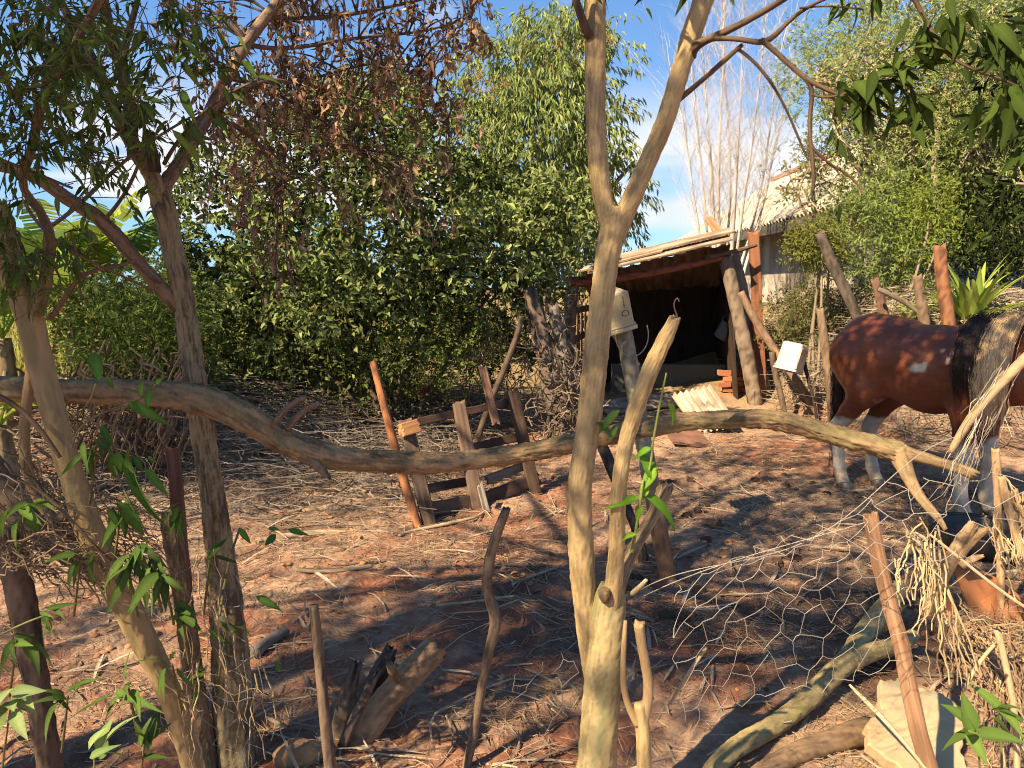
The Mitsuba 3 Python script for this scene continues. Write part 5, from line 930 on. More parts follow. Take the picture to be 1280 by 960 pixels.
# ---- the rail: a long crooked branch lying across the trees
rail = thing('log_rail', 'long crooked branch lying level across the whole picture as a fence rail', 'log')
lk = dict(sides=48, step=0.006, lump=0.15, freq=8, fine=0.012, flute=0.2, grain=1.8)
limb(rail + '__branch', [(-60, 480, 2.1, 38.3), (0, 486, 2.1, 40.2), (60, 489, 2.1, 39.3), (130, 490, 2.1, 40.2), (200, 493, 2.12, 44.0), (260, 502, 2.13, 47.9), (310, 524, 2.14, 47.9), (350, 547, 2.15, 43.0), (390, 565, 2.15, 43.0), (430, 573, 2.15, 38.3), (500, 578, 2.15, 36.4), (560, 578, 2.15, 32.6), (620, 571, 2.15, 30.6), (680, 562, 2.15, 30.6), (740, 549, 2.17, 30.6), (800, 536, 2.15, 30.6), (850, 528, 2.14, 28.7), (900, 525, 2.13, 28.7), (950, 524, 2.12, 29.7), (1000, 532, 2.1, 30.6), (1050, 546, 2.08, 31.6), (1090, 556, 2.06, 33.4), (1122, 566, 2.04, 34.4), (1140, 572, 2.03, 24.9)],
     (0.29, 0.195, 0.105), (0.11, 0.072, 0.04), seed=41, moss=(0.15, 0.135, 0.06), **lk)
limb(rail + '__fork', [(1118, 562, 2.04, 26), (1150, 571, 2.02, 20), (1185, 581, 2.0, 17), (1217, 593, 1.98, 14)], (0.25, 0.175, 0.09), (0.11, 0.075, 0.04), 18, 0.01, 42, jag=0.02)
limb(rail + '__fork', [(1120, 560, 2.04, 32), (1134, 592, 2.02, 23), (1148, 618, 2.0, 16), (1166, 640, 1.98, 11), (1181, 660, 1.97, 6)], (0.36, 0.26, 0.14), (0.19, 0.13, 0.07), 18, 0.01, 43, jag=0.01)
limb(rail + '__broken_stub', [(384, 566, 2.14, 30), (399, 583, 2.12, 18), (409, 595, 2.1, 8)], (0.22, 0.16, 0.10), (0.08, 0.055, 0.035), 16, 0.008, 44, jag=0.02)
for i, rows in enumerate([[(345, 528, 2.12, 9), (362, 508, 2.1, 8), (382, 496, 2.08, 6)], [(360, 535, 2.12, 10), (378, 515, 2.1, 8), (400, 503, 2.08, 6)]]):
    limb(rail + '__dead_twig', rows, (0.19, 0.14, 0.10), (0.08, 0.06, 0.04), 9, 0.01, 45 + i, jag=0.008)

# ---- the thick left tree with the dead hanging leaves
lt = thing('rough_tree', 'thick brown barked tree on the left with dead brown leaves hanging from its right limb', 'tree')
BRN, BRND = (0.255, 0.205, 0.115), (0.085, 0.063, 0.037)
kw = dict(sides=60, step=0.0065, lump=0.11, freq=6, fine=0.012, flute=0.42)
limb(lt + '__trunk', [(304, 1040, 2.34, 86), (297, 960, 2.34, 72), (292, 880, 2.34, 60), (288, 820, 2.34, 54), (281, 740, 2.33, 48), (271, 660, 2.32, 42), (263, 600, 2.31, 37), (253, 538, 2.31, 36), (243, 470, 2.3, 35), (234, 405, 2.3, 33), (225, 352, 2.3, 31), (214, 305, 2.3, 29), (205, 262, 2.3, 33), (198, 240, 2.3, 26)], BRN, BRND, seed=51, **kw)
limb(lt + '__trunk', [(268, 1040, 2.28, 44), (256, 960, 2.28, 40), (246, 880, 2.28, 36), (236, 800, 2.28, 32), (226, 730, 2.28, 30), (215, 670, 2.29, 28), (210, 640, 2.30, 20)], (0.21, 0.15, 0.085), (0.10, 0.065, 0.04), seed=52, **kw)
kw.update(sides=24, flute=0.1, fine=0.005)
limb(lt + '__limb', [(206, 268, 2.3, 28), (195, 235, 2.29, 26), (183, 205, 2.28, 26), (166, 180, 2.27, 22), (149, 150, 2.25, 20), (131, 110, 2.22, 18), (112, 75, 2.2, 14), (95, 40, 2.18, 10), (70, -10, 2.15, 8), (40, -90, 2.1, 5)], (0.28, 0.22, 0.125), BRND, seed=53, **kw)
limb(lt + '__limb', [(186, 212, 2.28, 20), (172, 195, 2.27, 20), (164, 160, 2.26, 18), (160, 117, 2.25, 18), (150, 80, 2.24, 17), (140, 48, 2.22, 16), (128, 0, 2.2, 14), (110, -80, 2.15, 9)], (0.20, 0.135, 0.08), BRND, seed=54, **kw)
limb(lt + '__limb', [(202, 262, 2.3, 24), (206, 232, 2.31, 22), (218, 214, 2.33, 21), (236, 184, 2.36, 20), (254, 155, 2.39, 19), (268, 128, 2.42, 19), (281, 102, 2.45, 18), (306, 57, 2.5, 17), (332, 22, 2.55, 16), (356, -6, 2.6, 14), (420, -60, 2.8, 8)], (0.23, 0.165, 0.12), (0.10, 0.07, 0.05), seed=55, **kw)
limb(lt + '__limb', [(224, 385, 2.3, 26), (207, 366, 2.28, 24), (186, 343, 2.26, 22), (156, 307, 2.23, 22), (120, 270, 2.2, 22), (84, 248, 2.16, 21), (45, 222, 2.12, 19), (0, 208, 2.08, 17), (-60, 190, 2.0, 14)], (0.22, 0.14, 0.085), BRND, seed=56, **kw)
limb(lt + '__dead_snag', [(192, 215, 2.24, 14), (190, 195, 2.23, 16), (186, 178, 2.22, 12), (183, 166, 2.22, 5)], (0.08, 0.06, 0.045), (0.03, 0.025, 0.02), 14, 0.006, 57, flute=0.8, jag=0.02)
tw = [[(154, 110, 2.25, 10), (155, 68, 2.22, 9), (168, 15, 2.2, 7), (178, -30, 2.18, 5)], [(232, 160, 2.37, 9), (268, 137, 2.42, 8), (322, 104, 2.5, 7), (365, 103, 2.6, 5), (430, 118, 2.75, 3), (480, 130, 2.9, 2)], [(285, 98, 2.46, 6), (340, 115, 2.6, 5), (400, 150, 2.7, 3), (450, 190, 2.8, 2)], [(310, 55, 2.5, 6), (360, 60, 2.6, 5), (430, 50, 2.7, 4), (520, 40, 2.9, 3), (590, 20, 3.0, 2)], [(336, 20, 2.55, 6), (400, 22, 2.7, 5), (480, 10, 2.8, 4), (560, -10, 2.9, 3)],
      [(240, 150, 2.4, 6), (300, 160, 2.5, 5), (330, 190, 2.6, 4), (350, 230, 2.65, 2)], [(262, 135, 2.42, 5), (310, 170, 2.55, 4), (350, 200, 2.7, 3), (390, 240, 2.8, 2)], [(365, 103, 2.6, 4), (420, 90, 2.75, 3), (500, 80, 2.9, 2), (560, 110, 3.0, 1.5)], [(430, 50, 2.7, 3), (480, 80, 2.8, 2.5), (530, 100, 2.9, 2), (560, 150, 2.95, 1.5)], [(205, 205, 2.3, 5), (245, 150, 2.2, 4), (300, 110, 2.1, 3), (340, 95, 2.05, 2)],
      [(170, 185, 2.25, 4), (130, 150, 2.15, 3), (100, 130, 2.1, 2)], [(60, 285, 2.05, 5), (110, 245, 2.08, 5), (160, 198, 2.12, 4), (215, 160, 2.15, 3), (250, 140, 2.15, 2)], [(130, 275, 2.2, 5), (165, 225, 2.15, 4), (180, 160, 2.1, 3), (175, 120, 2.08, 2)], [(215, 360, 2.3, 5), (180, 340, 2.2, 4), (140, 300, 2.1, 4), (100, 260, 2.05, 3)]]
for i, rows in enumerate(tw): limb(lt + '__branch', rows, (0.15, 0.105, 0.075), (0.07, 0.05, 0.035), seed=60 + i, **sk)
# dead leaves: dangling strands along the twigs of the right limb
r = RNG(701)
src = []
for rows in [tw[i] for i in (1, 2, 3, 4, 5, 6, 7, 8)]: src.append(spline(P4(rows), 0.02)[0])
src = np.vstack(src)
def strands(c, n, L, seed):
    """hanging twig strands from points c; returns polylines"""
    r = RNG(seed); i = r.integers(len(c), size=n); u = np.linspace(0, 1, 6)[None, :, None]; d = rdir(r, n) * [1, 1, 0.4]; l = r.uniform(*L, (n, 1, 1))
    return c[i][:, None] + d[:, None] * l * 0.55 * u * (1.4 - 0.6 * u) + np.array([0, 0, -1]) * l * u ** 1.6 * 0.8
vis = inview(src, 40); S1 = strands(src[vis], 150, (0.06, 0.24), 702)
ex = np.stack([at(x, y, Y) for x, y, Y in [(330, 330, 2.6), (345, 360, 2.6), (320, 300, 2.6), (310, 260, 2.6), (270, 240, 2.5), (300, 220, 2.55), (480, 200, 2.8), (500, 215, 2.85), (545, 170, 2.95), (558, 210, 2.95), (565, 280, 2.95), (540, 230, 2.9), (510, 160, 2.9), (460, 150, 2.75), (420, 170, 2.7), (440, 200, 2.75), (380, 180, 2.65), (400, 130, 2.7), (530, 80, 2.9), (590, 15, 3.0), (560, 40, 2.95), (330, 150, 2.55), (350, 90, 2.6), (600, 8, 3.0)]])
dpoly = [(245, 80), (350, 5), (470, -25), (612, -15), (612, 30), (585, 130), (572, 270), (530, 320), (470, 260), (420, 290), (350, 385), (315, 370), (300, 280), (255, 210)]
ex = np.vstack([ex, fill(dpoly, 85, r, (2.5, 3.0), 0.0, 0.05), fill([(190, 0), (340, -20), (360, 90), (290, 150), (220, 110)], 26, r, (2.4, 2.8), 0.0, 0.05), fill([(340, -5), (470, -30), (612, -15), (600, 60), (540, 130), (400, 150), (330, 100)], 60, r, (2.6, 3.1), 0.0, 0.04)])
S2 = strands(ex + [0, 0, 0.05], 410, (0.05, 0.18), 703)
for c in ex:                                             # a thin twig carries each hanging bunch
    j = np.argmin(np.linalg.norm(src - c, axis=1)); u = np.linspace(0, 1, 6)[:, None]; V, f, kk = tubes((src[j] * (1 - u) + (c + [0, 0, .05]) * u + np.sin(np.pi * u) * [0, 0, 0.03])[None], np.linspace(0.004, 0.002, 6)[None], 5)
    MB().add(V, f, (0.09, 0.06, 0.045)).put(lt + '__dead_twig', 'bark', True)
SS = np.vstack([S1, S2]); V, f, kk = tubes(SS, np.full((len(SS), 6), 0.0013), 3); k = MB().add(V, f, (0.10, 0.065, 0.05)).put(lt + '__dead_twiglets', 'bark', True); labels[k] = {'kind': 'stuff'}
m = 6; t = r.random((len(SS), m)) ** 0.7; ix = np.clip((t * 5).astype(int), 0, 4); fr = (t * 5 - ix)[..., None]
P = np.take_along_axis(SS, ix[..., None], 1) * (1 - fr) + np.take_along_axis(SS, (ix + 1)[..., None], 1) * fr; P = P.reshape(-1, 3) + r.normal(0, 0.006, (len(SS) * m, 3))
D = nrm(rdir(r, len(P)) * [0.55, 0.55, 0.3] + [0, 0, -0.75]); U = rdir(r, len(P))
leaf_set(lt, 'dead_leaf', DRY, P, D, U, r.uniform(0.018, 0.046, len(P)), vary(r, (0.37, 0.265, 0.17), len(P), 0.4, (0.13, 0.075, 0.05)), BROWNS, 250, 'dry_leaf', stuff='dead_foliage')
# a dry bunch low in the dense tree (hangs from a long dead twig)
c = at(322, 362, 2.62); 
# living leaves of its left limbs
def sprays(tips, per, m, L, seed, droop=0.5, spread=0.6, Ls=(0.05, 0.16)):
    r = RNG(seed); tips = np.repeat(np.asarray(tips), per, 0); d = nrm(rdir(r, len(tips)) + [0, 0, -0.15]); tips = tips + r.normal(0, 0.05, tips.shape)
    P, D, U = shoots(r, tips, d, r.uniform(*Ls, len(tips)), m, spread=spread, droop=droop, jit=0.006); return P, D, U, r.uniform(*L, len(P)), d, tips
tips = [at(x, y, Y) for x, y, Y in [(110, 60, 2.2), (70, 20, 2.15), (60, 60, 2.15), (150, 30, 2.2), (180, 70, 2.2), (190, 110, 2.15), (225, 75, 2.1), (170, 140, 2.15), (120, 130, 2.1), (235, 120, 2.1), (255, 90, 2.15), (215, 20, 2.2), (95, 95, 2.15), (260, 30, 2.2), (60, 120, 2.1), (40, 150, 2.1), (90, 170, 2.05), (130, 200, 2.05), (200, 150, 2.1)]]
P, D, U, SZ, d_, t_ = sprays(tips, 7, 9, (0.03, 0.06), 711)
leaf_set(lt, 'leaf', LANCE1, P, D, U, SZ, vary(r, (0.075, 0.12, 0.03), len(P), 0.3, (0.14, 0.18, 0.055)), GREENS, 150, 'leaf', W=0.95)
V, f, kk = tubes(t_[:, None] + d_[:, None] * np.linspace(0, 0.15, 4)[None, :, None], np.full((len(t_), 4), 0.0014), 3); k = MB().add(V, f, (0.11, 0.085, 0.05)).put(lt + '__twiglets', 'bark', True); labels[k] = {'kind': 'stuff'}
# larger green leaves close to the camera on the same tree
for i, q in enumerate([(240, 30, 250, 62), (228, 50, 258, 75), (296, 45, 310, 56), (303, 75, 322, 96), (345, 40, 362, 55), (322, 96, 358, 98), (232, 78, 246, 115), (228, 112, 240, 150), (178, 122, 208, 128), (180, 132, 198, 155), (232, 175, 262, 210), (238, 155, 258, 185), (265, 148, 282, 162), (280, 110, 287, 128), (215, 162, 248, 195), (135, 140, 168, 158), (112, 110, 130, 130), (70, 182, 72, 210), (75, 125, 92, 150), (190, 65, 215, 95), (20, 205, 64, 188), (72, 245, 70, 270)]):
    one(lt, q[0], q[1], 2.0 - 0.01 * i, q[2], q[3], GREENS, i, 1.0, LANCE, (0.3 * math.sin(i * 7), -0.8, 0.6), 0.03 * math.cos(i * 5), tag='big')

# ---- the leaning tree at the left edge
la = thing('leaning_tree', 'smooth tan leaning tree at the left edge, in front of the log rail', 'tree')
kw = dict(sides=36, step=0.009, lump=0.06, freq=6, fine=0.006)
limb(la + '__trunk', [(262, 1040, 2.12, 42), (238, 945, 2.06, 36), (210, 862, 2.02, 38), (172, 785, 1.97, 42), (141, 726, 1.93, 44), (116, 672, 1.9, 43), (96, 612, 1.88, 38), (79, 560, 1.87, 36), (63, 500, 1.87, 37), (47, 442, 1.87, 39), (35, 392, 1.87, 40), (18, 345, 1.87, 40), (5, 300, 1.86, 40), (-25, 235, 1.83, 36), (-60, 140, 1.8, 28), (-80, -20, 1.75, 18)], (0.33, 0.235, 0.11), TAND, seed=71, moss=(0.15, 0.13, 0.06), **kw)
limb(la + '__limb', [(36, 396, 1.87, 30), (50, 378, 1.86, 22), (57, 350, 1.85, 19), (61, 322, 1.84, 17), (62, 300, 1.83, 13), (48, 262, 1.8, 10), (32, 240, 1.78, 9), (38, 190, 1.75, 10), (52, 130, 1.72, 11), (68, 94, 1.7, 11), (102, 40, 1.68, 10), (126, -5, 1.66, 10), (150, -80, 1.6, 8)], (0.22, 0.14, 0.075), BRND, seed=72, **{**kw, 'sides': 20})
limb(la + '__limb', [(96, 640, 1.92, 14), (60, 640, 1.95, 17), (40, 606, 1.95, 16), (31, 562, 1.95, 16), (32, 515, 1.95, 16), (39, 462, 1.95, 15), (40, 420, 1.95, 12)], (0.26, 0.17, 0.085), TAND, seed=73, **{**kw, 'sides': 20})
for i, rows in enumerate([[(62, 398, 1.86, 7), (84, 368, 1.85, 6), (102, 346, 1.84, 5), (138, 334, 1.82, 5), (168, 325, 1.8, 3)], [(-20, 490, 1.8, 7), (25, 512, 1.8, 7), (56, 545, 1.81, 6), (75, 572, 1.82, 5)], [(30, 250, 1.78, 4), (70, 300, 1.8, 4), (120, 330, 1.85, 3), (190, 365, 2.0, 3)], [(-10, 195, 1.8, 4), (40, 215, 1.78, 4), (90, 235, 1.76, 3)], [(100, 348, 1.84, 3), (96, 320, 1.82, 3), (88, 290, 1.8, 2)],
                          [(22, 600, 1.8, 4), (60, 622, 1.8, 4), (98, 660, 1.8, 4), (140, 700, 1.85, 3)]]):
    limb(la + '__branch', rows, (0.17, 0.11, 0.06), (0.08, 0.05, 0.03), seed=76 + i, **sk)
tips = [at(x, y, Y) for x, y, Y in [(10, 30, 1.7), (40, 60, 1.7), (15, 90, 1.7), (60, 30, 1.65), (30, 120, 1.68), (5, 150, 1.7), (20, 180, 1.7), (60, 160, 1.68), (90, 20, 1.65), (80, 90, 1.68), (110, 90, 1.65), (140, 60, 1.65), (0, 60, 1.7), (45, 10, 1.7), (120, 10, 1.65), (20, 290, 1.75), (70, 310, 1.75), (60, 330, 1.75), (10, 280, 1.75), (80, 200, 1.7)]]
P, D, U, SZ, d_, t_ = sprays(tips, 9, 8, (0.025, 0.055), 721)
leaf_set(la, 'leaf', LANCE1, P, D, U, SZ, vary(r, (0.075, 0.12, 0.03), len(P), 0.3, (0.13, 0.17, 0.055)), GREENS, 150, 'leaf', W=0.95)
V, f, kk = tubes(t_[:, None] + d_[:, None] * np.linspace(0, 0.15, 4)[None, :, None], np.full((len(t_), 4), 0.0013), 3); k = MB().add(V, f, (0.11, 0.085, 0.05)).put(la + '__twiglets', 'bark', True); labels[k] = {'kind': 'stuff'}

HT = hw(np.stack([RNG(5).uniform(-0.1, 1.2, 16), -0.15 + 0 * np.arange(16), RNG(6).uniform(0.8, 1.35, 16)], 1)); HT = HT + SUN * RNG(8).uniform(4.4, 6.0, (16, 1))  # leaf clumps added sunward of the horse to shade it
# ---- crowns above the picture; they throw the broken shade on the yard and the horse
def crown(parent, name, C, R, per, m, L, seed, base=(0.06, 0.095, 0.026)):
    r = RNG(seed); P, D, U = clumps(r, C, R, per, 0.30, m, up=0.1, spread=0.7, droop=0.4)
    kp = ~inview(P, 25); P, D, U = P[kp], D[kp], U[kp]
    mb = MB(); scatter(mb, LANCE_LO, P, D, U, r.uniform(*L, len(P)), vary(r, base, len(P), 0.3), 1.1); k = mb.put(parent + '__' + name, 'leaf', True); labels[k] = {'kind': 'stuff'}
def ball(c, rad, n, seed): r = RNG(seed); return np.asarray(c) + rdir(r, n) * np.asarray(rad) * (r.random((n, 1)) ** 0.4)
crown(ft, 'upper_crown', np.vstack([ball((0.6, 2.3, 3.5), (1.5, 0.8, 0.6), 26, 801), HT]), 0.34, 26, 9, (0.07, 0.14), 811)
crown(lt, 'upper_crown', ball((-0.6, 2.8, 4.6), (1.1, 0.8, 0.8), 16, 802), 0.34, 22, 9, (0.05, 0.12), 812)
# ================================================================ things at the foot of the fence
DK, DKD = (0.10, 0.075, 0.055), (0.04, 0.03, 0.024)
limb('dark_post', [(70, 1010, 2.05, 38), (60, 940, 2.03, 37), (44, 840, 2.0, 38), (25, 735, 1.98, 44), (8, 660, 1.97, 46)], (0.12, 0.085, 0.06), DKD, 26, 0.012, 81, flute=0.5, lump=0.1, lab=dict(label='rotten dark post at the lower left corner', category='post'))
limb('dead_log', [(-40, 570, 2.25, 60), (20, 630, 2.2, 56), (80, 680, 2.15, 46), (130, 720, 2.1, 34), (180, 790, 2.1, 26), (225, 900, 2.1, 22), (255, 1000, 2.12, 18)], (0.17, 0.115, 0.07), (0.07, 0.045, 0.03), 26, 0.014, 82, flute=0.4, lump=0.15, lab=dict(label='brown dead trunk slanting down behind the leaning tree at the left edge', category='log'))
limb('thin_dark_post', [(418, 1000, 1.92, 22), (411, 940, 1.92, 20), (402, 850, 1.92, 19), (392, 757, 1.92, 16)], (0.16, 0.115, 0.08), (0.05, 0.036, 0.028), 16, 0.012, 83, flute=0.4, lab=dict(label='thin dark straight post in the foreground left of the broken stump', category='post'))
limb('crooked_sapling', [(578, 985, 2.3, 14), (586, 945, 2.3, 15), (596, 895, 2.3, 16), (605, 845, 2.3, 16), (615, 800, 2.3, 17), (619, 772, 2.3, 19), (611, 745, 2.3, 14), (612, 700, 2.3, 14), (622, 665, 2.3, 13), (633, 636, 2.3, 10)], (0.18, 0.13, 0.085), (0.08, 0.055, 0.04), 18, 0.008, 84, lump=0.16, freq=16, jag=0.01, lab=dict(label='crooked thin dead sapling stem left of the forked tree', category='stem'))
board('red_stake', at(232, 735, 2.55), at(216, 562, 2.75), 0.045, 0.04, (0.2, -1, 0), seed=85, base=(0.20, 0.085, 0.05), dark=(0.09, 0.04, 0.028), lab=dict(label='reddish square stake right behind the thick left tree', category='stake'))
stump = thing('broken_stump', 'cut leaning log with broken dark stump pieces right of the thin dark post', 'stump')
limb(stump + '__log', [(436, 950, 2.45, 54), (455, 915, 2.48, 52), (490, 868, 2.55, 48), (520, 835, 2.62, 46), (543, 812, 2.68, 45)], (0.38, 0.225, 0.115), (0.17, 0.1, 0.055), 30, 0.01, 86, jag=0.03, flute=0.25, lump=0.12)
limb(stump + '__piece', [(448, 900, 2.6, 30), (466, 858, 2.65, 30), (488, 815, 2.7, 24)], DK, DKD, 18, 0.012, 87, jag=0.04, flute=0.5)
limb(stump + '__piece', [(425, 930, 2.5, 34), (432, 880, 2.5, 30), (443, 838, 2.5, 16)], (0.13, 0.1, 0.075), DKD, 18, 0.012, 88, jag=0.06, flute=0.8)
limb(stump + '__piece', [(430, 930, 2.4, 20), (452, 880, 2.4, 14), (470, 845, 2.42, 8)], (0.11, 0.08, 0.06), DKD, 14, 0.012, 89, jag=0.04, flute=0.8)
limb(stump + '__knot', [(497, 850, 2.52, 10), (490, 838, 2.48, 12), (487, 830, 2.46, 8)], (0.22, 0.15, 0.09), (0.1, 0.07, 0.04), 12, 0.006, 90, jag=0.01)
def rock(key, c, size, base, seed, **lab):
    m = trimesh.creation.icosphere(4, 1.0); V = np.array(m.vertices); V = V * (1 + 0.55 * (meshkit.fbm(V * 1.2 + seed, 4, seed) - 0.5) + 0.12 * (meshkit.fbm(V * 6 + seed, 3, seed) - 0.5))[:, None] * size + c
    t = np.clip((meshkit.fbm(V * 14, 4, seed + 1) - 0.4) * 2.5, 0, 1)[:, None]; MB().add(V, m.faces, np.array(base) * (1 - t) + np.array(base) * 0.6 * t).put(key, 'matte', True, **lab)
g = gnd(374, 950); rock('rock', g + [0, 0, 0.02], (0.085, 0.06, 0.055), (0.40, 0.22, 0.11), 5, label='rounded orange brown rock at the bottom edge beside the thin dark post', category='rock')
sp = thing('cut_sapling', 'small tan cut sapling with two stubs right of the forked trunk at the bottom', 'sapling')
limb(sp + '__stem', [(806, 1010, 1.9, 26), (805, 950, 1.9, 25), (803, 905, 1.9, 24), (800, 880, 1.9, 20)], TAN, TAND, 24, 0.008, 91, lump=0.12)
limb(sp + '__stub', [(803, 900, 1.9, 20), (810, 870, 1.9, 17), (805, 820, 1.89, 16), (799, 780, 1.88, 14)], (0.34, 0.24, 0.13), TAND, 20, 0.008, 92, jag=0.012)
limb(sp + '__stub', [(799, 905, 1.9, 14), (785, 880, 1.9, 9), (779, 845, 1.88, 8), (780, 805, 1.87, 7), (782, 776, 1.87, 5)], (0.33, 0.23, 0.12), TAND, 14, 0.008, 93)
# right corner: fallen forked branch, second log, board, stone slab, rusty sheet, splintered stick
def lay(px, py, lift): p = gnd(px, py); p[2] = float(gz(p[0], p[1])) + lift; return p
fb = thing('fallen_branch', 'forked tan branch lying on the ground, pointing at the board at lower right', 'branch')
def rows_on(q): return [[*lay(a, b, l), w / 2 * pxm(lay(a, b, l)[1])] for a, b, w, l in q]
kw = dict(sides=30, step=0.01, lump=0.08, freq=6, fine=0.006)
V = rows_on([(880, 985, 25, .03), (917, 955, 26, .04), (960, 926, 26, .05), (1005, 898, 27, .07), (1045, 868, 28, .09), (1066, 850, 29, .10)])
limb(fb + '__branch', V, (0.33, 0.255, 0.12), (0.17, 0.13, 0.06), seed=94, world=True, moss=(0.26, 0.22, 0.09), **kw)
limb(fb + '__fork', rows_on([(1058, 858, 28, .10), (1074, 835, 28, .12), (1090, 815, 27, .14), (1110, 795, 24, .16), (1125, 775, 18, .18)]), (0.33, 0.255, 0.12), (0.17, 0.13, 0.06), seed=95, world=True, **kw)
limb(fb + '__fork', rows_on([(1062, 860, 26, .10), (1088, 848, 24, .11), (1110, 838, 22, .12), (1140, 822, 16, .13)]), (0.33, 0.255, 0.12), (0.17, 0.13, 0.06), seed=96, world=True, **kw)
limb('fallen_log', rows_on([(940, 985, 24, .02), (985, 957, 27, .03), (1030, 940, 30, .03), (1085, 922, 34, .03)]), (0.24, 0.155, 0.085), (0.11, 0.07, 0.045), seed=97, world=True, jag=0.02, sides=26, step=0.012, lump=0.14, lab=dict(label='shorter brown log lying just below the forked tan branch', category='log'))
pb, pt = at(1172, 1010, 2.05), at(1087, 646, 2.12)
board('board_stake', pb, pt, 0.050, 0.022, (-0.35, -1, 0.1), seed=98, cols=26, step=0.006, base=(0.36, 0.215, 0.13), dark=(0.19, 0.105, 0.06), jag=0.02, taper=0.82, lab=dict(label='leaning sawn wooden board stake in the lower right foreground', category='stake'))
# stone slab
out = [(1102, 850), (1122, 848), (1148, 858), (1176, 864), (1196, 880), (1206, 905), (1200, 935), (1212, 968), (1180, 985), (1130, 962), (1086, 930), (1083, 905), (1100, 888)]
c2 = np.array(out, float); cc = c2.mean(0); base_p = lay(1140, 965, 0.02)
def slab_pt(px, py):   # plane tilted up at the back
    d = FWD + (px - 640) / F_PX * np.array([1.0, 0, 0]) - (py - 480) / F_PX * UP; n = nrm(np.array([0.05, -0.42, 1.0])); o = base_p + [0, 0, 0.03]
    return EYE + d * (((o - EYE) @ n) / (d @ n)), n
ringp = []
for i in range(len(out)):
    a, b = c2[i], c2[(i + 1) % len(out)]
    for t in np.linspace(0, 1, 6)[:-1]: ringp.append(a * (1 - t) + b * t)
ringp = np.array(ringp); ringp += 1.5 * RNG(5).normal(size=ringp.shape); nR = len(ringp); rings = [0.0, 0.2, 0.4, 0.6, 0.75, 0.88, 0.96, 1.0]
Vt = []
for k_ in rings:
    for q_ in ringp:
        p, n = slab_pt(*(cc + (q_ - cc) * k_)); p = p + n * (0.005 * (meshkit.fbm(p[None] * 9, 3, 4)[0] - 0.5) - (0.006 if k_ == 1 else 0)); Vt.append(p)
Vt = np.array(Vt); Vb = Vt[-nR:] - n * 0.04; V = np.vstack([Vt, Vb]); i, j = np.meshgrid(np.arange(len(rings)), np.arange(nR), indexing='ij')
f = np.stack([i * nR + j, (i + 1) * nR + j, (i + 1) * nR + (j + 1) % nR, i * nR + (j + 1) % nR], -1).reshape(-1, 4)
tt_ = np.clip((meshkit.fbm(V * 11, 4, 6) - 0.42) * 2.6, 0, 1)[:, None]; t2 = np.clip((meshkit.fbm(V * 5 + 9, 3, 7) - 0.5) * 4, 0, 1)[:, None]
tt_ = np.clip(tt_ + 1.2 * (meshkit.fbm(V * 60, 3, 8)[:, None] - 0.5), 0, 1)
C = np.array([0.43, 0.34, 0.20]) * (1 - tt_) + np.array([0.29, 0.24, 0.15]) * tt_; C = C * (1 - 0.5 * t2) + np.array([0.40, 0.24, 0.12]) * 0.5 * t2
MB().add(V, f, C).put('stone_slab', 'matte', False, label='flat tan stone slab under the board stake at lower right', category='stone')
def yg(px, py): return float(gnd(px, py)[1])
# rusty sheet
def sheet(key, pts, Y, base, stain, seed, thick=0.012, **lab):
    P = np.array([at(a, b, y) for (a, b), y in zip(pts, Y)]); c = P.mean(0); n = nrm(np.cross(P[1] - P[0], P[2] - P[0])); n = n if n[1] < 0 else -n
    ring = np.vstack([P[i] * (1 - t) + P[(i + 1) % len(P)] * t for i in range(len(P)) for t in np.linspace(0, 1, 8)[:-1]]); m = len(ring)
    V = np.vstack([c + (ring - c) * k_ for k_ in (0.0, 0.25, 0.5, 0.75, 1.0)]); V = V + n * (0.02 * (meshkit.fbm(V * 5, 3, seed) - 0.5))[:, None]
    V = np.vstack([V, V[-m:] - n * thick, V[:m] - n * thick]); i, j = np.meshgrid(np.arange(6), np.arange(m), indexing='ij'); f = np.stack([i * m + j, (i + 1) * m + j, (i + 1) * m + (j + 1) % m, i * m + (j + 1) % m], -1).reshape(-1, 4)
    t = np.clip((meshkit.fbm(V * 13, 4, seed) - 0.4) * 2.4, 0, 1)[:, None]; MB().add(V, f, np.array(base) * (1 - t) + np.array(stain) * t).put(key, 'matte', True, **lab)
sheet('rusty_sheet', [(1184, 698), (1206, 702), (1245, 722), (1300, 765), (1300, 785), (1228, 776), (1212, 758)], [yg(1228, 778) + d_ for d_ in (.12, .14, .16, .12, .04, 0, .03)], (0.40, 0.165, 0.07), (0.27, 0.10, 0.045), 7, label='rust red metal sheet leaning at the right edge', category='metal sheet')
sheet('rusty_scrap', [(1172, 735), (1190, 742), (1200, 770), (1178, 772)], [yg(1180, 774) + d_ for d_ in (.06, .06, 0, 0)], (0.34, 0.13, 0.06), (0.2, 0.08, 0.04), 8, label='small rust red scrap left of the rust red metal sheet', category='metal scrap')
ss = thing('splintered_branch', 'splintered pale broken branch end standing above the rust red sheet', 'branch')
limb(ss + '__stem', [(1176, 725, 3.5, 22), (1190, 697, 3.48, 23), (1203, 675, 3.46, 21), (1215, 656, 3.45, 11)], (0.42, 0.29, 0.16), (0.2, 0.13, 0.07), 22, 0.008, 99, jag=0.03, flute=0.6)
limb(ss + '__splinter', [(1198, 695, 3.46, 14), (1212, 678, 3.45, 13), (1238, 660, 3.44, 5)], (0.45, 0.30, 0.17), (0.24, 0.15, 0.08), 14, 0.006, 100, jag=0.01, flute=0.5)
limb(ss + '__splinter', [(1200, 708, 3.46, 12), (1218, 698, 3.45, 9), (1229, 695, 3.44, 4)], (0.45, 0.30, 0.17), (0.24, 0.15, 0.08), 12, 0.006, 101, jag=0.01, flute=0.5)
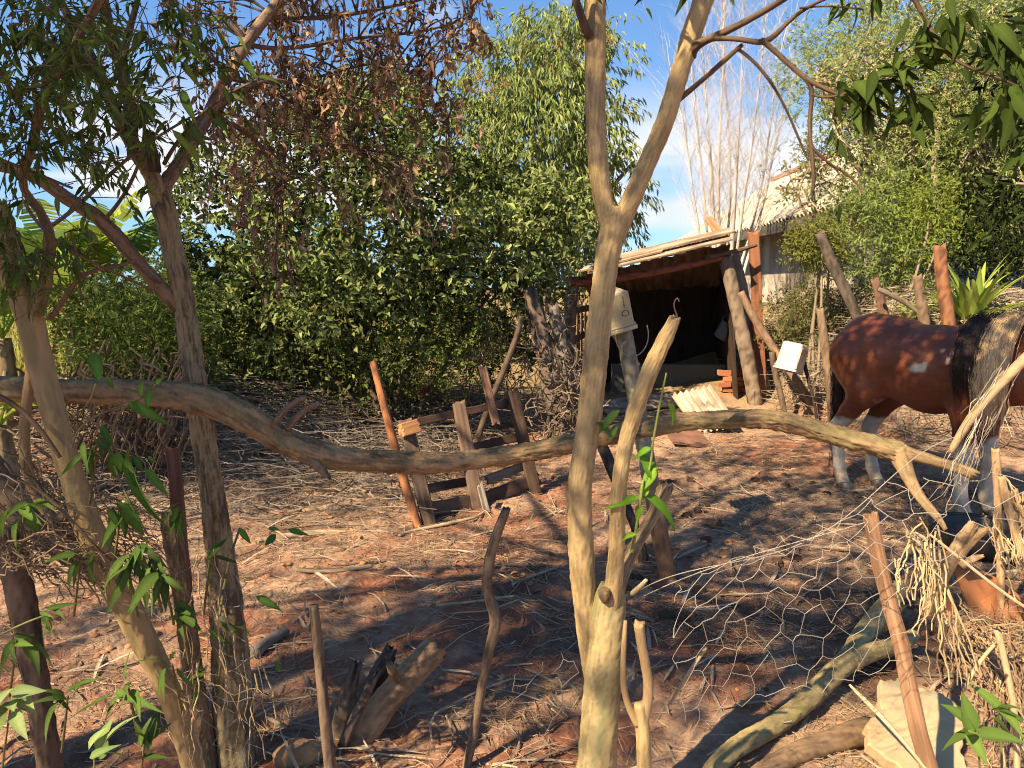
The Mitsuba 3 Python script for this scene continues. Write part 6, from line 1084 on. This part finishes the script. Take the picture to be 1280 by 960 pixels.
# black tub near the hooves
tb_ = thing('rubber_tub', 'black rubber feed tub on the ground in front of the hooves of the horse', 'tub')
prof = np.array([[0, 0.012], [0.24, 0.012], [0.27, 0.10], [0.285, 0.155], [0.30, 0.16], [0.31, 0.15], [0.29, 0.08], [0.255, 0.0], [0, 0.0]])
m = trimesh.creation.revolve(prof, sections=48); c = lay(1222, 690, 0.0); MB().add(np.array(m.vertices) + c, m.faces, (0.018, 0.017, 0.017)).put(tb_ + '__shell', 'satin', True)
m = trimesh.creation.torus(0.30, 0.012, 48, 10); MB().add(np.array(m.vertices) + c + [0, 0, 0.16], m.faces, (0.022, 0.021, 0.02)).put(tb_ + '__rim', 'satin', True)
# sticks of the fence at right
def stick(key, rows, label, base=(0.36, 0.27, 0.16), dark=(0.18, 0.13, 0.075), seed=0, **kw): limb(key, rows, base, dark, 12, 0.01, seed, lab=dict(label=label, category='stick'), jag=kw.pop('jag', 0.01), **kw)
stick('fence_stick', [(1290, 440, 1.62, 14), (1262, 468, 1.63, 13), (1232, 500, 1.64, 12), (1208, 532, 1.66, 11), (1190, 562, 1.68, 8)], 'grey brown stick with wires slanting down in front of the chest of the horse', seed=111)
stick('fence_stick', [(1162, 668, 1.8, 3), (1190, 690, 1.79, 4), (1225, 718, 1.78, 4), (1262, 746, 1.77, 4), (1290, 764, 1.76, 4)], 'long thin straight pale stick slanting across the rust red sheet', (0.50, 0.40, 0.25), (0.33, 0.25, 0.15), seed=112)
stick('standing_stick', [(1288, 730, 3.3, 10), (1274, 680, 3.3, 10), (1262, 640, 3.3, 10), (1252, 596, 3.3, 9)], 'thick pale cane stalk standing at the right edge', (0.52, 0.37, 0.20), (0.34, 0.23, 0.12), seed=113)
stick('standing_stick', [(1250, 690, 3.5, 9), (1247, 625, 3.5, 9), (1246, 590, 3.5, 10), (1244, 562, 3.5, 9)], 'short split pale stick left of the thick pale cane stalk', (0.45, 0.30, 0.17), (0.24, 0.15, 0.08), seed=114, jag=0.02)
stick('standing_stick', [(1286, 672, 3.4, 8), (1276, 640, 3.4, 8), (1268, 612, 3.4, 8)], 'orange brown stick end right of the thick pale cane stalk', (0.42, 0.25, 0.13), (0.22, 0.13, 0.07), seed=115)
stick('standing_stick', [(1271, 975, 1.95, 8), (1268, 890, 1.97, 8), (1258, 835, 1.98, 8), (1247, 788, 2.0, 9)], 'bent pale stem standing in the lower right corner', (0.46, 0.34, 0.2), (0.28, 0.2, 0.12), seed=116)
stick('fence_stick', [(1062, 856, 2.3, 3), (1088, 882, 2.2, 6), (1110, 905, 2.12, 6), (1140, 940, 2.05, 5), (1160, 965, 2.0, 4)], 'pale split stick lying over the stone slab', (0.52, 0.42, 0.27), (0.3, 0.22, 0.13), seed=117)
stick('fence_stick', [(1243, 806, 1.85, 4), (1218, 838, 1.85, 5), (1206, 862, 1.85, 3)], 'short jointed straw stem slanting above the green seedling', (0.5, 0.38, 0.2), (0.33, 0.24, 0.13), seed=118)
stick('fence_stick', [(706, 880, 2.3, 3), (730, 850, 2.3, 4), (742, 845, 2.3, 4)], 'tiny stalk behind the forked trunk', seed=119) if False else None
stick('fence_stick', [(838, 880, 2.2, 4), (858, 846, 2.2, 5), (882, 811, 2.2, 4)], 'single pale stalk sticking up from the ground right of the cut sapling', (0.46, 0.36, 0.2), (0.3, 0.22, 0.12), seed=120)
# dry vines and stems hanging on the fence at right, and a mat of dead grass
def tangle(key, polys, n, label, rad, base, seed, wob=0.02, L=1.0, other=None, K=9, **kw):
    r = RNG(seed); PP = []
    for rows in polys:
        P = spline([[*at(a, b, y), 0.01] for a, b, y in rows], 0.01)[0]; ii = np.linspace(0, len(P) - 1, K).astype(int)
        for _ in range(n):
            a0 = r.uniform(0, 0.5); a1 = a0 + r.uniform(0.35, 0.6); jj = np.clip((np.linspace(a0, a1, K) * (len(P) - 1)).astype(int), 0, len(P) - 1)
            PP.append(P[jj] + r.normal(0, wob, 3) + wob * np.cumsum(r.normal(0, 0.35, (K, 3)), 0))
    PP = np.array(PP); V, f, kk = tubes(PP, rad * r.uniform(0.5, 1.5, (len(PP), 1)) * np.linspace(1, 0.6, K)[None], 5)
    MB().add(V, f, rep(vary(r, base, len(PP), 0.2, other), kk)).put(key, 'matte', True, label=label, category='vines', kind='stuff', **kw)
tangle('dry_vines', [[(1150, 640, 1.8), (1128, 690, 1.8), (1126, 735, 1.8), (1140, 770, 1.82)], [(1152, 645, 1.8), (1158, 700, 1.8), (1148, 760, 1.8), (1138, 790, 1.8)], [(1140, 665, 1.8), (1165, 720, 1.8), (1150, 770, 1.82), (1140, 800, 1.82)], [(1160, 650, 1.8), (1172, 730, 1.8), (1180, 800, 1.82), (1196, 880, 1.85)], [(1168, 700, 1.8), (1185, 770, 1.8), (1200, 830, 1.82), (1205, 900, 1.85)],
       [(1128, 660, 1.8), (1150, 690, 1.8), (1165, 740, 1.8), (1140, 780, 1.8)]], 7, 'loops of pale dry vine hanging on the fence right of the board stake', 0.0023, (0.50, 0.40, 0.23), 121, 0.014, other=(0.30, 0.21, 0.12))
tangle('dry_vines', [[(a_, b_, yg(a_, b_) * 0.97) for a_, b_ in q_] for q_ in ([(1175, 800), (1220, 785), (1260, 790), (1300, 780)], [(1190, 830), (1230, 800), (1290, 820)], [(1200, 760), (1240, 810), (1290, 800)], [(1240, 760), (1250, 850), (1270, 960)], [(1210, 790), (1230, 860), (1280, 900)], [(1180, 760), (1230, 790), (1300, 850)], [(1225, 800), (1250, 880), (1262, 970)], [(1270, 800), (1280, 880), (1290, 970)])], 44, 'mat of dead grass stems and roots in the lower right corner', 0.0026, (0.42, 0.31, 0.18), 122, 0.035, other=(0.24, 0.13, 0.08))
tangle('dry_vines', [[(1250, 590, 3.3), (1270, 640, 3.3), (1285, 700, 3.3)], [(1240, 620, 3.3), (1255, 680, 3.3), (1275, 740, 3.2)], [(1290, 610, 3.3), (1270, 680, 3.3), (1262, 730, 3.2)]], 12, 'bundle of dry canes at the right edge below the slanting stick', 0.0045, (0.46, 0.33, 0.18), 123, 0.02, other=(0.30, 0.2, 0.12))
tangle('dry_vines', [[(-10, 700, 1.8), (30, 690, 1.8), (80, 665, 1.82), (120, 660, 1.85)], [(0, 660, 1.8), (40, 680, 1.8), (90, 700, 1.82), (150, 740, 1.85)], [(0, 600, 1.85), (30, 650, 1.85), (60, 690, 1.85), (110, 700, 1.9)], [(60, 640, 1.9), (110, 680, 1.92), (180, 740, 2.0)], [(90, 660, 1.95), (140, 690, 2.0), (210, 720, 2.1)], [(-10, 560, 1.9), (40, 600, 1.95), (90, 650, 2.0), (150, 680, 2.1)], [(100, 620, 2.0), (160, 660, 2.1), (230, 700, 2.2)]], 26, 'tangle of dry grey twigs around the foot of the leaning tree', 0.0022, (0.26, 0.19, 0.12), 124, 0.035, other=(0.13, 0.09, 0.06))
tangle('wire_bundle', [[(1270, 445, 1.62), (1240, 490, 1.64), (1210, 545, 1.66), (1185, 600, 1.7)], [(1265, 460, 1.62), (1225, 520, 1.65), (1190, 600, 1.72), (1150, 640, 1.8)], [(1260, 470, 1.62), (1235, 530, 1.66), (1205, 600, 1.7)]], 12, 'bundle of loose fence wires hanging on the slanting stick', 0.0007, (0.42, 0.37, 0.30), 125, 0.010) 
# green plants at the feet
def seedling(label, c, n, L, kinds, seed, d=(0, 0, 0.3), tpl=BROAD, W=1.0, stem=None, droop=0.2, flat=0.6):
    t = thing('seedling', label, 'plant'); tip = at(*c)
    if stem is not None: limb(t + '__stem', [(*stem, 3), (c[0], c[1], c[2], 2.5)], (0.16, 0.18, 0.06), (0.1, 0.1, 0.04), 7, 0.02, seed)
    fan(t, tip, n, L, d, seed, kinds, tpl, flat, 's', droop, W)
PALE = [(0.20, 0.27, 0.10), (0.16, 0.24, 0.08), (0.24, 0.31, 0.13)]; MID = [(0.10, 0.175, 0.035), (0.125, 0.205, 0.045), (0.09, 0.15, 0.035)]; DKG = [(0.06, 0.10, 0.025), (0.075, 0.125, 0.03), (0.095, 0.15, 0.04)]
seedling('green leafy seedling in the lower right corner beside the stone slab', (1222, 915, 1.75), 9, (0.07, 0.11), MID, 131, (0, -0.4, 0.3), BROAD, 1.1, (1225, 985, 1.8))
seedling('second green seedling behind the bent pale stem at lower right', (1250, 890, 1.85), 6, (0.06, 0.10), MID, 132, (0.2, -0.2, 0.4), BROAD, 1.1, (1252, 985, 1.9))
seedling('pale green leafed plant at the left edge above the bottom', (14, 880, 1.5), 10, (0.06, 0.10), PALE, 133, (0.3, -0.3, 0.2), BROAD, 1.0, (0, 985, 1.5))
seedling('pale green leafed plant at the bottom beside the dark post', (118, 940, 1.5), 6, (0.06, 0.09), PALE, 134, (0.2, -0.2, 0.6), BROAD, 1.0, (118, 1000, 1.5))
seedling('small bright green shoot lying over the dark post at left', (60, 768, 1.7), 9, (0.04, 0.075), MID, 135, (0.5, -0.2, 0.0), LANCE, 0.9, (-10, 800, 1.7))
for i, (px, py, Y, n, L, d, kinds) in enumerate([(170, 690, 1.75, 9, (0.08, 0.13), (-0.1, -.2, -0.6), DKG), (190, 705, 1.75, 9, (0.07, 0.12), (0.1, -.2, -0.7), DKG), (205, 720, 1.75, 9, (0.07, 0.12), (0.5, -.2, -0.3), DKG), (160, 710, 1.75, 5, (0.08, 0.13), (-0.8, -.2, -0.3), DKG), (225, 770, 1.8, 7, (0.06, 0.10), (0.3, -.2, -0.5), DKG), (160, 858, 1.75, 7, (0.06, 0.12), (0.5, -.3, 0.3), MID), (215, 830, 1.8, 5, (0.06, 0.10), (0.4, -.2, 0.2), DKG)]):
    t = thing('leafy_sprout', ['dark narrow leaved sprout, topmost one on the leaning trunk at left', 'dark narrow leaved sprout hanging right below the topmost one on the leaning trunk', 'dark narrow leaved sprout reaching right towards the thick left tree', 'dark narrow leaved sprout pointing left from the leaning trunk', 'dark sprout low between the two left trunks', 'brighter green sprout low on the left, its leaves pointing right', 'small green sprout beside the foot of the leaning trunk'][i], 'sprout')
    limb(t + '__stem', [(px + 12, py + 60, Y + 0.1, 4), (px + 5, py + 25, Y + 0.04, 3.5), (px, py, Y, 3)], (0.14, 0.13, 0.05), (0.08, 0.07, 0.03), 7, 0.02, 140 + i)
    fan(t, at(px, py, Y), n, L, d, 150 + i, kinds, LANCE, 0.6, 'q', 0.15)
hv = thing('hanging_vine', 'green vine with pointed leaves hanging in front of the log rail at the left', 'vine')
for i, rows in enumerate([[(195, 480, 1.85, 3), (160, 505, 1.85, 3), (120, 520, 1.84, 3), (90, 560, 1.83, 2)], [(160, 505, 1.85, 3), (140, 540, 1.85, 3), (150, 600, 1.85, 3), (185, 670, 1.85, 2)], [(120, 480, 1.84, 3), (105, 510, 1.84, 2), (85, 525, 1.84, 2)], [(300, 660, 2.2, 3), (285, 710, 2.1, 3), (275, 770, 2.0, 3)]]):
    limb(hv + '__stem', rows, (0.18, 0.16, 0.07), (0.1, 0.08, 0.04), 7, 0.012, 160 + i)
for i, q in enumerate([(118, 440, 122, 478, 1.3), (135, 470, 140, 488, 1.0), (180, 478, 170, 498, 1.2), (188, 485, 182, 512, 1.0), (160, 502, 210, 530, 0.7), (195, 480, 205, 470, 1.2), (128, 530, 138, 560, 1.1), (150, 565, 135, 605, 1.3), (160, 560, 182, 672, 0.35), (168, 570, 178, 588, 1.1), (185, 570, 195, 580, 1.2), (180, 585, 212, 620, 0.6), (160, 590, 170, 612, 1.0), (100, 565, 92, 575, 1.0), (335, 660, 350, 662, 0.9), (345, 668, 330, 682, 1.2), (360, 662, 386, 668, 0.8), (320, 745, 352, 762, 0.7), (300, 660, 312, 680, 1.0), (345, 825, 352, 845, .8)]):
    one(hv, q[0], q[1], 1.84 + (0.3 if i > 13 else 0), q[2], q[3], [(0.05, 0.12, 0.03), (0.07, 0.15, 0.03), (0.09, 0.17, 0.035)], i, q[4], BROAD, (0.4 * math.sin(i * 3), -0.8, 0.5), tag='hv')

tangle('dry_vines', [[(250, 690, 1.95), (256, 800, 1.95), (262, 985, 1.95)], [(278, 740, 2.0), (300, 860, 2.0), (306, 985, 2.0)], [(300, 760, 2.05), (316, 850, 2.05), (322, 985, 2.05)], [(226, 780, 1.9), (240, 880, 1.9), (246, 985, 1.9)], [(200, 820, 1.9), (250, 860, 1.95), (330, 880, 2.0)]], 5, 'thin pale dead stems standing around the foot of the two left trunks', 0.0018, (0.40, 0.30, 0.17), 126, 0.02, other=(0.22, 0.15, 0.09))
for i, (px, py, Y, n, L, d, lb) in enumerate([(262, 700, 2.0, 6, (0.05, 0.09), (0.6, -.2, 0.1), 'few leaved green sprout in front of the thick left trunk, halfway up'), (120, 560, 1.8, 6, (0.05, 0.10), (0.2, -.2, -0.8), 'green sprout hanging under the log rail beside the leaning tree'), (245, 850, 1.95, 6, (0.05, 0.09), (0.2, -.3, 0.3), 'small green sprout low in front of the thick left trunk'), (30, 640, 1.75, 8, (0.06, 0.11), (0.3, -.2, -0.2), 'green sprout at the left edge above the dark post'), (20, 800, 1.7, 8, (0.06, 0.10), (0.5, -.3, 0.2), 'green sprout over the dark post near the left edge, upper one'), (85, 870, 1.7, 7, (0.06, 0.10), (0.3, -.3, 0.4), 'green sprout right of the dark post near the bottom'), (180, 930, 1.75, 7, (0.05, 0.09), (0.1, -.3, 0.5), 'green sprout at the bottom left of the foot of the leaning tree'), (150, 640, 1.8, 8, (0.06, 0.12), (0.3, -.2, -0.4), 'long leaved green sprout in front of the leaning trunk, below the log rail'), (225, 640, 2.0, 7, (0.06, 0.10), (-0.2, -.2, -0.4), 'green sprout before the reddish stake'), (280, 790, 2.05, 6, (0.05, 0.09), (0.5, -.2, -0.1), 'green sprout on the thick left trunk near its foot'), (100, 700, 1.75, 6, (0.06, 0.10), (-0.4, -.2, -0.3), 'green sprout left of the leaning trunk above the twig tangle')]):
    t = thing('leafy_sprout', lb, 'sprout'); limb(t + '__stem', [(px - 8, py + 70, Y + 0.05, 3.5), (px - 3, py + 30, Y + 0.02, 3), (px, py, Y, 2.5)], (0.14, 0.13, 0.05), (0.08, 0.07, 0.03), 7, 0.02, 180 + i)
    fan(t, at(px, py, Y), n, L, d, 190 + i, DKG + MID[:1], LANCE, 0.6, 'q', 0.15)
# ---------------------------------------------------------------- chicken wire
def chicken(key, ctrl, cell, seed, label, rad=0.0009, warp=0.28, keep=None):
    """hexagon netting on the surface through a grid of control points (px, py, distance)"""
    from scipy.interpolate import RectBivariateSpline
    G = np.array([[at(*c) for c in row] for row in ctrl]); nv, nu = G.shape[:2]
    sp_ = [RectBivariateSpline(np.linspace(0, 1, nv), np.linspace(0, 1, nu), G[..., k], kx=min(2, nv - 1), ky=min(2, nu - 1)) for k in range(3)]
    Lu = np.linalg.norm(np.diff(G, axis=1), axis=2).sum(1).mean(); Lv = np.linalg.norm(np.diff(G, axis=0), axis=2).sum(0).mean()
    nx, ny = int(Lu / cell), int(Lv / (cell * 0.87)); E = []
    def pt(a, b): return (round(a, 3), round(b, 3))
    for j in range(ny):
        for i in range(nx):
            x, y = i + 0.5 * (j % 2), j
            top, lo = pt(x, y), pt(x, y + 0.62); E.append((top, lo))
            if j + 1 <= ny: E += [(lo, pt(x - 0.5, y + 1)), (lo, pt(x + 0.5, y + 1))]
    def node(p):
        h = RNG(abs(hash((int(p[0] * 2), int(p[1] * 100), seed))) % 2**31); n_ = h.normal(0, 1, 2)
        u, v = (p[0] + warp * 0.45 * n_[0]) / nx, (p[1] + warp * 0.35 * n_[1]) / ny
        q = np.array([s.ev(np.clip(v, 0, 1), np.clip(u, 0, 1)) for s in sp_]); return q + 0.006 * h.normal(size=3)
    cache = {}
    PP = []
    for a, b in E:
        if max(a[0], b[0]) > nx + 0.6 or min(a[0], b[0]) < -0.6 or max(a[1], b[1]) > ny: continue
        if keep is not None and not keep((a[0] + b[0]) / 2 / nx, (a[1] + b[1]) / 2 / ny): continue
        A, B = (cache.setdefault(z, None) if cache.get(z) is not None else cache.__setitem__(z, node(z)) or cache[z] for z in (a, b))
        m_ = (A + B) / 2 + 0.003 * RNG(len(PP) + seed).normal(size=3); PP.append([A, m_, B])
    PP = np.array(PP); V, f, kk = tubes(PP, np.full((len(PP), 3), rad), 4); MB().add(V, f, (0.5, 0.45, 0.38)).put(key, 'wire', True, label=label, category='wire netting')
chicken('chicken_wire', [[(845, 735, 1.95), (930, 690, 1.95), (1020, 660, 1.9), (1090, 610, 1.85), (1180, 590, 1.8), (1300, 560, 1.7)], [(840, 790, 1.9), (930, 720, 1.8), (1020, 705, 1.78), (1100, 680, 1.78), (1190, 660, 1.75), (1300, 640, 1.7)], [(850, 850, 1.9), (930, 790, 1.85), (1020, 780, 1.85), (1100, 760, 1.85), (1190, 740, 1.82), (1300, 720, 1.8)], [(860, 930, 1.95), (940, 880, 1.95), (1020, 865, 1.95), (1100, 840, 1.95), (1190, 820, 1.9), (1300, 800, 1.9)]], 0.078, 3, 'sagging hexagonal chicken wire right of the forked tree', keep=lambda u, v: not (u > 0.66 and v > 0.62))
chicken('chicken_wire', [[(195, 690, 2.15), (270, 690, 2.15), (325, 740, 2.15)], [(190, 780, 2.1), (270, 790, 2.1), (330, 810, 2.1)], [(200, 880, 2.1), (270, 880, 2.1), (340, 880, 2.1)], [(230, 985, 2.1), (290, 985, 2.1), (350, 985, 2.1)]], 0.085, 5, 'torn piece of chicken wire around the foot of the thick left tree')
chicken('chicken_wire', [[(640, 840, 2.15), (690, 820, 2.12), (728, 800, 2.1)], [(630, 900, 2.15), (690, 880, 2.12), (728, 870, 2.1)], [(560, 985, 2.15), (650, 985, 2.12), (728, 970, 2.1)]], 0.085, 7, 'torn chicken wire between the crooked sapling and the forked tree', keep=lambda u, v: math.sin(u * 9 + v * 5) > -0.4)
for i, rows in enumerate([[(800, 738, 1.98), (900, 706, 1.9), (1000, 680, 1.88), (1065, 640, 1.85), (1140, 575, 1.8), (1200, 545, 1.7)], [(805, 745, 1.98), (920, 700, 1.92), (1030, 668, 1.86), (1085, 652, 1.84)], [(1020, 655, 1.86), (1090, 695, 1.84), (1135, 735, 1.82)]]):
    P = spline([[*at(*q), 0.0011] for q in rows], 0.02)[0]; V, f, kk = tubes(P[None], np.full((1, len(P)), 0.0012), 5); MB().add(V, f, (0.5, 0.45, 0.38)).put('fence_wire', 'wire', True, label=['long top wire running from the forked tree up to the slanting stick', 'second wire running just below the long top wire', 'short loose wire crossing the board stake', 'nearly level wire from the forked tree to the thick left tree'][i], category='wire')

# ================================================================ trees out of view, their crowns shaped by the shade they must cast
r = RNG(901); tg = []
for rows, k_ in [([(40, 420, 1.87), (90, 600, 1.88), (150, 740, 1.95), (210, 860, 2.0)], 15), ([(210, 300, 2.3), (250, 520, 2.3), (275, 680, 2.32), (290, 850, 2.34)], 14), ([(100, 490, 2.1), (300, 520, 2.14), (450, 575, 2.15)], 7), ([(735, 520, 2.0), (760, 330, 2.05), (745, 120, 2.1)], 9), ([(770, 275, 2.06), (850, 90, 2.06), (885, 0, 2.06)], 6), ([(775, 640, 1.92), (800, 500, 1.9), (840, 405, 1.87)], 2), ([(725, 650, 2.0), (750, 850, 1.96), (748, 950, 1.95)], 7), ([(30, 700, 2.0), (60, 900, 2.0)], 4)]:
    P = spline([[*at(*q), 0.01] for q in rows], 0.05)[0]; tg += [P[int(i)] for i in r.uniform(0, len(P), k_)]
for q in [(700, 700), (760, 780), (850, 760), (900, 700), (600, 800), (950, 820), (560, 730), (500, 760), (880, 860), (1000, 780), (1050, 760), (820, 640), (930, 620), (700, 880), (430, 790), (640, 690), (900, 580), (980, 600), (1060, 640), (880, 660), (950, 660), (1010, 700), (860, 570), (930, 560), (960, 640), (1000, 560), (1040, 600), (1090, 610), (850, 620), (900, 760), (960, 730), (820, 700), (1030, 740), (740, 600), (500, 720), (570, 705), (450, 775), (370, 800), (610, 675), (280, 700), (60, 800), (480, 650), (640, 600), (670, 640), (700, 615), (570, 640), (620, 560), (590, 600), (680, 590), (540, 560), (640, 650), (520, 620), (600, 540), (330, 660), (400, 700)] + [tuple(q) for q in np.stack([RNG(31).uniform(60, 760, 24), RNG(32).uniform(615, 900, 24)], 1)]: tg.append(gnd(*q))
tg = np.array(tg); C = []
for p in tg:
    t = r.uniform(4.4, 6.2) + max(0, 0.5 * (p[1] - 3)); C.append(p + SUN * t / 1.0 + r.normal(0, 0.15, 3))
C = np.array(C)
lit = [at(1230, 740, 3.2), at(1260, 690, 3.3), at(1270, 850, 2.6), at(1150, 900, 2.3), at(1110, 720, 2.1), at(1160, 740, 1.8), at(1230, 800, 1.9), at(1060, 850, 2.5), at(520, 830, 2.62), at(1000, 900, 2.5), at(510, 530, 4.9)] + [gnd(*q) for q in [(350, 720), (450, 680), (420, 640), (560, 690), (120, 840), (160, 900), (160, 900), (330, 745)]]
lit = np.array(lit); rel = C[:, None] - lit[None]; al = rel @ SUN; C = C[~((np.linalg.norm(rel - al[..., None] * SUN, axis=-1) < 0.36) & (al > 0)).any(1)]
C2 = []
for q in [(350, 560), (280, 585), (420, 555), (200, 600), (130, 600), (450, 530), (330, 600), (380, 600), (250, 550), (300, 540), (180, 570), (470, 560), (400, 580), (90, 580), (360, 525), (230, 610)]:
    p = gnd(*q); C2.append(p + SUN * r.uniform(5.0, 7.0) + r.normal(0, 0.2, 3))
C2 = np.array(C2); rel = C2[:, None] - lit[None]; al = rel @ SUN; C2 = C2[~((np.linalg.norm(rel - al[..., None] * SUN, axis=-1) < 0.4) & (al > 0)).any(1)]
r3 = RNG(77); C3 = np.array([gnd(r3.uniform(780, 1085), r3.uniform(528, 665)) + SUN * r3.uniform(5.2, 6.6) for _ in range(20)]); rel = C3[:, None] - lit[None]; al = rel @ SUN; C3 = C3[~((np.linalg.norm(rel - al[..., None] * SUN, axis=-1) < 0.5) & (al > 0)).any(1)]; crown(lt, 'overhanging_crown', C3, 0.36, 26, 9, (0.06, 0.13), 904)  # clumps added sunward of the yard near the horse, for shade
for CC, lab_, sd, per_, R_ in ((C, 'leafy fence tree standing out of view to the left, nearest the camera', 902, 20, 0.24), (C2, 'second leafy tree standing out of view farther along the fence to the left', 903, 34, 0.45)):
    sh = thing('shade_tree', lab_, 'tree'); c = CC.mean(0)
    limb(sh + '__trunk', [[c[0], c[1], -0.1, 0.14], [c[0], c[1] + 0.05, 1.2, 0.11], [c[0] - 0.05, c[1], c[2] - 0.3, 0.08], [*c, 0.05]], BRN, BRND, 14, 0.05, 170, world=True)
    crown(sh, 'crown', CC, R_, per_, 9, (0.06, 0.13), sd)
    for i in range(0, len(CC), 3):
        V, f, kk = tubes((c * (1 - np.linspace(0, 1, 5)[:, None]) + CC[i] * np.linspace(0, 1, 5)[:, None])[None], np.linspace(0.035, 0.012, 5)[None], 6); MB().add(V, f, BRN).put(sh + '__branch', 'bark', True)
TABLE = mi.Float(np.concatenate(PALETTE).astype(np.float32))
